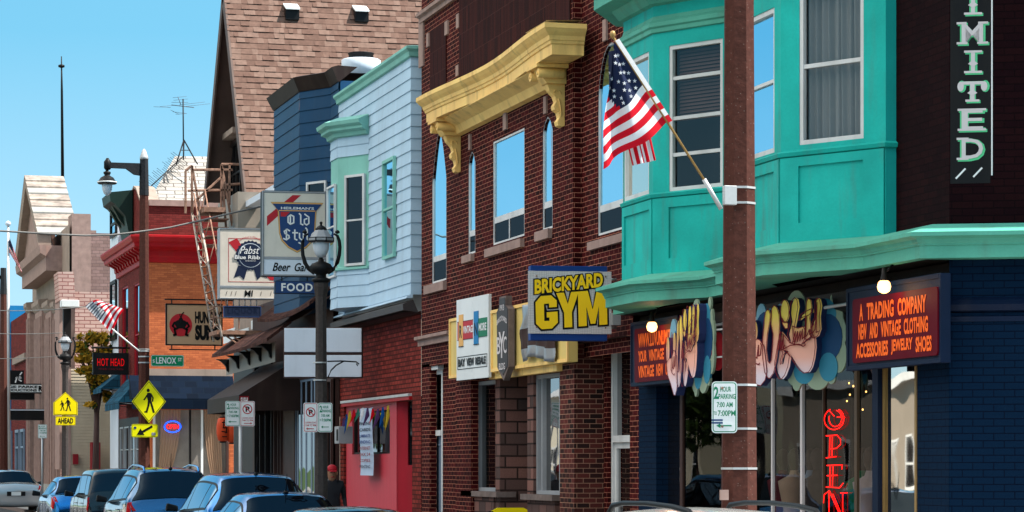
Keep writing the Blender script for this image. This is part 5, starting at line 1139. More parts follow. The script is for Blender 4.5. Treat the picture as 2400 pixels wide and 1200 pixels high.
m = MB(); m.box(fG, fG.S(520), fG.S(575), fG.Z(543, 335), fG.Z(543, 322), 0, .35, 'pale_stone'); m.box(fG, fG.S(530), fG.S(575), fG.Z(543, 345), fG.Z(543, 338), 0, .1, 'brown_trim'); m.box(fG, fG.S(543), fG.S(575), fG.Z(543, 342), fG.Z(543, 325), .02, .05, 'sign_white'); m.build('window_hood', B5)
Ye0, Ye1 = PX(595, XG), FE.y - .3
m = MB(); m.wbox((XG + .02, An.y + .2, 0), (XE - 1, PX(546, XG), An.z - .02), 'pale_stone')
m.box(FA(XG - .0), -FE.y + .3, -An.y + .3, An.z - .35, An.z, -.1, .02, 'brown_trim'); m.build('wall', B5)
m = MB(); m.box(fG, fG.S(590), fG.S(640), fG.Z(590, 560), fG.Z(590, 480), 0, .9, 'hoarding'); m.box(FA(X5), f5.S(568), f5.S(642), f5.Z(568, 490), f5.Z(568, 476), -.3, .0, 'sign_white'); m.build('stucco_panel', B5)
m = MB(); zz = 5.0
m.wall(fG.off(.3), -PX(548, XG - .3), -PX(650, XG - .3), .1, 5.2, [], 'dark_trim'); m.build('lower_wall', B5)
fL = fG.off(.34)
m = MB()
for x0, x1, yt, yb in ((525, 552, 776, 806), (556, 584, 776, 800), (590, 624, 752, 772)): m.box(fL, fL.S(x0), fL.S(x1), fL.Z(x0, yb), fL.Z(x0, yt), 0, .02, 'plate_white')
m.build('light_panel', B5)
# vents on the roof
up = (AP - An).normalized(); nn = Vector((1, 0, 0)).cross(up); nn = nn if nn.z > 0 else -nn
for px, py, lb in ((681, 20, 'small white hooded roof vent, left of the two on the brown roof'), (843, 25, 'small white hooded roof vent, right of the two on the brown roof')):
    r, c = rc(px); dr = Vector((r, c, (YH - py) / FPX)); t0 = (An - Vector((0, 0, EYE))).dot(nn) / dr.dot(nn); p = Vector((0, 0, EYE)) + dr * t0
    t = thing('roof_vent', lb, 'roof vent', p, 'white roof vents'); k = t0 / FPX; m = MB()
    w_ = 16 * k; q_ = [p + Vector((sx_ * w_, y_, z_)) for sx_, y_, z_ in ((-1, -.30, -.34), (1, -.30, -.34), (1, .3, -.34), (-1, .3, -.34), (-1, -.30, -.04), (1, -.30, -.04), (1, .3, .1), (-1, .3, .1))]; m.hexa(q_, 'black'); m.build('box', t)
    m = MB(); m.hexa([p + Vector((sx_ * w_ * 1.05, y_, z_)) for sx_, y_, z_ in ((-1, -.36, -.08), (1, -.36, -.08), (1, .2, .14), (-1, .2, .14), (-1, -.36, -.04), (1, -.36, -.04), (1, .2, .2), (-1, .2, .2))], 'plate_white'); m.build('hood', t)
# lower pent roof with scroll brackets
pent(B5, 497, 838, 626, 800, 10.15, .55, .08, 'shingle_brown', 'lower_pent_roof', .05)
fk = FA(10.6); m = MB(); m.face([fk.pt(fk.S(530), fk.Z(530, 880)), fk.pt(fk.S(645), fk.Z(645, 848)), fk.pt(fk.S(645), fk.Z(645, 800)), fk.pt(fk.S(530), fk.Z(530, 842))], 'hoarding'); m.build('bracket_frieze', B5)
for x in (536, 560, 586, 612, 636):
    s_ = fk.S(x); z = fk.Z(x, 842 - (x - 536) * .36); m = MB(); m.side(fk, [(0, z - .34), (.05, z - .3), (.08, z - .18), (.2, z - .06), (.34, z), (0, z)], s_ - .06, s_ + .06, 'black'); m.build('scroll_bracket', B5)
# brown awning
t = thing('brown_awning', 'dark brown sloping shop awning with small white lettered valance end', 'awning', P3(540, 1000, 10.4))
fa_ = FA(XG - .35); sA, sB = fa_.S(472) , fa_.S(600)
m = MB(); q0, q1 = P3(480, 942, 9.75), P3(572, 946 - 40, 9.75)
ya, yb_ = P3(486, 0, 9.75).y, P3(560, 0, 9.75).y
zt_a, zf_a, zb_a = 4.35, 3.35, 3.0
pr = [(XG - .3, zt_a), (9.75, zf_a), (9.75, zb_a), (XG - .3, zb_a)]
def ext(y0, y1): return [(x, y0, z) for x, z in pr] + [(x, y1, z) for x, z in pr]
m.mesh(ext(ya, yb_), [(0, 1, 5, 4), (1, 2, 6, 5), (0, 3, 2, 1), (4, 5, 6, 7)], 'brown_metal'); m.build('canopy', t)
fv = FN(yb_ - .01); m = MB(); m.box(fv, 9.76, 9.98, zb_a + .02, zf_a - .02, 0, .004, 'maroon'); m.build('valance', t); m = MB(); text(m, fv, 'SUSHI', 9.79, 9.95, zb_a + .15, zf_a - .05, .008, 'letter_white', .03); text(m, fv, 'BAR', 9.79, 9.95, zb_a + .06, zb_a + .12, .008, 'letter_white', .03); m.build('lettering', t)
# fire escape
t = thing('fire_escape', 'rusty iron fire escape with stair and landings on the gable house', 'fire escape', P3(520, 1100, 10.4))
def E3(px, py, X=None, Y=None): return P3(px, py, X) if X else PY(px, py, Y)
Y1_, Y2_ = 67.3, 65.6
m = MB()
def bar(p, q, r=.034, mm='rust'): m.tube([p, q], r, mm, 5, False)
la, lb_ = PY(438, 495, Y1_), PY(527, 490, Y1_)
for px, py0, py1 in ((435, 400, 500), (450, 388, 515), (519, 388, 500), (538, 385, 480)): bar(PY(px, py0, Y1_), PY(px, py1, Y1_))
for a_, c_ in (((435, 400), (450, 388)), ((450, 398), (545, 398)), ((440, 447), (545, 445)), ((519, 385), (560, 385)), ((530, 433), (562, 431)), ((450, 388), (470, 500)), ((519, 385), (545, 530)), ((455, 474), (519, 415)), ((519, 388), (530, 535))): bar(PY(*a_, Y1_), PY(*c_, Y1_))
m.build('railing', t)
m = MB(); p = PY(470, 490, Y1_); qv = PY(520, 490, Y1_); m.wbox((p.x, Y1_ - .6, p.z - .12), (qv.x, Y1_ + .6, p.z), 'rust')
for k in range(4): z = p.z - .3 - .22 * k; m.wbox((p.x + .1, Y1_ - .5, z), (qv.x + .1, Y1_ + .3, z + .03), 'rust')
m.build('upper_landing', t)
m = MB()
s_a, s_b = PY(450, 498, Y1_), PY(501, 800, Y2_ + .2); s_c, s_d = PY(466, 498, Y1_), PY(520, 790, Y2_ - .8)
m.tube([s_a, s_b], .03, 'rust_white', 5); m.tube([s_c, s_d], .03, 'rust_white', 5); m.tube([s_a + Vector((.05, 0, .5)), s_b + Vector((.05, 0, .5))], .02, 'rust', 5); m.tube([s_c + Vector((.15, 0, .6)), s_d + Vector((.15, 0, .6))], .02, 'rust', 5)
for k in range(15):
    u = (k + .5) / 15; p, q_ = s_a.lerp(s_b, u), s_c.lerp(s_d, u); m.tube([p, q_], .022, 'rust', 5)
    if k % 3 == 0: m.tube([p, p + Vector((.05, 0, .5))], .015, 'rust', 4); m.tube([q_, q_ + Vector((.15, 0, .6))], .015, 'rust', 4)
for k in range(6): u = k / 6; m.tube([s_a.lerp(s_b, u), s_c.lerp(s_d, u + .12)], .012, 'rust_white', 4)
m.build('stair', t)
m = MB(); p, q_ = PY(498, 775, Y2_), PY(624, 775, Y2_); m.wbox((p.x, Y2_ - .7, p.z - .12), (q_.x, Y2_ + .6, p.z - .02), 'rust')
for x0 in (500, 560, 620): bar(PY(x0, 770, Y2_ - .6), PY(x0, 718, Y2_ - .6), .018)
bar(PY(500, 718, Y2_ - .6), PY(622, 718, Y2_ - .6), .018); bar(PY(500, 745, Y2_ - .6), PY(622, 745, Y2_ - .6), .015)
for a_ in ((520, 780), (536, 780)): bar(PY(*a_, Y2_ - .6), PY(a_[0] + 95, 848, Y2_ - .8), .022)
bar(PY(612, 848, Y2_ - .8), PY(650, 842, Y2_ - .8), .03); m.build('lower_landing', t)
# hungry sumo sign
f, s0, s1, z0, z1 = proj(388, 520, 713, 811, 535, 11.0, 90)
t = thing('restaurant_sign', 'tan hanging sign with black wrestler figure on a red disc', 'sign', f.pt((s0 + s1) / 2, z0)); H = z1 - z0; Wd = s1 - s0
m = MB(); m.box(f, s0 + .02, s1, z0 + .02, z1 - .02, -.04, 0, 'tan_sign'); m.build('board', t)
m = MB(); ringbox(m, f, s0, s1 + .02, z0, z1, .035, -.05, .012, 'black'); m.box(f, s0 - .02, s1 + .3, z1 + .09, z1 + .125, -.04, 0, 'black'); m.box(f, s0 + .1, s1 + .3, z0 - .12, z0 - .09, -.04, 0, 'black')
for s_ in (s0 + .15, s1 - .2): m.box(f, s_, s_ + .03, z1, z1 + .09, -.03, -.005, 'black'); m.box(f, s_, s_ + .03, z0 - .09, z0, -.03, -.005, 'black')
m.build('frame', t)
m = MB(); cx, cz = s0 + 36 / 134 * Wd, z0 + 48 / 98 * H; r_ = .30; m.prism(f, ell(cx, cz, r_, r_, 32), 0, .008, 'sumo_red'); m.build('disc', t)
m = MB(); k = r_
m.prism(f, ell(cx, cz + .45 * k, .2 * k, .2 * k, 14), .008, .014, 'ink'); m.prism(f, [(cx - .62 * k, cz + .2 * k), (cx - .3 * k, cz + .42 * k), (cx + .3 * k, cz + .42 * k), (cx + .62 * k, cz + .2 * k), (cx + .45 * k, cz - .1 * k), (cx + .3 * k, cz - .3 * k), (cx - .3 * k, cz - .3 * k), (cx - .45 * k, cz - .1 * k)], .008, .013, 'ink')
for sg in (-1, 1):
    line2(m, f, [(cx + sg * .55 * k, cz + .22 * k), (cx + sg * .72 * k, cz - .1 * k), (cx + sg * .5 * k, cz - .3 * k)], .05, .015, 'ink'); line2(m, f, [(cx + sg * .25 * k, cz - .25 * k), (cx + sg * .55 * k, cz - .4 * k), (cx + sg * .45 * k, cz - .85 * k), (cx + sg * .62 * k, cz - .9 * k)], .06, .0155, 'ink')
line2(m, f, [(cx, cz + .6 * k), (cx + .1 * k, cz + .95 * k), (cx + .25 * k, cz + 1.1 * k)], .03, .015, 'ink'); line2(m, f, [(cx - .05 * k, cz + .7 * k), (cx - .1 * k, cz + .95 * k)], .02, .015, 'ink'); m.build('wrestler_figure', t)
m = MB(); text(m, f, 'HUNGRY', s0 + .52 * Wd, s1 - .01, z0 + .53 * H, z0 + .82 * H, .01, 'ink', .05); text(m, f, 'SUMO', s0 + .52 * Wd, s1 - .01, z0 + .13 * H, z0 + .50 * H, .01, 'ink', .07); m.build('lettering', t)
# ================================================================== red and orange brick corner building across Lenox Street
X6 = 11.2; f6 = FA(X6); YN6 = PX(345, X6); YL6 = PX(278, X6); n6 = FN(YN6)
B6 = thing('orange_brick_building', 'orange brick building with deep red bracketed cornice and dark blue awnings', 'building', (X6, YN6, 0))
z615, z545, z480 = n6.Z(345, 615), n6.Z(345, 548), n6.Z(345, 480)
zaw = n6.Z(345, 880)
b = MB()
b.wall(n6, X6, X6 + 14, .1, z615, [(n6.S(360), n6.S(535), .6, n6.Z(360, 960))], 'brick_orange', .2)
b.wall(n6, X6, X6 + 14, z615, z545, [], 'brick_maroon'); b.wall(n6.off(-.25), X6, X6 + 14, z545, z480, [], 'brick_maroon')
holes = [(f6.S(286), f6.S(300), f6.Z(300, 905), f6.Z(300, 668)), (f6.S(314), f6.S(328), f6.Z(314, 905), f6.Z(314, 668))]
b.wall(f6, -YL6, -YN6, 3.4, z545, holes, 'brick_maroon', .1)
b.wall(f6, -YL6, -YN6, .1, 3.4, [(-YL6 + .4, -YN6 - .6, .3, 3.1)], 'dark_trim', .1)
b.wbox((X6 + .4, YN6 + .3, 0), (X6 + 14, YL6, z480 - .02), 'brick_maroon')
# curved parapet gable on the street front
n = 16; cur = []
pxs = [(292, 560), (293, 520), (298, 500), (304, 480), (310, 455), (316, 441), (322, 445), (326, 458), (331, 472), (345, 478)]
fpp = FA(X6 + .05)
cur = [(fpp.S(x), fpp.Z(x, y)) for x, y in pxs]
b.prism(fpp, [(fpp.S(292), z545 - .3)] + cur + [(fpp.S(345), z545 - .3)], -.3, 0, 'brick_maroon')
b.build('wall', B6)
b = MB()
for (a_, z_), (c_, y_) in zip(cur[2:], cur[3:]): b.hexa([fpp.pt(a_, z_, .05), fpp.pt(c_, y_, .05), fpp.pt(c_, y_, -.6), fpp.pt(a_, z_, -.6), fpp.pt(a_, z_ + .08, .05), fpp.pt(c_, y_ + .08, .05), fpp.pt(c_, y_ + .08, -.6), fpp.pt(a_, z_ + .08, -.6)], 'pale_stone')
b.wbox((X6 + .1, YN6 + .18, z480), (X6 + 14, YN6 + .5, z480 + .2), 'stone'); b.build('coping', B6)
b = MB(); zc_ = z615
sweep(b, [(X6, YL6 + .3), (X6, YN6), (X6 + 14, YN6)], [(0, zc_), (.06, zc_ + .02), (.08, zc_ + .18), (.12, zc_ + .22), (.14, zc_ + .4), (.48, zc_ + .5), (.5, zc_ + .62), (.56, zc_ + .66), (.62, zc_ + .8), (.62, zc_ + .86), (-.3, z545 + .02)], 'red_trim')
o = b.build('cornice', B6)
for i in range(11):
    y = YN6 + .3 + (YL6 - YN6) * i / 11; m = MB(); m.side(f6, [(.08, zc_ + .16), (.16, zc_ + .18), (.2, zc_ + .3), (.42, zc_ + .42), (.44, zc_ + .49), (.08, zc_ + .49)], -y, -y + .22, 'red_trim'); m.build('modillion', o)
for h in holes: win(B6, f6, h, -.09, .06, .07, 'red_trim', 'glass_sky', rails=(.5,))
b = MB(); b.box(n6, X6 - .02, n6.S(545), n6.Z(345, 884), n6.Z(345, 864), 0, .05, 'pale_stone'); b.build('stone_band', B6)
# side windows with curtains
a, c = n6.S(360), n6.S(535); zt6 = n6.Z(360, 960)
m = MB(); z0 = .6
for x0, x1, mm in ((358, 364, 'white_trim'), (444, 448, 'dark_trim'), (471, 476, 'plate_white'), (530, 536, 'brown_trim')): m.box(n6, n6.S(x0), n6.S(x1), z0, zt6, -.12, .02, mm)
o = m.build('shop_window', B6); m = MB(); m.face([n6.pt(a, z0, -.1), n6.pt(c, z0, -.1), n6.pt(c, zt6, -.1), n6.pt(a, zt6, -.1)], 'glass_clear'); m.build('pane', o)
def curtain(x0a, x1a, x0b, x1b, lb):
    m = MB(); n, k = 30, 10; vs = []; fs = []
    for j in range(k + 1):
        v = j / k; e = v ** 2.2
        for i in range(n + 1):
            u = i / n; px = (x0a + (x1a - x0a) * u) * (1 - e) + (x0b + (x1b - x0b) * u) * e; vs.append(n6.pt(n6.S(px), zt6 + (z0 + .3 - zt6) * v, -.17 + .03 * math.sin(u * 40)))
    for j in range(k):
        for i in range(n): fs.append((j * (n + 1) + i, j * (n + 1) + i + 1, (j + 1) * (n + 1) + i + 1, (j + 1) * (n + 1) + i))
    m.mesh(vs, fs, 'curtain_tan', True); m.build('curtain', B6)
curtain(378, 425, 366, 384, ''); curtain(480, 520, 505, 525, '')
m = MB(); m.wbox((a, YN6 + .25, .3), (c + .4, YN6 + .285, 4.6), 'room_wall'); m.build('room', B6)
t = thing('neon_open_oval', 'oval blue and red neon OPEN sign in the curtained window', 'neon sign', n6.pt(n6.S(405), n6.Z(405, 1012), -.06)); m = MB()
cx, cz = n6.S(405), n6.Z(405, 1000); rx, rz = n6.S(424) - cx, cz - n6.Z(405, 1013)
m.tube([n6.pt(cx + rx * math.cos(k), cz + rz * math.sin(k), -.05) for k in [2 * math.pi * i / 24 for i in range(25)]], .022, 'neon_blue', 5); m.build('ring', t); m = MB(); text(m, n6, 'OPEN', cx - rx * .75, cx + rx * .75, cz - rz * .4, cz + rz * .4, -.04, 'neon_red', .0); m.build('lettering', t)
def awning(name, label, fr, s0, s1, zt, zb, proj_, zv, mat):
    t = thing(name, label, 'awning', fr.pt((s0 + s1) / 2, zb, proj_)); m = MB(); m.side(fr, [(0, zt), (proj_, zb), (proj_, zv), (proj_ - .03, zv), (proj_ - .03, zb - .02), (0, zt - .05)], s0, s1, mat); m.side(fr, [(0, zt - .05), (proj_ - .03, zb - .02), (0, zb - .02)], s0, s0 + .02, mat); m.side(fr, [(0, zt - .05), (proj_ - .03, zb - .02), (0, zb - .02)], s1 - .02, s1, mat); m.build('canopy', t)
    m = MB(); m.tube([fr.pt(s0 + .1, zb - .1, 0), fr.pt(s0 + .1, zb - .03, proj_ - .05)], .015, 'steel', 5); m.tube([fr.pt(s1 - .1, zb - .1, 0), fr.pt(s1 - .1, zb - .03, proj_ - .05)], .015, 'steel', 5); m.build('strut', t)
awning('blue_awning', 'wide navy panelled awning along the side windows of the orange brick building', n6.off(.05), X6 - .6, n6.S(545), zaw, n6.Z(360, 935), .8, n6.Z(360, 960), 'awning_navy')
awning('blue_awning', 'navy shingled street awning left of the pedestrian diamond sign', f6, f6.S(296), f6.S(330), n6.Z(345, 878), f6.Z(310, 945), .75, f6.Z(310, 962), 'shingle_blue')
awning('teal_awning', 'small teal awning behind the black sign with red LED letters', f6, f6.S(262), f6.S(282), f6.Z(262, 880), f6.Z(262, 915), .7, f6.Z(262, 925), 'shingle_blue')
for i, (x0, x1) in enumerate(((283, 291), (294, 304), (308, 318), (321, 330))):
    win(B6, f6.off(.0), (f6.S(x0), f6.S(x1), .4, 3.1), -.02, .05, .06, 'steel', 'glass_shop', rails=(.7,), name='shop_window')
# lanterns
for px, py, lb in ((523, 1007, 'orange paper lantern with black characters in the sushi window'), (545, 1010, 'plain orange paper lantern, right one of the pair')):
    p = PY(px, py, 74.0); t = thing('paper_lantern', lb, 'lantern', p, 'paper lanterns by the window'); m = MB(); m.lathe(p, [(.10, .33), (.15, .3), (.19, .1), (.19, -.1), (.15, -.3), (.10, -.33)], 'lantern_orange', 14); m.build('shade', t); m = MB(); m.lathe(p, [(.09, .37), (.10, .33)], 'black', 12); m.lathe(p, [(.10, -.37), (.10, -.33)], 'black', 12); m.tube([p + Vector((0, 0, .37)), p + Vector((0, 0, .8))], .008, 'black', 4); m.build('cap', t)
    if px == 523:
        m = MB(); fq_ = FN(p.y - .2); line2(m, fq_, [(p.x - .06, p.z + .2), (p.x + .08, p.z + .2)], .03, 0, 'ink'); line2(m, fq_, [(p.x, p.z + .26), (p.x - .03, p.z + .05), (p.x + .07, p.z + .05), (p.x + .05, p.z - .1)], .03, .001, 'ink'); line2(m, fq_, [(p.x - .07, p.z - .05), (p.x + .08, p.z - .08)], .03, .002, 'ink'); line2(m, fq_, [(p.x - .05, p.z - .2), (p.x + .07, p.z - .2)], .03, 0, 'ink'); m.build('lettering', t)
# white hipped roof behind with antenna
Yr = 92.0
t = thing('white_shingle_roof_house', 'house with pale shingled hipped roof rising behind the red parapet', 'building', PY(450, 600, Yr)); m = MB()
p = [PY(345, 478, Yr), PY(700, 478, Yr), PY(700, 370, Yr + 2.5), PY(410, 366, Yr + 2.5)]
m.face(p, 'brick_roof_white'); m.face([p[0], p[3], p[3] + Vector((2, 3, -.2)), p[0] + Vector((0, 9, 0))], 'brick_roof_white'); m.build('roof', t)
m = MB(); m.wbox((p[0].x + .1, Yr + .3, 0), (p[1].x, Yr + 9, p[0].z - .02), 'hoarding'); m.build('wall', t)
t = thing('roof_antenna', 'thin television aerial on a tripod on the white shingled roof', 'antenna', PY(430, 366, Yr + 2)); m = MB(); Ya = Yr + 1.5
m.tube([PY(430, 366, Ya), PY(429, 232, Ya)], .025, 'black', 5); m.build('mast', t); m = MB()
for q_ in ((413, 385), (463, 385), (430, 374)): m.tube([PY(431, 328, Ya), PY(*q_, Ya - .6)], .025, 'black', 5)
m.tube([PY(424, 352, Ya), PY(444, 352, Ya)], .018, 'black', 4); m.build('tripod', t); m = MB()
m.tube([PY(402, 246, Ya), PY(455, 252, Ya)], .018, 'antenna_metal', 4); m.tube([PY(417, 227, Ya), PY(424, 246, Ya)], .015, 'antenna_metal', 4)
for k, (a_, b_, c_, d_) in enumerate(((405, 229, 437, 226), (407, 235, 440, 232), (402, 240, 441, 240), (420, 246, 480, 239), (430, 250, 492, 243), (375, 250, 405, 247), (360, 250, 400, 252), (405, 262, 438, 266), (400, 258, 420, 268), (412, 268, 438, 266))): m.tube([PY(a_, b_, Ya), PY(c_, d_, Ya + .2)], .008, 'antenna_metal', 4)
m.build('aerial', t)
t = thing('fallen_mast', 'collapsed lattice aerial lying along the edge of the white roof', 'antenna', PY(350, 440, Yr - .3)); m = MB(); a_, b_ = PY(350, 440, Yr + .3), PY(430, 366, Yr + 2.2); m.tube([a_, b_], .02, 'dark_trim', 4)
for k in range(22):
    u = k / 22; p_ = a_.lerp(b_, u); dx = random.uniform(.15, .4); m.tube([p_ + Vector((-dx, 0, dx * .6)), p_ + Vector((dx * .9, 0, -dx * .8))], .008, 'dark_trim', 3)
m.build('lattice', t)
# green corniced narrow building beyond
X7 = 11.2; f7 = FA(X7); t7 = thing('green_cornice_building', 'tall narrow building with dark green bracketed cornice beyond the red parapet', 'building', (X7, PX(277, X7), 0))
m = MB(); ya, yb_ = PX(277, X7), PX(258, X7); m.wbox((X7, ya, 0), (X7 + 10, yb_, f7.Z(277, 500)), 'sign_white'); m.build('wall', t7)
Xc = 10.5; fc7 = FA(Xc); m = MB(); zq = fc7.Z(250, 475); m.side(f7, [(0, zq - 1.4), (.1, zq - 1.3), (.25, zq - .6), (.6, zq - .2), (.75, zq - .1), (.8, zq + .2), (.0, zq + .3)], -PX(252, 10.6), -PX(290, 10.9), 'cornice_green'); o = m.build('cornice', t7)
for i in range(int((PX(252, 10.6) - PX(290, 10.9)) / 1.0)): s_ = -PX(252, 10.6) + .3 + i * 1.0; m = MB(); m.side(f7, [(.1, zq - 1.0), (.35, zq - .7), (.62, zq - .2), (.1, zq - .2)], s_, s_ + .3, 'cornice_green'); m.build('cornice_bracket', o)
for yt, yb__ in ((662, 800), (500, 560)): win(t7, f7, (f7.S(262), f7.S(275), f7.Z(262, yb__), f7.Z(262, yt)), .02, .12, .06, 'dark_trim', 'glass_sky', rails=(.5,))
# HOT HEAD sign
f = FN(92.5); s0, s1, z0, z1 = f.S(218), f.S(302), f.Z(260, 878), f.Z(260, 827)
t = thing('led_sign', 'black hanging box sign with red LED letters left of the tall brown pole', 'sign', f.pt((s0 + s1) / 2, z0)); m = MB(); m.box(f, s0, s1, z0, z1, -.2, 0, 'black'); m.build('case', t, .01); m = MB(); text(m, f, 'HOT HEAD', s0 + .15, s1 - .16, z0 + .3, z0 + .56, .006, 'led_red', .0, space=1.1); text(m, f, 'FRIED CHICKEN', s0 + .2, s1 - .2, z0 + .16, z0 + .22, .006, 'maroon', 0); m.build('lettering', t); m = MB(); m.tube([f.pt(s0 - .05, z1 + .18, -.1), f.pt(s1 + .15, z1 + .18, -.1)], .035, 'black', 6)
for s_ in (s0 + .2, s1 - .2): m.tube([f.pt(s_, z1, -.1), f.pt(s_, z1 + .18, -.1)], .02, 'black', 5)
m.build('arm', t)
# ================================================================== old bank with the pediment
X8 = 11.2; f8 = FA(X8); YN8, YL8 = PX(163, X8), PX(76, X8); n8 = FN(YN8)
B8 = thing('pediment_building', 'old stone fronted bank with triangular pediment and fluted pilasters', 'building', (X8, YN8, 0))
zw = n8.Z(165, 545); zp = f8.Z(150, 505)
b = MB(); b.wall(n8, X8 + .9, X8 + 16, 0, zw, [], 'brick_pink'); b.wbox((X8 + .95, YN8 + .1, 0), (X8 + 16, YL8, zw - .02), 'brick_pink'); b.wbox((X8 + .1, YN8 + 0, 0), (X8 + .9, YN8 + 1.6, n8.Z(150, 500)), 'stone'); b.wbox((n8.S(172), YN8 + .05, zw), (n8.S(226), YN8 + .3, zw + .12), 'stone'); b.build('side_wall', B8)
b = MB(); zt8 = f8.Z(100, 640); b.wall(f8, -YL8, -YN8, 0, zt8 + 1.2, [(-YL8 + 1.5, -YN8 - 9, 0, 5.5)], 'pale_stone', .6); b.box(f8, -YL8 + 1.5, -YN8 - 9, 0, 5.5, -.65, -.6, 'dark_trim'); b.build('front_wall', B8)
for x0, x1 in ((77, 83), (96, 112), (121, 134), (141, 148)):
    m = MB(); a, c = f8.S(x0), f8.S(x1); zc_ = f8.Z(x0, 735); m.box(f8, a, c, 0, zc_, 0, .28, 'stone'); k = int((c - a) / .35)
    for i in range(max(k, 1)): m.box(f8, a + .08 + i * .35, a + .22 + i * .35, .6, zc_ - .3, .28, .34, 'stone')
    m.side(f8, [(0, zc_), (.3, zc_), (.45, zc_ + .25), (.45, zc_ + .45), (0, zc_ + .5)], a - .1, c + .1, 'pale_stone'); m.box(f8, a - .05, c + .05, 0, .9, 0, .36, 'concrete'); m.build('pilaster', B8)
Xp = 10.25; fp8 = FA(Xp)
pL, pR, pA = (fp8.S(40), fp8.Z(66, 600)), (fp8.S(93), fp8.Z(66, 600)), (fp8.S(62), fp8.Z(62, 440))
b = MB(); b.box(fp8, pL[0] - .2, pR[0] + .2, pL[1] - 1.1, pL[1], -2, -.25, 'stone'); b.side(fp8, [(-.25, pL[1] - .5), (0, pL[1] - .35), (.05, pL[1]), (-.25, pL[1] + .02)], pL[0] - .5, pR[0] + .4, 'stone')
b.prism(fp8, [pL, pR, pA], -.6, -.3, 'stone'); b.build('entablature', B8)
b = MB()
for a_, c_ in ((pL, pA), (pR, pA)):
    b.hexa([fp8.pt(a_[0], a_[1], .05), fp8.pt(a_[0], a_[1], -.5), fp8.pt(c_[0], c_[1], -.5), fp8.pt(c_[0], c_[1], .05), fp8.pt(a_[0], a_[1] + .5, .1), fp8.pt(a_[0], a_[1] + .5, -.5), fp8.pt(c_[0], c_[1] + .55, -.5), fp8.pt(c_[0], c_[1] + .55, .1)], 'pale_stone')
b.build('raking_cornice', B8)
b = MB(); R0, R1 = fp8.pt(pR[0] + .1, pR[1] + .52, .1), fp8.pt(pA[0], pA[1] + .58, .1); L0 = fp8.pt(pL[0] - .1, pL[1] + .5, .1)
n = 9; dx = Vector((1.8, 0, 0))
for i in range(n):
    a_, c_ = R0.lerp(R1, i / n), R0.lerp(R1, (i + 1) / n); b.mesh([a_ + Vector((0, 0, .07)), a_ + dx + Vector((0, 0, .07)), c_ + dx, c_, a_, a_ + dx], [(0, 1, 2, 3), (4, 5, 1, 0)], 'white_roof' if i % 3 else 'concrete')
b.face([L0, R1, R1 + dx, L0 + dx], 'pale_stone'); b.build('roof', B8)
t = thing('roof_mast', 'tall thin black mast rising behind the pediment roof', 'mast', PY(145, 440, 135)); m = MB(); m.tube([PY(147, 460, 135), PY(145, 215, 135), PY(144, 132, 135)], [.09, .06, .025], 'black', 6); m.lathe(PY(144, 155, 135), [(.02, -.1), (.16, -.05), (.16, .05), (.02, .1)], 'black', 8); m.build('pole', t)
# annex, clapboard house
n9 = FN(106.0); t = thing('white_brick_annex', 'sunlit white painted brick annex below the pink side wall', 'building', n9.pt(n9.S(220), 0)); m = MB()
m.wbox((n9.S(176), 106, 0), (n9.S(300), 112, n9.Z(200, 684)), 'brick_white'); m.build('wall', t)
m = MB(); m.prism(n9, [(n9.S(138), n9.Z(138, 706)), (n9.S(175), n9.Z(170, 706)), (n9.S(171), n9.Z(170, 638)), (n9.S(134), n9.Z(134, 638))], -1.5, .3, 'brick_white'); m.wbox((n9.S(140), 106.1, n9.Z(140, 1100)), (n9.S(176), 108, n9.Z(140, 706)), 'stone'); m.wbox((n9.S(174), 105.9, n9.Z(180, 790)), (n9.S(200), 106.05, n9.Z(180, 782)), 'pale_stone'); m.build('porch_roof', t)
n10 = FN(102.5); t = thing('beige_clapboard_house', 'small beige clapboard house front behind the yellow leaved tree', 'building', n10.pt(n10.S(200), 0)); m = MB(); paint('beige_siding', (.42, .35, .26), .6, .1, .1)
m.siding(n10, n10.S(164), n10.S(260), .1, n10.Z(200, 865), .12, 'beige_siding'); m.wbox((n10.S(164), 102.6, 0), (n10.S(260), 105.5, n10.Z(200, 866)), 'beige_siding'); m.box(n10, n10.S(160), n10.S(166), .1, n10.Z(200, 865), -.05, .05, 'stone'); m.build('wall', t)
m = MB(); m.box(n10, n10.S(170), n10.S(182), n10.Z(170, 1088), n10.Z(170, 1064), .02, .25, 'maroon'); tag(m.build('mail_box'), 'small dark red letter box on the beige clapboard wall', 'letter box')
t = thing('red_vending_cabinet', 'tall dark red street cabinet beside the beige clapboard wall', 'cabinet', n10.pt(n10.S(218), 0, 1)); m = MB(); m.box(n10, n10.S(208), n10.S(229), .1, n10.Z(218, 1037), .4, 1.0, 'maroon'); m.build('body', t, .02); m = MB()
for z in (1050, 1062, 1075): m.prism(n10, ell(n10.S(217), n10.Z(217, z), .07, .09, 10), 1.0, 1.01, 'stone')
m.build('dial', t)
t = thing('security_camera', 'white box security camera on a bracket by the white brick annex', 'camera', PY(160, 712, 104)); m = MB(); p, q_ = PY(142, 720, 103.9), PY(181, 706, 104.4); m.wbox((p.x, 103.6, q_.z - .28), (q_.x, 104.2, q_.z + .0), 'plate_white'); m.build('housing', t, .03); m = MB(); m.wbox((PY(148, 0, 104).x, 103.9, q_.z - 2.6), (PY(166, 0, 104).x, 104.2, q_.z - .28), 'dark_trim'); m.build('post', t)
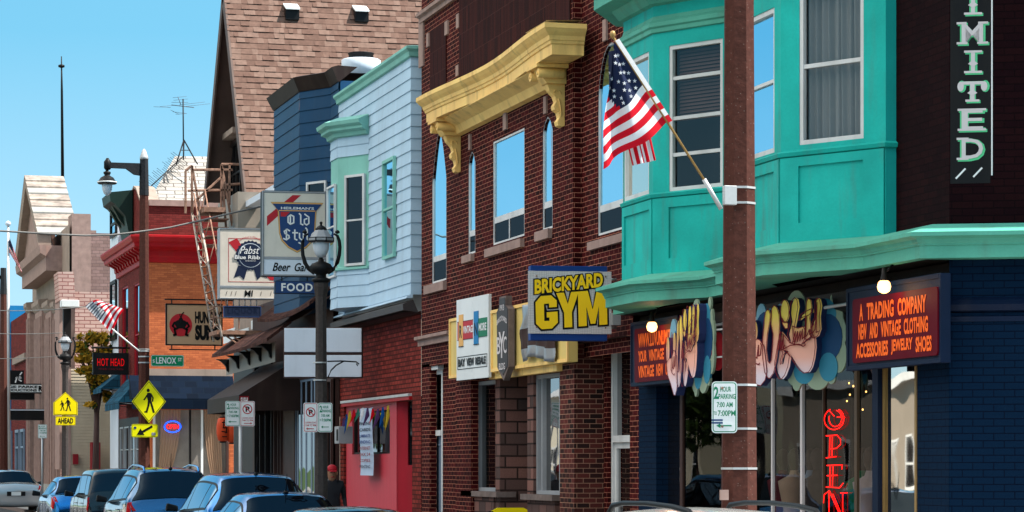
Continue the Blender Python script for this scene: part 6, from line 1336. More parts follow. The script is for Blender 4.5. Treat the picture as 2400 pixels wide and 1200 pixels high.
# far brick building and dark shops
X11 = 11.2; f11 = FA(X11); t = thing('far_brick_building', 'far low dark red brick shop building with black awnings at the left edge', 'building', (X11, PX(76, X11), 0)); m = MB()
m.wbox((X11, PX(74, X11), 0), (X11 + 14, PX(26, X11), f11.Z(74, 722)), 'brick_red'); m.wbox((X11 - .05, PX(74, X11), 0), (X11, PX(66, X11), f11.Z(74, 722)), 'brick_maroon'); m.side(f11, [(0, f11.Z(74, 838)), (.15, f11.Z(74, 838)), (.15, f11.Z(74, 822)), (0, f11.Z(74, 822))], f11.S(35), f11.S(64), 'pale_stone'); m.build('wall', t)
for x0, x1 in ((22, 30), (40, 48), (52, 60)): win(t, f11, (f11.S(x0), f11.S(x1), .5, 3.6), .02, .15, .1, 'blue_grey', 'glass_shop', rails=(.7,), name='shop_window')
m = MB(); m.wbox((X11 - .1, PX(26, X11), 0), (X11 + 10, PX(8, X11), f11.Z(26, 716)), 'hot_blue'); tag(m.build('blue_painted_building'), 'narrow bright blue painted building end at far left', 'building')
for lb, yt, yb__, x0, x1, Y, mm in (('upper black awning above the dark shopfront at far left', 922, 936, 18, 102, 127, 'black'), ('lower black awning with a pale blue edge at far left', 962, 984, 18, 108, 122, 'black')):
    f = FN(Y); t = thing('black_awning', lb, 'awning', f.pt(f.S(60), f.Z(60, yb__)), 'black awnings of far shop'); m = MB(); m.side(f, [(0, f.Z(60, yb__)), (0, f.Z(60, yt)), (-1.5, f.Z(60, yt) + .1), (-1.5, f.Z(60, yb__))], f.S(x0), f.S(x1), mm); m.build('canopy', t); m = MB(); m.box(f, f.S(x0), f.S(x1), f.Z(60, yt), f.Z(60, yt - 2), -.05, .05, 'sign_white' if yt > 950 else 'black'); m.build('edge_strip', t)
f = FN(124); s0, s1 = f.S(-20), f.S(105); z0, z1 = f.Z(60, 919), f.Z(60, 902); t = thing('shop_sign', 'long black and white lettered shop sign at far left', 'sign', f.pt((s0 + s1) / 2, z0)); m = MB(); m.box(f, s0, s1, z0 - .06, z1 + .06, -.2, 0, 'black'); m.box(f, s0 + .1, s1 - .1, z0, z1, 0, .02, 'plate_white'); m.build('panel', t)
m = MB(); hz = (z1 - z0); text(m, f, 'GE PARKE', f.S(19), f.S(88), z0 + hz * .55, z1 - .03, .03, 'ink', .04); text(m, f, 'ODUCTIONS', f.S(19), f.S(86), z0 + .03, z0 + hz * .45, .03, 'ink', .04); text(m, f, 'R', f.S(90), f.S(100), z0 + .04, z1 - .04, .03, 'ink', .06); m.build('lettering', t)
f = FN(126); m = MB(); m.box(f, f.S(18), f.S(56), f.Z(40, 900), f.Z(40, 868), -.1, 0, 'black'); line2(m, f, [(f.S(36), f.Z(40, 896)), (f.S(40), f.Z(40, 884)), (f.S(37), f.Z(40, 886))], .06, .01, 'letter_white'); line2(m, f, [(f.S(44), f.Z(40, 889)), (f.S(49), f.Z(40, 886)), (f.S(46), f.Z(40, 882)), (f.S(44), f.Z(40, 890)), (f.S(50), f.Z(40, 893))], .06, .01, 'letter_white'); line2(m, f, [(f.S(47), f.Z(40, 878)), (f.S(51), f.Z(40, 873))], .06, .01, 'letter_white'); tag(m.build('script_sign'), 'black sign with white script letters above the far dark shopfront', 'sign')
# ================================================================== trees
def leaf_tree(name, label, base, trunk_h, blobs, nleaf, lm, ls, seed, cat='tree', group=None):
    rnd = random.Random(seed); t = thing(name, label, cat, base, group); m = MB(); B_ = Vector(base)
    m.tube([B_, B_ + Vector((.05, 0, trunk_h * .5)), B_ + Vector((.1, .1, trunk_h))], [.16, .12, .09], 'brown_trim', 7)
    for c, r_ in blobs: m.tube([B_ + Vector((.08, .05, trunk_h * .8)), (B_ + Vector((.1, .1, trunk_h)) + Vector(c)) / 2 + Vector((0, 0, .2)), Vector(c)], [.06, .04, .015], 'brown_trim', 5)
    m.build('trunk', t); m = MB(); tot = sum(r_[0] * r_[1] * r_[2] for c, r_ in blobs)
    for c, r_ in blobs:
        for k in range(int(nleaf * r_[0] * r_[1] * r_[2] / tot)):
            while 1:
                q = Vector([rnd.uniform(-1, 1) for _ in range(3)])
                if .25 < q.length < 1: break
            q *= 1 + .18 * math.sin(q.x * 9) * math.sin(q.z * 7); p = Vector(c) + Vector((q.x * r_[0], q.y * r_[1], q.z * r_[2]))
            u = Vector([rnd.gauss(0, 1) for _ in range(3)]).normalized(); v = u.orthogonal().normalized(); l = ls * rnd.uniform(.6, 1.3)
            m.face([p - u * l, p + v * l * .55, p + u * l, p - v * l * .55], lm[rnd.randrange(len(lm))])
    m.build('crown', t); return t
def bl(px, py, Y, rx, rz): p = PY(px, py, Y); k = Y / CA / FPX; return ((p.x, p.y, p.z), (rx * k, max(rx, rz) * k, rz * k))
leaf_tree('street_tree', 'small yellow leaved street tree behind the black sign with red LED letters', (PY(222, 1100, 98).x, 98, .12), 4.2, [bl(215, 792, 98, 16, 14), bl(190, 812, 98, 15, 11), bl(240, 795, 98, 16, 15), bl(205, 835, 98, 20, 12), bl(236, 832, 98, 14, 16), bl(184, 842, 98, 9, 7), bl(196, 868, 98, 14, 9), bl(222, 862, 98, 14, 12), bl(214, 890, 98, 11, 12), bl(240, 880, 98, 12, 26), bl(222, 912, 98, 9, 9), bl(214, 948, 98, 13, 6), bl(250, 925, 98, 8, 18), bl(252, 830, 98, 12, 20), bl(176, 822, 98, 6, 5), bl(186, 790, 98, 7, 5)], 1900, ['leaf_gold', 'leaf_gold', 'leaf_gold', 'leaf_gold', 'leaf_green'], .13, 3)
leaf_tree('street_tree', 'dark green tree at far left edge behind the brown pole', (PY(4, 1100, 200).x, 200, .0), 5, [bl(0, 850, 200, 14, 40), bl(6, 905, 200, 10, 30)], 900, ['leaf_green', 'leaf_dark'], .2, 4)
# ================================================================== poles, lamps, traffic signs
def octo(m, x, y, z0, z1, r0, r1, mat, n=8): m.lathe((x, y, 0), [(r0, z0), (r1, z1)], mat, n, sm=False, rot=AY * -1 + R(22.5))
# big brown pole
zP = 24.2; pX = (1733 + 475) * zP / 6425; pY_ = zP * (rc(1733)[1]); pc = Vector((pX, pY_, 0))
T1 = thing('concrete_pole', 'thick brown speckled octagonal concrete pole in the right foreground', 'pole', (pX, pY_, .125))
m = MB(); octo(m, pX, pY_, .125, 9.5, .178, .118, 'pole_brown'); m.build('shaft', T1)
def band(parent, x, y, z, r_, h=.022, mat='galv', n=8, name='steel_band'):
    m = MB(); m.lathe((x, y, z), [(r_, -h / 2), (r_ + .006, -h / 2), (r_ + .006, h / 2), (r_, h / 2)], mat, n, sm=False, rot=-AY + R(22.5)); return m.build(name, parent)
def zat(py, z): return EYE + (YH - py) * z / FPX
for py in (442, 478, 903, 1005, 1098): zz = zat(py, zP); band(T1, pX, pY_, zz, .178 - (zz) / 9.5 * .06 + .001, .02)
m = MB(); fN = FN(pY_ - .16); m.box(fN, fN.S(1693), fN.S(1722), fN.Z(1700, 481), fN.Z(1700, 436), 0, .06, 'galv'); m.build('clamp_plate', T1, .005)
m = MB(); m.box(fN, fN.S(1688), fN.S(1708), fN.Z(1700, 1172), fN.Z(1700, 1148), -.02, .0, 'stone'); m.build('pole_tag', T1)
# flag on the big pole
Yf = pY_ - .2
TF = thing('american_flag', 'large American flag on slanted pole clamped to the brown concrete pole', 'flag', PY(1690, 490, Yf))
m = MB(); m.tube([PY(1690, 490, Yf), PY(1650, 420, Yf)], .021, 'galv', 10); m.build('socket', TF)
m = MB(); m.tube([PY(1652, 424, Yf), PY(1438, 88, Yf)], .011, 'gold', 8); m.build('staff', TF); m = MB(); p = PY(1436, 80, Yf); m.lathe(p, [(.004, -.045), (.02, -.03), (.028, 0), (.02, .025), (.004, .032)], 'gold', 10); m.build('finial', TF)
def flagmesh(parent, Pf, nu, nv, canton_u, canton_v, depth, star=True, name='cloth'):
    m = MB(); nh = 26; vs = []; fs = []; mats = []
    for i in range(nh + 1):
        for j in range(nv + 1): vs.append(Pf(i / nh, j / nv))
    m.mesh(vs, [(i * (nv + 1) + j, i * (nv + 1) + j + 1, (i + 1) * (nv + 1) + j + 1, (i + 1) * (nv + 1) + j) for i in range(nh) for j in range(nv)], 'flag_red', True)
    r_, w_, b_ = m.mi('flag_red'), m.mi('flag_white'), m.mi('flag_blue')
    for i in range(nh):
        for j in range(nv):
            h, v = (i + .5) / nh, (j + .5) / nv
            m.m[i * nv + j] = b_ if (h < canton_u and v < canton_v(h)) else (r_ if (i // 2) % 2 == 0 else w_)
    return m
def starf(m, c, r_, eu, ev, d, k=5):
    pts = []
    for i in range(10): rr = r_ if i % 2 == 0 else r_ * .42; a = math.pi / 2 + i * math.pi / 5; pts.append(c + eu * rr * math.cos(a) + ev * rr * math.sin(a) + d)
    m.face([c + d] + [pts[0], pts[1], pts[2]], 'flag_white')
    for i in range(1, 5): m.face([c + d, pts[2 * i], pts[2 * i + 1], pts[(2 * i + 2) % 10]], 'flag_white')
h0, h1 = PY(1441, 96, Yf), PY(1566, 288, Yf)
# left fold line, piecewise in picture units, as seen hanging
def fold(h):
    pts = [(0, (1434, 118)), (.25, (1426, 205)), (.54, (1417, 285)), (.8, (1408, 350)), (1, (1405, 394))]
    for (a, p), (b_, q_) in zip(pts, pts[1:]):
        if h <= b_: t_ = (h - a) / (b_ - a); return p[0] + (q_[0] - p[0]) * t_, p[1] + (q_[1] - p[1]) * t_
def Pf(h, v):
    a = h0.lerp(h1, h); fx, fy = fold(h); b_ = PY(fx, fy, Yf); p = a.lerp(b_, v); d = .055 * math.sin(v * 9 + h * 2.2) * (.25 + v) + .03 * math.sin(v * 17 - h * 5) * v
    p.z -= .035 * math.sin(v * math.pi) * (1 - h * .4); p.z += .02 * math.sin(v * 9 + h * 2) * h; p.y += d; p.x += .012 * math.sin(v * 13 + h * 8) * v; return p
cv = lambda h: 1.0 if h < .30 else max(.50, 1.0 - (h - .30) * 2.0)
m = flagmesh(TF, Pf, 26, 26, .545, cv, 0); o = m.build('cloth', TF)
m = MB()
for i in range(9):
    h = .05 + i * .056; wv = cv(h)
    L_ = (Pf(h, 0) - Pf(h, 1)).length; nst = max(1, int(L_ * wv / .085))
    for j in range(nst):
        v = (j + (.5 if i % 2 else .85)) / (nst + .3) * wv * .98
        if v > wv * .93: continue
        p = Pf(h, v); starf(m, p, .021, Vector((1, 0, 0)), Vector((0, 0, 1)), Vector((0, -.012, 0)))
m.build('star', o)
def Pb(h, v):
    c = [(1468, 330), (1520, 305), (1536, 376), (1482, 388)]; top = Vector(c[0]).lerp(Vector(c[1]), h); bt = Vector(c[3]).lerp(Vector(c[2]), h); q_ = top.lerp(bt, v); p = PY(q_.x, q_.y, Yf + .09); p.y += .03 * math.sin(h * 12); return p
m = MB(); n = 9
for i in range(n):
    m.face([Pb(i / n, 0), Pb((i + 1) / n, 0), Pb((i + 1) / n, 1), Pb(i / n, 1)], 'flag_white' if i % 2 else 'flag_red', True)
m.build('back_fold', TF)
m = MB(); pts = [h0.lerp(h1, k / 13) for k in range(14)]
for k in range(13):
    a, b_ = pts[k], pts[k + 1]; m.face([a + Vector((0, -.014, .0)), b_ + Vector((0, -.014, 0)), b_ + Vector((.036, -.014, .02)), a + Vector((.036, -.014, .02))], 'flag_white' if k < 8 or k % 2 else 'flag_red')
m.build('sleeve', TF)
# traffic / parking sign faces
def plate(m, f, s0, s1, z0, z1, r_, mat, rim, rw=.012, d=0):
    m.prism(f, rrect(s0, s1, z0, z1, r_), d - .004, d, mat); m.prism(f, rrect(s0 + rw, s1 - rw, z0 + rw, z1 - rw, r_ * .8), d, d + .0015, rim); m.prism(f, rrect(s0 + rw * 1.9, s1 - rw * 1.9, z0 + rw * 1.9, z1 - rw * 1.9, r_ * .6), d + .0015, d + .003, mat)
def parking_green(m, f, s0, s1, z0, z1, d, full=True):
    W_, H_ = s1 - s0, z1 - z0; g = 'reg_green'
    def T(s, u0, u1, v0, v1, b=.02): text(m, f, s, s0 + W_ * u0, s0 + W_ * u1, z0 + H_ * v0, z0 + H_ * v1, d, g, b)
    T('2', .08, .27, .66, .90, .03); T('HOUR', .33, .76, .80, .90); T('PARKING', .27, .93, .66, .76); T('7:00 AM', .2, .82, .50, .60); T('TO', .08, .2, .35, .42); T('7:00PM', .24, .92, .33, .44)
    m.box(f, s0 + W_ * .3, s0 + W_ * .78, z0 + H_ * .13, z0 + H_ * .155, d - .001, d + .001, g); m.prism(f, [(s0 + W_ * .18, z0 + H_ * .142), (s0 + W_ * .34, z0 + H_ * .19), (s0 + W_ * .34, z0 + H_ * .095)], d - .001, d + .001, g)
def parking_red(m, f, s0, s1, z0, z1, d, right=False):
    W_, H_ = s1 - s0, z1 - z0; cx, cz = s0 + W_ * .5, z0 + H_ * .68; r_ = min(W_, H_) * .36
    m.prism(f, ell(cx, cz, r_, r_, 28), d - .001, d, 'reg_red'); m.prism(f, ell(cx, cz, r_ * .8, r_ * .8, 28), d, d + .0015, 'plate_white'); text(m, f, 'P', cx - r_ * .38, cx + r_ * .45, cz - r_ * .55, cz + r_ * .55, d + .003, 'ink', .05)
    line2(m, f, [(cx - r_ * .6, cz + r_ * .6), (cx + r_ * .6, cz - r_ * .6)], r_ * .2, d + .005, 'reg_red')
    text(m, f, 'LOADING ZONE', s0 + W_ * .1, s0 + W_ * .9, z0 + H_ * .30, z0 + H_ * .36, d, 'reg_red', .01); text(m, f, '7AM TO 9PM', s0 + W_ * .1, s0 + W_ * .9, z0 + H_ * .20, z0 + H_ * .27, d, 'reg_red', .01)
    sg = 1 if right else -1; xm = s0 + W_ * .5; m.box(f, xm - W_ * .25, xm + W_ * .25, z0 + H_ * .105, z0 + H_ * .13, d - .001, d + .001, 'reg_red'); xe = xm + sg * W_ * .36; m.prism(f, [(xe, z0 + H_ * .1175), (xe - sg * W_ * .14, z0 + H_ * .16), (xe - sg * W_ * .14, z0 + H_ * .075)], d - .001, d + .001, 'reg_red')
f = Fr((pX, pY_ - .24), 72); s0, s1, z0, z1 = f.S(1668), f.S(1728), f.Z(1698, 1015), f.Z(1698, 894)
t = thing('parking_sign', 'white and green 2 HOUR PARKING 7:00 AM sign strapped to the brown concrete pole', 'parking sign', f.pt((s0 + s1) / 2, z0)); m = MB(); plate(m, f, s0, s1, z0, z1, .035, 'plate_white', 'reg_green', .009); m.build('plate', t)
m = MB(); parking_green(m, f, s0, s1, z0, z1, .005); m.build('lettering', t); m = MB(); m.prism(f, ell((s0 + s1) / 2 - .02, z1 - .06, .012, .012, 8), .003, .01, 'rust'); m.prism(f, ell((s0 + s1) / 2 - .02, z0 + .06, .012, .012, 8), .003, .01, 'rust'); m.build('bolt', t)
m = MB(); m.box(f, s0 + .0, s0 + .1, z0 + .11, z0 + .125, .004, .006, 'sign_blue'); m.box(f, s0 + .0, s0 + .1, z0 + .085, z0 + .1, .004, .006, 'sign_blue'); m.build('sticker', t)
# lamp posts
def lamp_post(px, z, k=1.0, label=''):
    X_, Y_ = (px + 475) * z / 6425, z * rc(px)[1]; t = thing('lamp_post', label, 'street lamp', (X_, Y_, .125), 'green city lamp posts with harp lanterns'); c = (X_, Y_, 0)
    m = MB(); m.lathe(c, [(.24, .125), (.24, .3), (.19, .45), (.14, .8), (.112, .9), (.088, 4.15), (.094, 4.38), (.125, 4.54), (.12, 4.60)], 'pole_grey', 8, sm=False, rot=-AY + R(22.5)); m.build('shaft', t)
    ZL = Vector((0, 0, 4.58)); n0 = len(t.children)
    m = MB(); m.lathe(c, [(.11, 4.66), (.15, 4.70), (.15, 4.74), (.08, 4.78), (.08, 4.84), (.17, 4.90), (.19, 4.98), (.15, 5.06), (.05, 5.12), (.04, 5.17), (.02, 5.2), (.005, 5.24)], 'black', 14); m.build('collar', t)
    e = Vector((CA, -SA, 0)); cz = Vector((X_, Y_, 0))
    for sg in (-1, 1):
        m = MB(); pts = [cz + e * sg * w_ + Vector((0, 0, z_)) for w_, z_ in ((.10, 4.86), (.19, 4.95), (.25, 5.08), (.285, 5.25), (.295, 5.42), (.285, 5.55), (.255, 5.66), (.20, 5.70))]; m.tube(pts, [.035, .036, .034, .03, .028, .027, .026, .02], 'black', 8); m.lathe(pts[6] + Vector((0, 0, .04)), [(.012, 0), (.038, .02), (.038, .05), (.012, .08)], 'black', 8); m.build('harp_arm', t)
    m = MB(); m.lathe(c, [(.205, 5.53), (.215, 5.56), (.215, 5.60), (.19, 5.61), (.12, 5.74), (.09, 5.78)], 'grey_trim', 8, sm=False, rot=R(11)); m.lathe(c, [(.19, 5.52), (.218, 5.53), (.218, 5.545), (.19, 5.55)], 'black', 8, sm=False, rot=R(11)); m.lathe(c, [(.22, 5.60), (.22, 5.615), (.1, 5.62)], 'black', 8, sm=False, rot=R(11))
    m.lathe(c, [(.09, 5.76), (.095, 5.80), (.06, 5.85), (.02, 5.88), (.018, 5.91), (.03, 5.93), (.01, 5.96)], 'black', 12)
    for i in range(8): a = R(11 + 45 * i); m.tube([(X_ + .208 * math.cos(a), Y_ + .208 * math.sin(a), 5.53), (X_ + .212 * math.cos(a), Y_ + .212 * math.sin(a), 5.61)], .012, 'black', 4)
    m.build('lamp_roof', t); m = MB(); m.lathe(c, [(.125, 5.52), (.13, 5.46), (.125, 5.38), (.10, 5.28), (.06, 5.21), (.01, 5.19)], 'lampglass', 18); m.lathe(c, [(.13, 5.50), (.135, 5.52)], 'steel', 18); m.build('globe', t)
    for ch in list(t.children)[0:]:
        if ch.name.split('.')[0] == 'shaft': continue
        for v_ in ch.data.vertices: v_.co.z = (v_.co.z + .125 - 4.66) * .74 + 4.60 - .125
    t.scale = (k, k, k); return t
LP1 = lamp_post(753, 41.4, 1.0, 'black harp lantern lamp post in front of the blank white sign box')
LP2 = lamp_post(153, 84.5, 1.08, 'black harp lantern lamp post carrying the yellow school crossing sign')
# hanging scroll arm on the near lamp post and double parking sign
z1p = 41.2; X1p = (750 + 475) * 41.4 / 6425; Y1p = 41.4 * rc(753)[1]
f = FN(Y1p - .05); m = MB()
m.tube([f.pt(f.S(767), f.Z(767, 847)), f.pt(f.S(800), f.Z(800, 846)), f.pt(f.S(835), f.Z(835, 848)), f.pt(f.S(841), f.Z(841, 853)), f.pt(f.S(838), f.Z(838, 857)), f.pt(f.S(835), f.Z(835, 852))], .012, 'black', 5); m.tube([f.pt(f.S(769), f.Z(769, 884)), f.pt(f.S(776), f.Z(776, 868)), f.pt(f.S(788), f.Z(788, 856)), f.pt(f.S(805), f.Z(805, 847))], .012, 'black', 5); m.build('banner_arm', LP1)
for py in (850, 891): band(LP1, X1p, Y1p, zat(py, 41.4), .105, .02)
def double_sign(name, label, f, x0, x1, yt, yb, redleft, group=None):
    s0, s1 = f.S(x0), f.S(x1); xm = (x0 + x1) / 2; z0, z1 = f.Z(xm, yb), f.Z(xm, yt); mid = (s0 + s1) / 2
    t = thing(name, label, 'parking sign', f.pt(mid, z0), 'double parking signs'); m = MB(); a, c = ((s0, mid), (mid, s1)) if redleft else ((mid, s1), (s0, mid))
    plate(m, f, a[0], a[1], z0, z1, .03, 'plate_white', 'reg_red', .01); plate(m, f, c[0], c[1], z0, z1, .03, 'plate_white', 'reg_green', .01); m.build('plate', t)
    m = MB(); parking_red(m, f, a[0] + .01, a[1] - .01, z0, z1, .006, not redleft); parking_green(m, f, c[0] + .01, c[1] - .01, z0 + .02, z1, .006); m.build('lettering', t); return t
f = Fr((X1p, Y1p - .17), 84); double_sign('double_parking_sign', 'double sign on the near lamp post, red no parking left, green 2 HOUR right', f, 711, 779, 944, 1013, True)
zS = 51.0; XS_, YS_ = (564 + 475) * zS / 6425, zS * rc(564)[1]
T = thing('sign_post', 'white weathered steel post holding a double parking sign beside the cars', 'post', (XS_, YS_, .125)); m = MB(); m.tube([(XS_, YS_, .125), (XS_, YS_, zat(945, zS))], .035, 'galv', 6); m.build('pipe', T)
f = Fr((XS_, YS_ - .05), 86); double_sign('double_parking_sign', 'double sign on thin white post, green 2 HOUR left, red no parking right', f, 528, 597, 940, 999, False)
zS = 92; XS_, YS_ = (99 + 475) * zS / 6425, zS * rc(99)[1]
T = thing('sign_post', 'thin post with small green parking sign near the silver car', 'post', (XS_, YS_, .125)); m = MB(); m.tube([(XS_, YS_, .125), (XS_, YS_, zat(1000, zS))], .035, 'steel', 6); m.build('pipe', T)
f = Fr((XS_, YS_ - .05), 88); s0, s1, z0, z1 = f.S(89), f.S(110), f.Z(99, 1027), f.Z(99, 995); t = thing('parking_sign', 'small pale green 2 HOUR parking sign on the thin far post', 'parking sign', f.pt((s0 + s1) / 2, z0)); m = MB(); plate(m, f, s0, s1, z0, z1, .03, 'plate_white', 'reg_green', .01); m.build('plate', t); m = MB(); parking_green(m, f, s0, s1, z0, z1, .006); m.build('lettering', t)
# second brown pole with pendant lamp
zq = 65.6; X2p = (338 + 475) * zq / 6425; Y2p = zq * rc(338)[1]
T2 = thing('concrete_pole', 'tall brown street pole with grey top carrying the pedestrian crossing sign', 'pole', (X2p, Y2p, .125)); m = MB(); zg_ = zat(458, zq); octo(m, X2p, Y2p, .125, zg_, .155, .112, 'pole_brown'); octo(m, X2p, Y2p, zg_, zat(374, zq), .125, .105, 'pole_dark'); m.lathe((X2p, Y2p, zat(374, zq)), [(.108, 0), (.105, .06), (.05, .22), (.01, .27)], 'galv', 8); m.build('shaft', T2)
for py in (823, 836, 850): band(T2, X2p, Y2p, zat(py, zq), .14, .03)
f = FN(Y2p); t = thing('pendant_lamp', 'black pendant street lamp hanging from arm of the tall brown pole', 'street lamp', (X2p - 1, Y2p, zat(460, zq)))
m = MB(); za = zat(391, zq); xa, xb = f.S(245), f.S(328); m.side(Fr((0, Y2p), 0), [(-xa, za + .08), (-xb, za + .08), (-xb, za - .22), (-(xb - .15), za - .2), (-(xb - .35), za - .06), (-xa, za - .05)], -.06, .06, 'pole_dark'); 
m.lathe((f.S(252), Y2p, za), [(.06, -.1), (.09, -.06), (.09, .1), (.05, .15), (.03, .19)], 'black', 10); m.build('arm', t)
cx = f.S(251); c = (cx, Y2p, zat(432, zq)); m = MB(); m.lathe(c, [(.22, -.02), (.24, 0), (.24, .05), (.21, .06), (.16, .14), (.09, .18), (.06, .2), (.09, .24), (.09, .28), (.04, .3), (.03, .45)], 'black', 12); m.lathe(c, [(.243, .01), (.246, .04)], 'plate_white', 12); m.build('lamp_roof', t); m = MB(); m.lathe(c, [(.12, 0), (.13, -.06), (.12, -.16), (.08, -.26), (.01, -.31)], 'lampglass', 16); m.build('globe', t)
# far pole at the left edge
zq3 = 110; X3p = (8 + 475) * zq3 / 6425; Y3p = zq3 * rc(8)[1]; T3 = thing('concrete_pole', 'brown street pole at the left edge of the view', 'pole', (X3p, Y3p, .125)); m = MB(); zg_ = zat(690, zq3); octo(m, X3p, Y3p, .125, zg_, .20, .14, 'pole_brown'); octo(m, X3p, Y3p, zg_, zat(628, zq3), .15, .12, 'pole_dark'); m.build('shaft', T3); m = MB(); m.tube([(X3p, Y3p, zat(650, zq3)), (X3p - 1.5, Y3p, zat(648, zq3))], .08, 'black', 6); m.build('arm', T3)
# pedestrian signs on the second pole
f = Fr((X2p, Y2p - .2), 84)
def diamond(cx, cz, r_, rr=.05): return [(cx, cz - r_), (cx + r_, cz), (cx, cz + r_), (cx - r_, cz)]
cx, cz = f.S(349), f.Z(349, 941); r_ = f.Z(349, 891) - cz; rx = f.S(389) - cx
t = thing('pedestrian_sign', 'yellow diamond pedestrian crossing sign with walking figure', 'road sign', f.pt(cx, cz - r_))
def dm(k): return [(cx, cz - r_ * k), (cx + rx * k, cz), (cx, cz + r_ * k), (cx - rx * k, cz)]
m = MB(); m.prism(f, dm(1), -.006, 0, 'ped_yellow'); m.prism(f, dm(.95), 0, .002, 'ink'); m.prism(f, dm(.91), .002, .004, 'ped_yellow'); m.build('plate', t)
def walker(m, f, cx, cz, h, d, flip=1):
    def W(pts, wd): line2(m, f, [(cx + x * h * flip, cz + y * h) for x, y in pts], wd * h, d, 'ink')
    m.prism(f, ell(cx - .03 * h * flip, cz + .43 * h, .065 * h, .075 * h, 12), d, d + .001, 'ink'); m.prism(f, [(cx + x * h * flip, cz + y * h) for x, y in ((-.07, .33), (.06, .33), (.12, .25), (.10, .0), (-.05, .0), (-.09, .2))], d, d + .001, 'ink')
    W([(-.04, .28), (-.14, .12), (-.2, .04)], .06); W([(.08, .28), (.17, .12), (.15, -.02)], .06); W([(0, .02), (-.02, -.2), (-.1, -.48)], .085); W([(.05, .02), (.12, -.2), (.2, -.48)], .085); W([(-.1, -.47), (-.17, -.47)], .06)
m = MB(); walker(m, f, cx, cz + .02, r_ * 1.12, .006); m.build('walking_figure', t)
s0, s1, z0, z1 = f.S(308), f.S(370), f.Z(339, 1025), f.Z(339, 994); t = thing('arrow_sign', 'small yellow plate with black arrow pointing down left below the diamond sign', 'road sign', f.pt((s0 + s1) / 2, z0)); m = MB(); m.prism(f, rrect(s0, s1, z0, z1, .04), -.006, 0, 'ped_yellow'); ringbox(m, f, s0 + .012, s1 - .012, z0 + .012, z1 - .012, .008, 0, .002, 'ink'); m.build('plate', t)
m = MB(); line2(m, f, [(s1 - .15, z1 - .06), (s0 + .26, z0 + .13)], .055, .004, 'ink'); m.prism(f, [(s0 + .13, z0 + .06), (s0 + .32, z0 + .06), (s0 + .22, z0 + .22)], .002, .005, 'ink'); m.prism(f, ell(s0 + .09, z1 - .09, .035, .035, 8), .002, .006, 'sign_blue'); m.box(f, s1 - .15, s1 - .06, z0 + .05, z0 + .12, .002, .006, 'grey_trim'); m.build('arrow', t)
# lenox street sign
f = FN(Y2p - .1); s0, s1, z0, z1 = f.S(354), f.S(431), f.Z(392, 859), f.Z(392, 832); t = thing('street_name_sign', 'green street name sign reading S LENOX ST', 'street sign', f.pt(s0, z0)); m = MB(); m.prism(f, rrect(s0, s1, z0, z1, .04), -.01, 0, 'sign_green'); m.prism(f, rrect(s0 + .01, s1 - .01, z0 + .01, z1 - .01, .03), 0, .001, 'letter_white'); m.prism(f, rrect(s0 + .018, s1 - .018, z0 + .018, z1 - .018, .03), .001, .002, 'sign_green'); m.build('plate', t)
m = MB(); W_ = s1 - s0; text(m, f, 'S', s0 + W_ * .05, s0 + W_ * .11, z0 + .09, z0 + .17, .005, 'letter_white', .02); text(m, f, 'LENOX', s0 + W_ * .15, s0 + W_ * .77, z0 + .065, z1 - .055, .005, 'letter_white', .02); text(m, f, 'ST', s0 + W_ * .82, s0 + W_ * .94, z0 + .13, z1 - .07, .005, 'letter_white', .02); m.build('lettering', t)
# school sign on the far lamp post
f = Fr((LP2.location.x, LP2.location.y - .25), 86); cx = f.S(153); s0, s1 = f.S(125), f.S(182); z0, zs_, z1 = f.Z(153, 973), f.Z(153, 944), f.Z(153, 919)
t = thing('school_sign', 'yellow pentagon school crossing sign with two walking figures', 'road sign', f.pt(cx, z0))
def pent_(k): c_ = (z0 + z1) / 2; return [(cx + (x - cx) * k, c_ + (z - c_) * k) for x, z in ((s0, z0), (s1, z0), (s1, zs_), (cx, z1), (s0, zs_))]
m = MB(); m.prism(f, pent_(1), -.006, 0, 'school_yellow'); m.prism(f, pent_(.95), 0, .002, 'ink'); m.prism(f, pent_(.91), .002, .004, 'school_yellow'); m.build('plate', t); m = MB(); walker(m, f, cx + .08, (z0 + z1) / 2 - .02, .42, .006); walker(m, f, cx - .1, (z0 + z1) / 2 - .06, .32, .006); m.build('walking_figure', t)
s0, s1, z0, z1 = f.S(130), f.S(177), f.Z(153, 997), f.Z(153, 976); t = thing('ahead_sign', 'small yellow plate reading AHEAD under the school crossing sign', 'road sign', f.pt(cx, z0)); m = MB(); m.prism(f, rrect(s0, s1, z0, z1, .02), -.006, 0, 'school_yellow'); ringbox(m, f, s0 + .01, s1 - .01, z0 + .01, z1 - .01, .008, 0, .002, 'ink'); m.build('plate', t); m = MB(); text(m, f, 'AHEAD', s0 + .07, s1 - .07, z0 + .06, z1 - .05, .005, 'ink', .03); m.build('lettering', t)
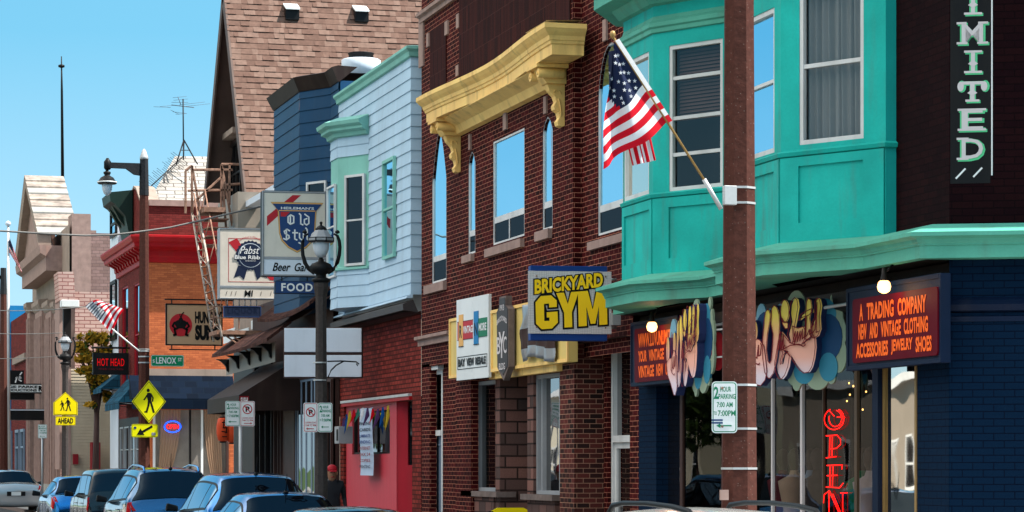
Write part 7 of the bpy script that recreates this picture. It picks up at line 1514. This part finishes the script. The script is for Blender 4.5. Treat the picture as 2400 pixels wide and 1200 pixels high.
# second flag, held out flat from the tall pole
Yg = Y2p - .1; t = thing('american_flag', 'smaller American flag flying from the tall brown street pole', 'flag', PY(325, 822, Yg)); m = MB(); m.tube([PY(326, 823, Yg), PY(262, 770, Yg)], .02, 'plate_white', 6); m.build('staff', t)
def Pg(h, v):
    A_, B_, C_, D_ = (200, 718), (262, 782), (290, 725), (238, 704)      # hoist top, hoist bottom, fly bottom, fly top
    a = Vector(A_).lerp(Vector(B_), h); b_ = Vector(D_).lerp(Vector(C_), h); q_ = a.lerp(b_, v); q_.y -= 7 * math.sin(v * math.pi) * (1 - h * .4); p = PY(q_.x, q_.y, Yg); p.y += .1 * math.sin(v * 8 + h * 3) * v; return p
m = flagmesh(t, Pg, 26, 24, .54, lambda h: .42, 0); o = m.build('cloth', t); m = MB()
for i in range(7):
    for j in range(7):
        v = (j + .5 + (.25 if i % 2 else -.2)) / 7 * .4; h = .04 + i * .073; p = Pg(h, max(v, .01)); starf(m, p, .034, Vector((1, 0, 0)), Vector((0, 0, 1)), Vector((0, -.02, 0)))
m.build('star', o)
m = MB(); band(t, X2p, Y2p, zat(828, zq) + .1, .14, .02)
# flag pole at far left
Yh = 116; t = thing('flag_pole', 'white flagpole with ball top and limp flag at far left', 'flagpole', PY(20, 1100, Yh)); m = MB(); m.tube([PY(20, 1100, Yh), PY(19, 530, Yh)], [.09, .05], 'galv', 6); m.lathe(PY(19, 524, Yh), [(.02, -.12), (.12, -.05), (.12, .05), (.02, .12)], 'sign_white', 10); m.build('pole', t)
def Ph(h, v): q_ = Vector((22, 552)).lerp(Vector((30, 600)), h).lerp(Vector((22, 552)).lerp(Vector((48, 645)), .62 + .38 * h), v); q_ = Vector((21 + 22 * v + 9 * h * v, 553 + 62 * v + 36 * h * (1 - .35 * v))); p = PY(q_.x, q_.y, Yh); p.y += .1 * math.sin(h * 14); return p
m = flagmesh(t, Ph, 26, 12, .54, lambda h: .4, 0); m.build('cloth', t)
# overhead wires
def wire(label, pts, r_=.012):
    m = MB(); m.tube(pts, r_, 'wire_grey', 5); tag(m.build('overhead_wire'), label, 'wire', 'overhead wires')
def sagline(p, q, sag, n=24): return [p.lerp(q, k / n) + Vector((0, 0, -sag * 4 * (k / n) * (1 - k / n))) for k in range(n + 1)]
wire('thick pale cable sagging across from the sign box toward upper left', [PY(x, y, 60) for x, y in ((-60, 535), (0, 541), (80, 546), (150, 550), (200, 552), (260, 551), (320, 544), (400, 533), (470, 517), (540, 500), (612, 484))], .022)
wire('thin wire crossing left behind the smaller flag', sagline(PY(-80, 722, 90), PY(205, 718, 66), .1), .012); wire('thin wire reaching the far lamp post top', sagline(PY(-80, 778, 86), PY(145, 780, 84), .05), .012)
wire('lower thin wire at left above the far shops', sagline(PY(-80, 838, 90), PY(140, 834, 84), .06), .01)
# ================================================================== cars
def catm(p, t):
    i = min(int(t), len(p) - 2); f = t - i; a, b_, c_, d_ = p[max(i - 1, 0)], p[i], p[i + 1], p[min(i + 2, len(p) - 1)]
    return [.5 * ((2 * q1) + (-q0 + q2) * f + (2 * q0 - 5 * q1 + 4 * q2 - q3) * f * f + (-q0 + 3 * q1 - 3 * q2 + q3) * f ** 3) for q0, q1, q2, q3 in zip(a, b_, c_, d_)]
# stations: y, z_low, z_belt, z_roof, w_belt, w_roof     (rear = 0, heading +y)
STY = {
 'suv': [(0, .45, .70, .74, .76, .60), (.03, .32, .88, .92, .86, .70), (.10, .28, 1.03, 1.07, .90, .78), (.30, .27, 1.08, 1.36, .915, .66), (.55, .27, 1.08, 1.615, .925, .60), (1.1, .26, 1.06, 1.675, .93, .62), (2.0, .26, 1.03, 1.69, .93, .64), (2.75, .26, 1.01, 1.63, .93, .62), (3.05, .26, 1.0, 1.50, .93, .64), (3.55, .27, .99, 1.10, .92, .74), (4.2, .28, .92, .97, .88, .70), (4.55, .32, .78, .82, .80, .6), (4.7, .42, .6, .62, .66, .5)],
 'sedan': [(0, .42, .62, .66, .70, .58), (.04, .30, .82, .86, .84, .70), (.25, .26, .93, .985, .88, .74), (.72, .25, .96, 1.02, .89, .72), (.98, .25, .96, 1.12, .895, .66), (1.50, .25, .95, 1.375, .90, .57), (1.9, .25, .94, 1.43, .90, .58), (2.5, .25, .93, 1.43, .90, .59), (2.9, .25, .92, 1.36, .90, .58), (3.5, .26, .90, 1.02, .89, .68), (4.2, .27, .82, .87, .85, .66), (4.55, .30, .70, .74, .76, .56), (4.7, .4, .55, .57, .62, .45)],
 'jeep': [(0, .5, .78, .82, .80, .74), (.03, .42, 1.0, 1.04, .87, .82), (.08, .38, 1.12, 1.2, .88, .80), (.16, .38, 1.14, 1.55, .88, .73), (.30, .38, 1.14, 1.74, .88, .70), (1.0, .38, 1.13, 1.78, .88, .71), (2.2, .38, 1.12, 1.77, .88, .71), (2.6, .38, 1.11, 1.70, .88, .69), (2.9, .38, 1.10, 1.45, .88, .74), (3.1, .38, 1.09, 1.16, .88, .78), (3.9, .4, 1.04, 1.10, .86, .76), (4.25, .42, .95, .99, .82, .7), (4.35, .5, .7, .72, .7, .6)],
 'wagon': [(0, .42, .64, .68, .72, .6), (.04, .30, .84, .90, .84, .72), (.14, .27, .93, 1.02, .87, .74), (.35, .26, .95, 1.24, .88, .64), (.62, .26, .95, 1.40, .885, .58), (1.2, .25, .94, 1.46, .89, .58), (2.2, .25, .93, 1.47, .89, .59), (2.75, .25, .92, 1.40, .89, .58), (3.4, .26, .90, 1.04, .88, .68), (4.1, .27, .82, .88, .84, .66), (4.45, .30, .70, .74, .75, .56), (4.6, .4, .55, .57, .62, .45)]}
GLS = {'suv': dict(rear=(2.15, 3.95), side=(3.35, 8.7), wind=(7.9, 9.0), pil=(4.75, 6.35), tl=(1.1, 2.15), roof=(4, 8)), 'sedan': dict(rear=(3.35, 5.0), side=(4.2, 8.7), wind=(7.9, 9.0), pil=(5.15, 6.55), tl=(1.0, 2.05), roof=(5, 8)),
       'jeep': dict(rear=(2.2, 3.5), side=(3.6, 8.7), wind=(7.1, 8.9), pil=(4.85, 5.9), tl=(1.0, 1.9), roof=(4, 7)), 'wagon': dict(rear=(2.3, 3.9), side=(3.6, 7.7), wind=(7.0, 8.0), pil=(4.6, 5.9), tl=(1.1, 2.1), roof=(4, 7))}
def car(name, label, style, X_, Y_, paintm, yaw=0, k=(1, 1, 1), rails=False, plate_=False, antenna=True):
    st = STY[style]; gl = GLS[style]; t = thing(name, label, 'car', (0, 0, 0), 'cars parked along the kerb')
    def S_(u, v):
        sg = -1 if v < 0 else 1; v = abs(v); y, zl, zb, zr, wb, wr = catm([list(q_) for q_ in st], u)
        sec = [[0, zl], [wb * .90, zl + .02], [wb * .985, zl + .2 * (zb - zl)], [wb * 1.0, zl + .62 * (zb - zl)], [wb * .965, zb], [wr + .04 + .3 * (wb - wr - .04) * max(0, 1 - (zr - zb) / .3), zr - .10 * min(1, (zr - zb) / .2) - .02], [wr * .80, zr - .012], [0, zr + .02]]
        # v: 0 centre bottom .. 7 centre top
        w_, z_ = catm(sec, min(v, 6.9999)); return Vector((sg * max(w_, 0), y, z_))
    m = MB(); nu = (len(st) - 1) * 4; vv = [0, 1, 1.5, 2, 2.5, 3, 3.3, 3.6, 3.85, 4, 4.2, 4.5, 4.8, 5, 5.25, 5.5, 5.75, 6, 6.5, 7]; ring = [-q_ for q_ in reversed(vv[1:])] + vv[0:]
    vs = []; fs = []; n = len(ring)
    for i in range(nu + 1):
        for v in ring: vs.append(S_(i / 4 if i < nu else len(st) - 1.0001, v))
    for i in range(nu):
        for j in range(n): fs.append((i * n + j, i * n + (j + 1) % n, (i + 1) * n + (j + 1) % n, (i + 1) * n + j))
    m.mesh(vs, fs, paintm, True); m.mesh(vs[:n], [tuple(range(n))], paintm); m.mesh(vs[-n:], [tuple(range(n))], paintm); m.build('body', t)
    def patch(u0, u1, v0, v1, off, mat, nm, nu_=8, nv_=5, par=None, taper=0):
        m = MB(); vs = []; fs = []
        for i in range(nu_ + 1):
            for j in range(nv_ + 1):
                u = u0 + (u1 - u0) * i / nu_; v = v0 + (v1 - v0) * j / nv_
                if taper: u = u0 + (u1 - u0) * i / nu_ + taper * (j / nv_) * (1 - i / nu_)
                p = S_(u, v); e = 1e-2; a_ = S_(u + e, v) - S_(u - e, v); b_ = S_(u, v + e) - S_(u, v - e); nn = a_.cross(b_); nn.normalize()
                if nn.dot(p - Vector((0, p.y, .8))) < 0: nn = -nn
                vs.append(p + nn * off)
        for i in range(nu_):
            for j in range(nv_): fs.append((i * (nv_ + 1) + j, i * (nv_ + 1) + j + 1, (i + 1) * (nv_ + 1) + j + 1, (i + 1) * (nv_ + 1) + j))
        m.mesh(vs, fs, mat, True); return m.build(nm, par or t)
    r0, r1 = gl['rear']; patch(r0, r1, -6.0 + .35, 6 - .35, .006, 'glass_car_rear', 'rear_window', 10, 20) if 0 else None
    # rear glass: both halves through the centre line
    m = MB(); vs = []; fs = []; nu_, nv_ = 10, 16
    for i in range(nu_ + 1):
        for j in range(nv_ + 1):
            u = r0 + (r1 - r0) * i / nu_; q_ = -1 + 2 * j / nv_; v = (7 - abs(q_) * 1.72) * (1 if q_ >= 0 else -1); p = S_(u, v); vs.append(p + Vector((0, -.008, .010)))
    for i in range(nu_):
        for j in range(nv_): fs.append((i * (nv_ + 1) + j, i * (nv_ + 1) + j + 1, (i + 1) * (nv_ + 1) + j + 1, (i + 1) * (nv_ + 1) + j))
    m.mesh(vs, fs, 'glass_car_rear', True); m.build('rear_window', t)
    m = MB(); vs = []; fs = []; w0, w1 = gl['wind']
    for i in range(nu_ + 1):
        for j in range(nv_ + 1):
            u = w0 + (w1 - w0) * i / nu_; q_ = -1 + 2 * j / nv_; v = (7 - abs(q_) * 1.8) * (1 if q_ >= 0 else -1); p = S_(u, v); vs.append(p + Vector((0, .008, .01)))
    for i in range(nu_):
        for j in range(nv_): fs.append((i * (nv_ + 1) + j, i * (nv_ + 1) + j + 1, (i + 1) * (nv_ + 1) + j + 1, (i + 1) * (nv_ + 1) + j))
    m.mesh(vs, fs, 'glass_car', True); m.build('windscreen', t)
    s0_, s1_ = gl['side']; cuts = [s0_, *gl['pil'], s1_ - .35]
    for sg in (-1, 1):
        for a_, b_ in zip(cuts, cuts[1:]): patch(a_ + .05, b_ - .04, sg * 4.10, sg * 4.88, .006, 'glass_car', 'side_window', 8, 5, taper=.35 if a_ == s0_ else 0)
        patch(cuts[0] - .1, cuts[-1] + .15, sg * 4.0, sg * 4.98, .003, 'black', 'window_trim', 20, 5, taper=.4)
        t0, t1 = gl['tl']; patch(t0 - .1, t1 - .1, sg * 3.1, sg * 5.3, .012, 'lens_red', 'tail_light', 6, 6); patch(t0 + .25, t0 + .55, sg * 4.6, sg * 4.95, .016, 'plate_white', 'reverse_lens', 3, 3)
        um = cuts[-1] - .05; p = S_(um, sg * 4.0); m = MB(); m.hexa([p + Vector((sg * .02, -.05, .01)), p + Vector((sg * .24, -.09, .02)), p + Vector((sg * .24, .03, .02)), p + Vector((sg * .02, .06, .01)), p + Vector((sg * .02, -.05, .10)), p + Vector((sg * .22, -.09, .17)), p + Vector((sg * .22, .02, .16)), p + Vector((sg * .02, .05, .12))], 'black')
        o = m.build('mirror', t, .03); 
    for sg in (-1, 1):
        for u_ in (gl['pil'][0] + .02, gl['pil'][1] + .02, s1_ - .3):
            m = MB(); pts = [S_(u_, sg * v_) + Vector((sg * .001, 0, 0)) for v_ in (1.6, 2.2, 2.8, 3.4, 4.0)]; m.tube(pts, .005, 'black', 4); m.build('door_gap', t)
        for u_ in (gl['pil'][0] + .3, gl['pil'][1] + .3):
            p = S_(u_, sg * 3.5); m = MB(); m.tube([p + Vector((sg * .01, 0, 0)), p + Vector((sg * .035, .03, .005)), p + Vector((sg * .035, .14, .005)), p + Vector((sg * .01, .17, 0))], .011, 'steel', 6); m.build('door_handle', t)
    for sg in (-1, 1):
        for wy in (st[-1][0] * .205, st[-1][0] * .79):
            wb = .90; m = MB(); r_ = .33; n = 20
            prof = [(r_ * .6, -.11), (r_ * .97, -.10), (r_, -.06), (r_, .06), (r_ * .97, .10), (r_ * .6, .11)]
            vs = []; fs = []
            for q_, x_ in prof:
                for k_ in range(n): a_ = 2 * math.pi * k_ / n; vs.append(Vector((sg * (wb - .09) + x_, wy + q_ * math.cos(a_), .33 + q_ * math.sin(a_))))
            for i in range(len(prof) - 1):
                for k_ in range(n): fs.append((i * n + k_, i * n + (k_ + 1) % n, (i + 1) * n + (k_ + 1) % n, (i + 1) * n + k_))
            m.mesh(vs, fs, 'tyre', True); w_ = m.build('wheel', t); m = MB()
            for k_ in range(5):
                a_ = 2 * math.pi * k_ / 5; d_ = Vector((0, math.cos(a_), math.sin(a_))); c_ = Vector((sg * (wb + .005), wy, .33)); m.tube([c_, c_ + d_ * r_ * .6], .035, 'steel', 6)
            m.build('rim', w_)
    if rails:
        for sg in (-1, 1):
            a_, b_ = gl['roof']; m = MB(); pts = [S_(u, sg * 5.9) + Vector((0, 0, .02 if u in (a_, b_) else .075)) for u in [a_, a_ + .3] + [a_ + .3 + (b_ - a_ - .6) * q_ / 4 for q_ in range(1, 4)] + [b_ - .3, b_]]; m.tube(pts, .022, rails, 8); m.build('roof_rail', t)
    if antenna: p = S_(gl['roof'][0] + .35, 7 - 1e-3); m = MB(); m.tube([p, p + Vector((0, -.1, .3))], [.010, .004], 'black', 5); m.lathe(p, [(.04, 0), (.02, .04)], 'black', 8); m.build('antenna', t)
    m = MB(); m.wbox((-.30, -.022, .62), (.30, .02, .76), 'black'); m.wbox((-.155, -.03, .63), (.155, -.022, .75), 'plate_white'); m.build('number_plate', t, .004)
    t.location = (X_, Y_, 0); t.rotation_euler = (0, 0, yaw); t.scale = k; return t
def carpos(px, z): return (px + 475) * z / 6425, z * rc(px)[1]
def place(px, z, **kw):
    x, y = carpos(px, z); return dict(X_=x, Y_=y, **kw)
car('parked_car', 'white estate car with dark roof rail at the bottom right', 'wagon', **place(1855, 18.4), paintm='paint_white', k=(1.0, 1, .955), rails='black', antenna=False)
car('parked_car', 'dark blue saloon car in front of the lamp post and red shopfront', 'sedan', **place(720, 36.5), paintm='paint_navy', k=(1.05, 1, .94), rails=False)
car('parked_car', 'grey saloon roof at bottom edge below the red shopfront', 'sedan', **place(905, 29.5), paintm='paint_grey', k=(1, 1, .865), antenna=False)
car('parked_car', 'blue SUV with wide rear window and roof spoiler left of the near lamp post', 'suv', **place(618, 42), paintm='paint_slate', k=(1.0, 1, .955))
car('parked_car', 'slate blue SUV with roof rails and red tail light, second SUV from the lamp post', 'suv', **place(412, 50), paintm='paint_bronze_sky', k=(1.02, 1, 1.0), rails='paint_blue')
car('parked_car', 'black boxy off roader between the small blue saloon and the railed SUV', 'jeep', **place(300, 57.5), paintm='paint_black', k=(1, 1, .935), antenna=False)
car('parked_car', 'small blue saloon car behind the black off roader', 'sedan', **place(205, 66), paintm='paint_blue', k=(1, 1, 1.02), antenna=False)
car('parked_car', 'silver saloon car seen from behind at the far left', 'sedan', **place(38, 92), paintm='paint_silver', k=(1.05, 1, 1.09), antenna=False)
t = thing('folding_sign', 'top of a yellow folding sign on the pavement below the stone shop sill', 'sandwich board', P3(1192, 1300, 10.2)); f = FN(P3(1192, 1300, 10.2).y); m = MB(); s0, s1, zt = f.S(1148), f.S(1236), f.Z(1192, 1190); m.prism(f, [(s0, .13), (s1, .13), (s1, zt - .03), (s1 - .06, zt), (s0 + .12, zt), (s0, zt - .06)], -.02, 0, 'school_yellow'); m.build('panel', t); m = MB(); m.box(f, s0 - .02, s0 + .05, .13, zt - .05, -.05, .01, 'black'); m.build('leg', t)
# ================================================================== person with a red cap
pz = 47.5; PX_, PYY = (778 + 475) * pz / 6425, pz * rc(778)[1]
TP = thing('person', 'person in black jacket and red cap walking behind the near lamp post', 'person', (PX_, PYY, .125))
hp = zat(1108, pz)      # head centre height
def J(x, y, z): return Vector((PX_ + x, PYY + y, z))
zh = hp; g_ = .125; s_ = (zh - g_) / 1.60
jt = {'pelvis': (0, 0, .95, .15), 'belly': (0, 0, 1.1, .145), 'chest': (0, .0, 1.3, .17), 'neckb': (0, .0, 1.44, .075), 'neck': (0, -.01, 1.50, .06), 'lsh': (-.18, 0, 1.40, .075), 'rsh': (.18, 0, 1.40, .075), 'lel': (-.25, .03, 1.12, .05), 'rel': (.24, .06, 1.12, .05), 'lwr': (-.24, -.1, .90, .035), 'rwr': (.25, -.05, .88, .035),
      'lhp': (-.09, 0, .90, .11), 'rhp': (.09, 0, .90, .11), 'lkn': (-.1, -.08, .50, .07), 'rkn': (.1, .08, .50, .07), 'lan': (-.1, -.02, .09, .045), 'ran': (.1, .22, .12, .045), 'lto': (-.1, -.17, .04, .035), 'rto': (.1, .09, .04, .035)}
ed = [('pelvis', 'belly'), ('belly', 'chest'), ('chest', 'neckb'), ('neckb', 'neck'), ('chest', 'lsh'), ('chest', 'rsh'), ('lsh', 'lel'), ('rsh', 'rel'), ('lel', 'lwr'), ('rel', 'rwr'), ('pelvis', 'lhp'), ('pelvis', 'rhp'), ('lhp', 'lkn'), ('rhp', 'rkn'), ('lkn', 'lan'), ('rkn', 'ran'), ('lan', 'lto'), ('ran', 'rto')]
nm = list(jt)
me = bpy.data.meshes.new('body'); me.from_pydata([Vector((jt[k][0], jt[k][1], jt[k][2] * s_)) for k in nm], [(nm.index(a), nm.index(b_)) for a, b_ in ed], [])
ob = bpy.data.objects.new('body', me); C.objects.link(ob); ob.parent = TP; md = ob.modifiers.new('s', 'SKIN')
for i, k in enumerate(nm): me.skin_vertices[0].data[i].radius = (jt[k][3], jt[k][3] * .85); me.skin_vertices[0].data[i].use_root = (k == 'pelvis')
ob.modifiers.new('u', 'SUBSURF').levels = 1; ob.modifiers['u'].render_levels = 2; me.materials.append(MATS['jacket'])
m = MB(); c = J(0, -.02, hp)
m.lathe(c, [(.045, -.15), (.06, -.12), (.075, -.08), (.088, -.02), (.092, .04), (.08, .09), (.045, .12), (.01, .13)], 'skin', 16); m.tube([c + Vector((0, -.085, .01)), c + Vector((0, -.115, -.03))], [.012, .016], 'skin', 6); m.tube([c + Vector((-.03, -.085, -.075)), c + Vector((.03, -.085, -.075))], .008, 'cap_red', 5)
for sg in (-1, 1): m.lathe(c + Vector((sg * .032, -.082, .01)), [(.002, -.012), (.011, 0), (.002, .012)], 'ink', 8); m.lathe(c + Vector((sg * .093, 0, -.01)), [(.005, -.03), (.016, -.01), (.018, .02), (.005, .035)], 'skin', 8)
m.build('head', TP); m = MB(); m.lathe(c, [(.098, .03), (.100, .06), (.085, .11), (.045, .14), (.01, .15)], 'cap_red', 16); m.prism(Fr((0, 0), 0), [], 0, 0, 'cap_red') if 0 else None
m.hexa([c + Vector((-.07, -.08, .03)), c + Vector((.07, -.08, .03)), c + Vector((.05, -.17, .015)), c + Vector((-.05, -.17, .015)), c + Vector((-.07, -.08, .045)), c + Vector((.07, -.08, .045)), c + Vector((.05, -.17, .03)), c + Vector((-.05, -.17, .03))], 'cap_red'); m.build('cap', TP)
for sg, k in ((-1, 'lwr'), (1, 'rwr')):
    w_ = J(jt[k][0], jt[k][1], g_ + jt[k][2] * s_); m = MB(); m.tube([w_, w_ + Vector((0, -.02, -.05)), w_ + Vector((0, -.03, -.09))], [.028, .036, .03], 'skin', 8)
    for q_ in range(4): m.tube([w_ + Vector((0, -.055 + .022 * q_, -.085)), w_ + Vector((0, -.06 + .022 * q_, -.12)), w_ + Vector((-sg * .015, -.06 + .022 * q_, -.15 - (.01 if q_ in (1, 2) else 0)))], [.011, .010, .008], 'skin', 6)
    m.tube([w_ + Vector((0, -.035, -.03)), w_ + Vector((-sg * .02, -.06, -.06)), w_ + Vector((-sg * .025, -.07, -.09))], [.013, .011, .009], 'skin', 6); m.build('hand', TP)
# ================================================================== the other side of the street (seen only in the glass)
XO = -9.2; fo_ = Fr((XO, 0), 180)
def opp(name, label, y0, y1, h, mat, gable=False, wins=()):
    t = thing(name, label, 'building', (XO, (y0 + y1) / 2, 0)); m = MB(); m.wbox((XO - 10, y0, 0), (XO, y1, h), mat); m.wbox((XO - .02, y0 - .1, h), (XO + .2, y1 + .1, h + .25), 'white_trim'); m.build('wall', t)
    if gable: m = MB(); m.mesh([(XO + .3, y0 - .3, h), (XO + .3, y1 + .3, h), (XO + .3, (y0 + y1) / 2, h + 3.2), (XO - 10, y0 - .3, h), (XO - 10, y1 + .3, h), (XO - 10, (y0 + y1) / 2, h + 3.2)], [(0, 1, 2), (3, 4, 5), (0, 2, 5, 3), (1, 2, 5, 4)], 'white_roof'); m.build('roof', t)
    n = max(1, int((y1 - y0) / 3.2))
    for i in range(n):
        y = y0 + (y1 - y0) * (i + .5) / n; win(t, fo_, (y - .7, y + .7, .9, 2.6), .01, .1, .06, 'white_trim', 'glass_dark', rails=(.5,))
        if h > 6: win(t, fo_, (y - .6, y + .6, 4.2, 5.8), .01, .1, .06, 'white_trim', 'glass_dark', rails=(.5,))
opp('white_sided_house', 'white sided gabled house across the street, mirrored in the shop glass', 46, 56, 3.6, 'white_roof', True)
opp('tan_brick_shop', 'low tan building across the street, mirrored in the shop glass', 60, 84, 4.2, 'hoarding')
opp('cream_shop', 'long cream rendered shop across the street, mirrored in the gym windows', 92, 134, 4.6, 'cream_stucco')
opp('tan_brick_shop', 'pale house nearest the camera across the street', 16, 40, 4.4, 'cream_stucco')
for i, (y, h) in enumerate(((88, 6.5), (58, 5.5), (140, 7), (42, 5.5))):
    leaf_tree('street_tree', ['leafy green tree across the street beside the cream shop', 'leafy green tree across the street by the white house', 'leafy green tree across the street beyond the cream shop', 'leafy green tree across the street near the camera'][i], (-7.5, y, .1), 2.6, [((-7.5, y, h * .6), (1.9, 2.4, h * .25)), ((-7.9, y + 1.4, h * .75), (1.5, 1.6, h * .2)), ((-7.2, y - 1.3, h * .72), (1.4, 1.6, h * .2))], 1500, ['leaf_green', 'leaf_dark'], .22, 20 + i, group='trees across the street')
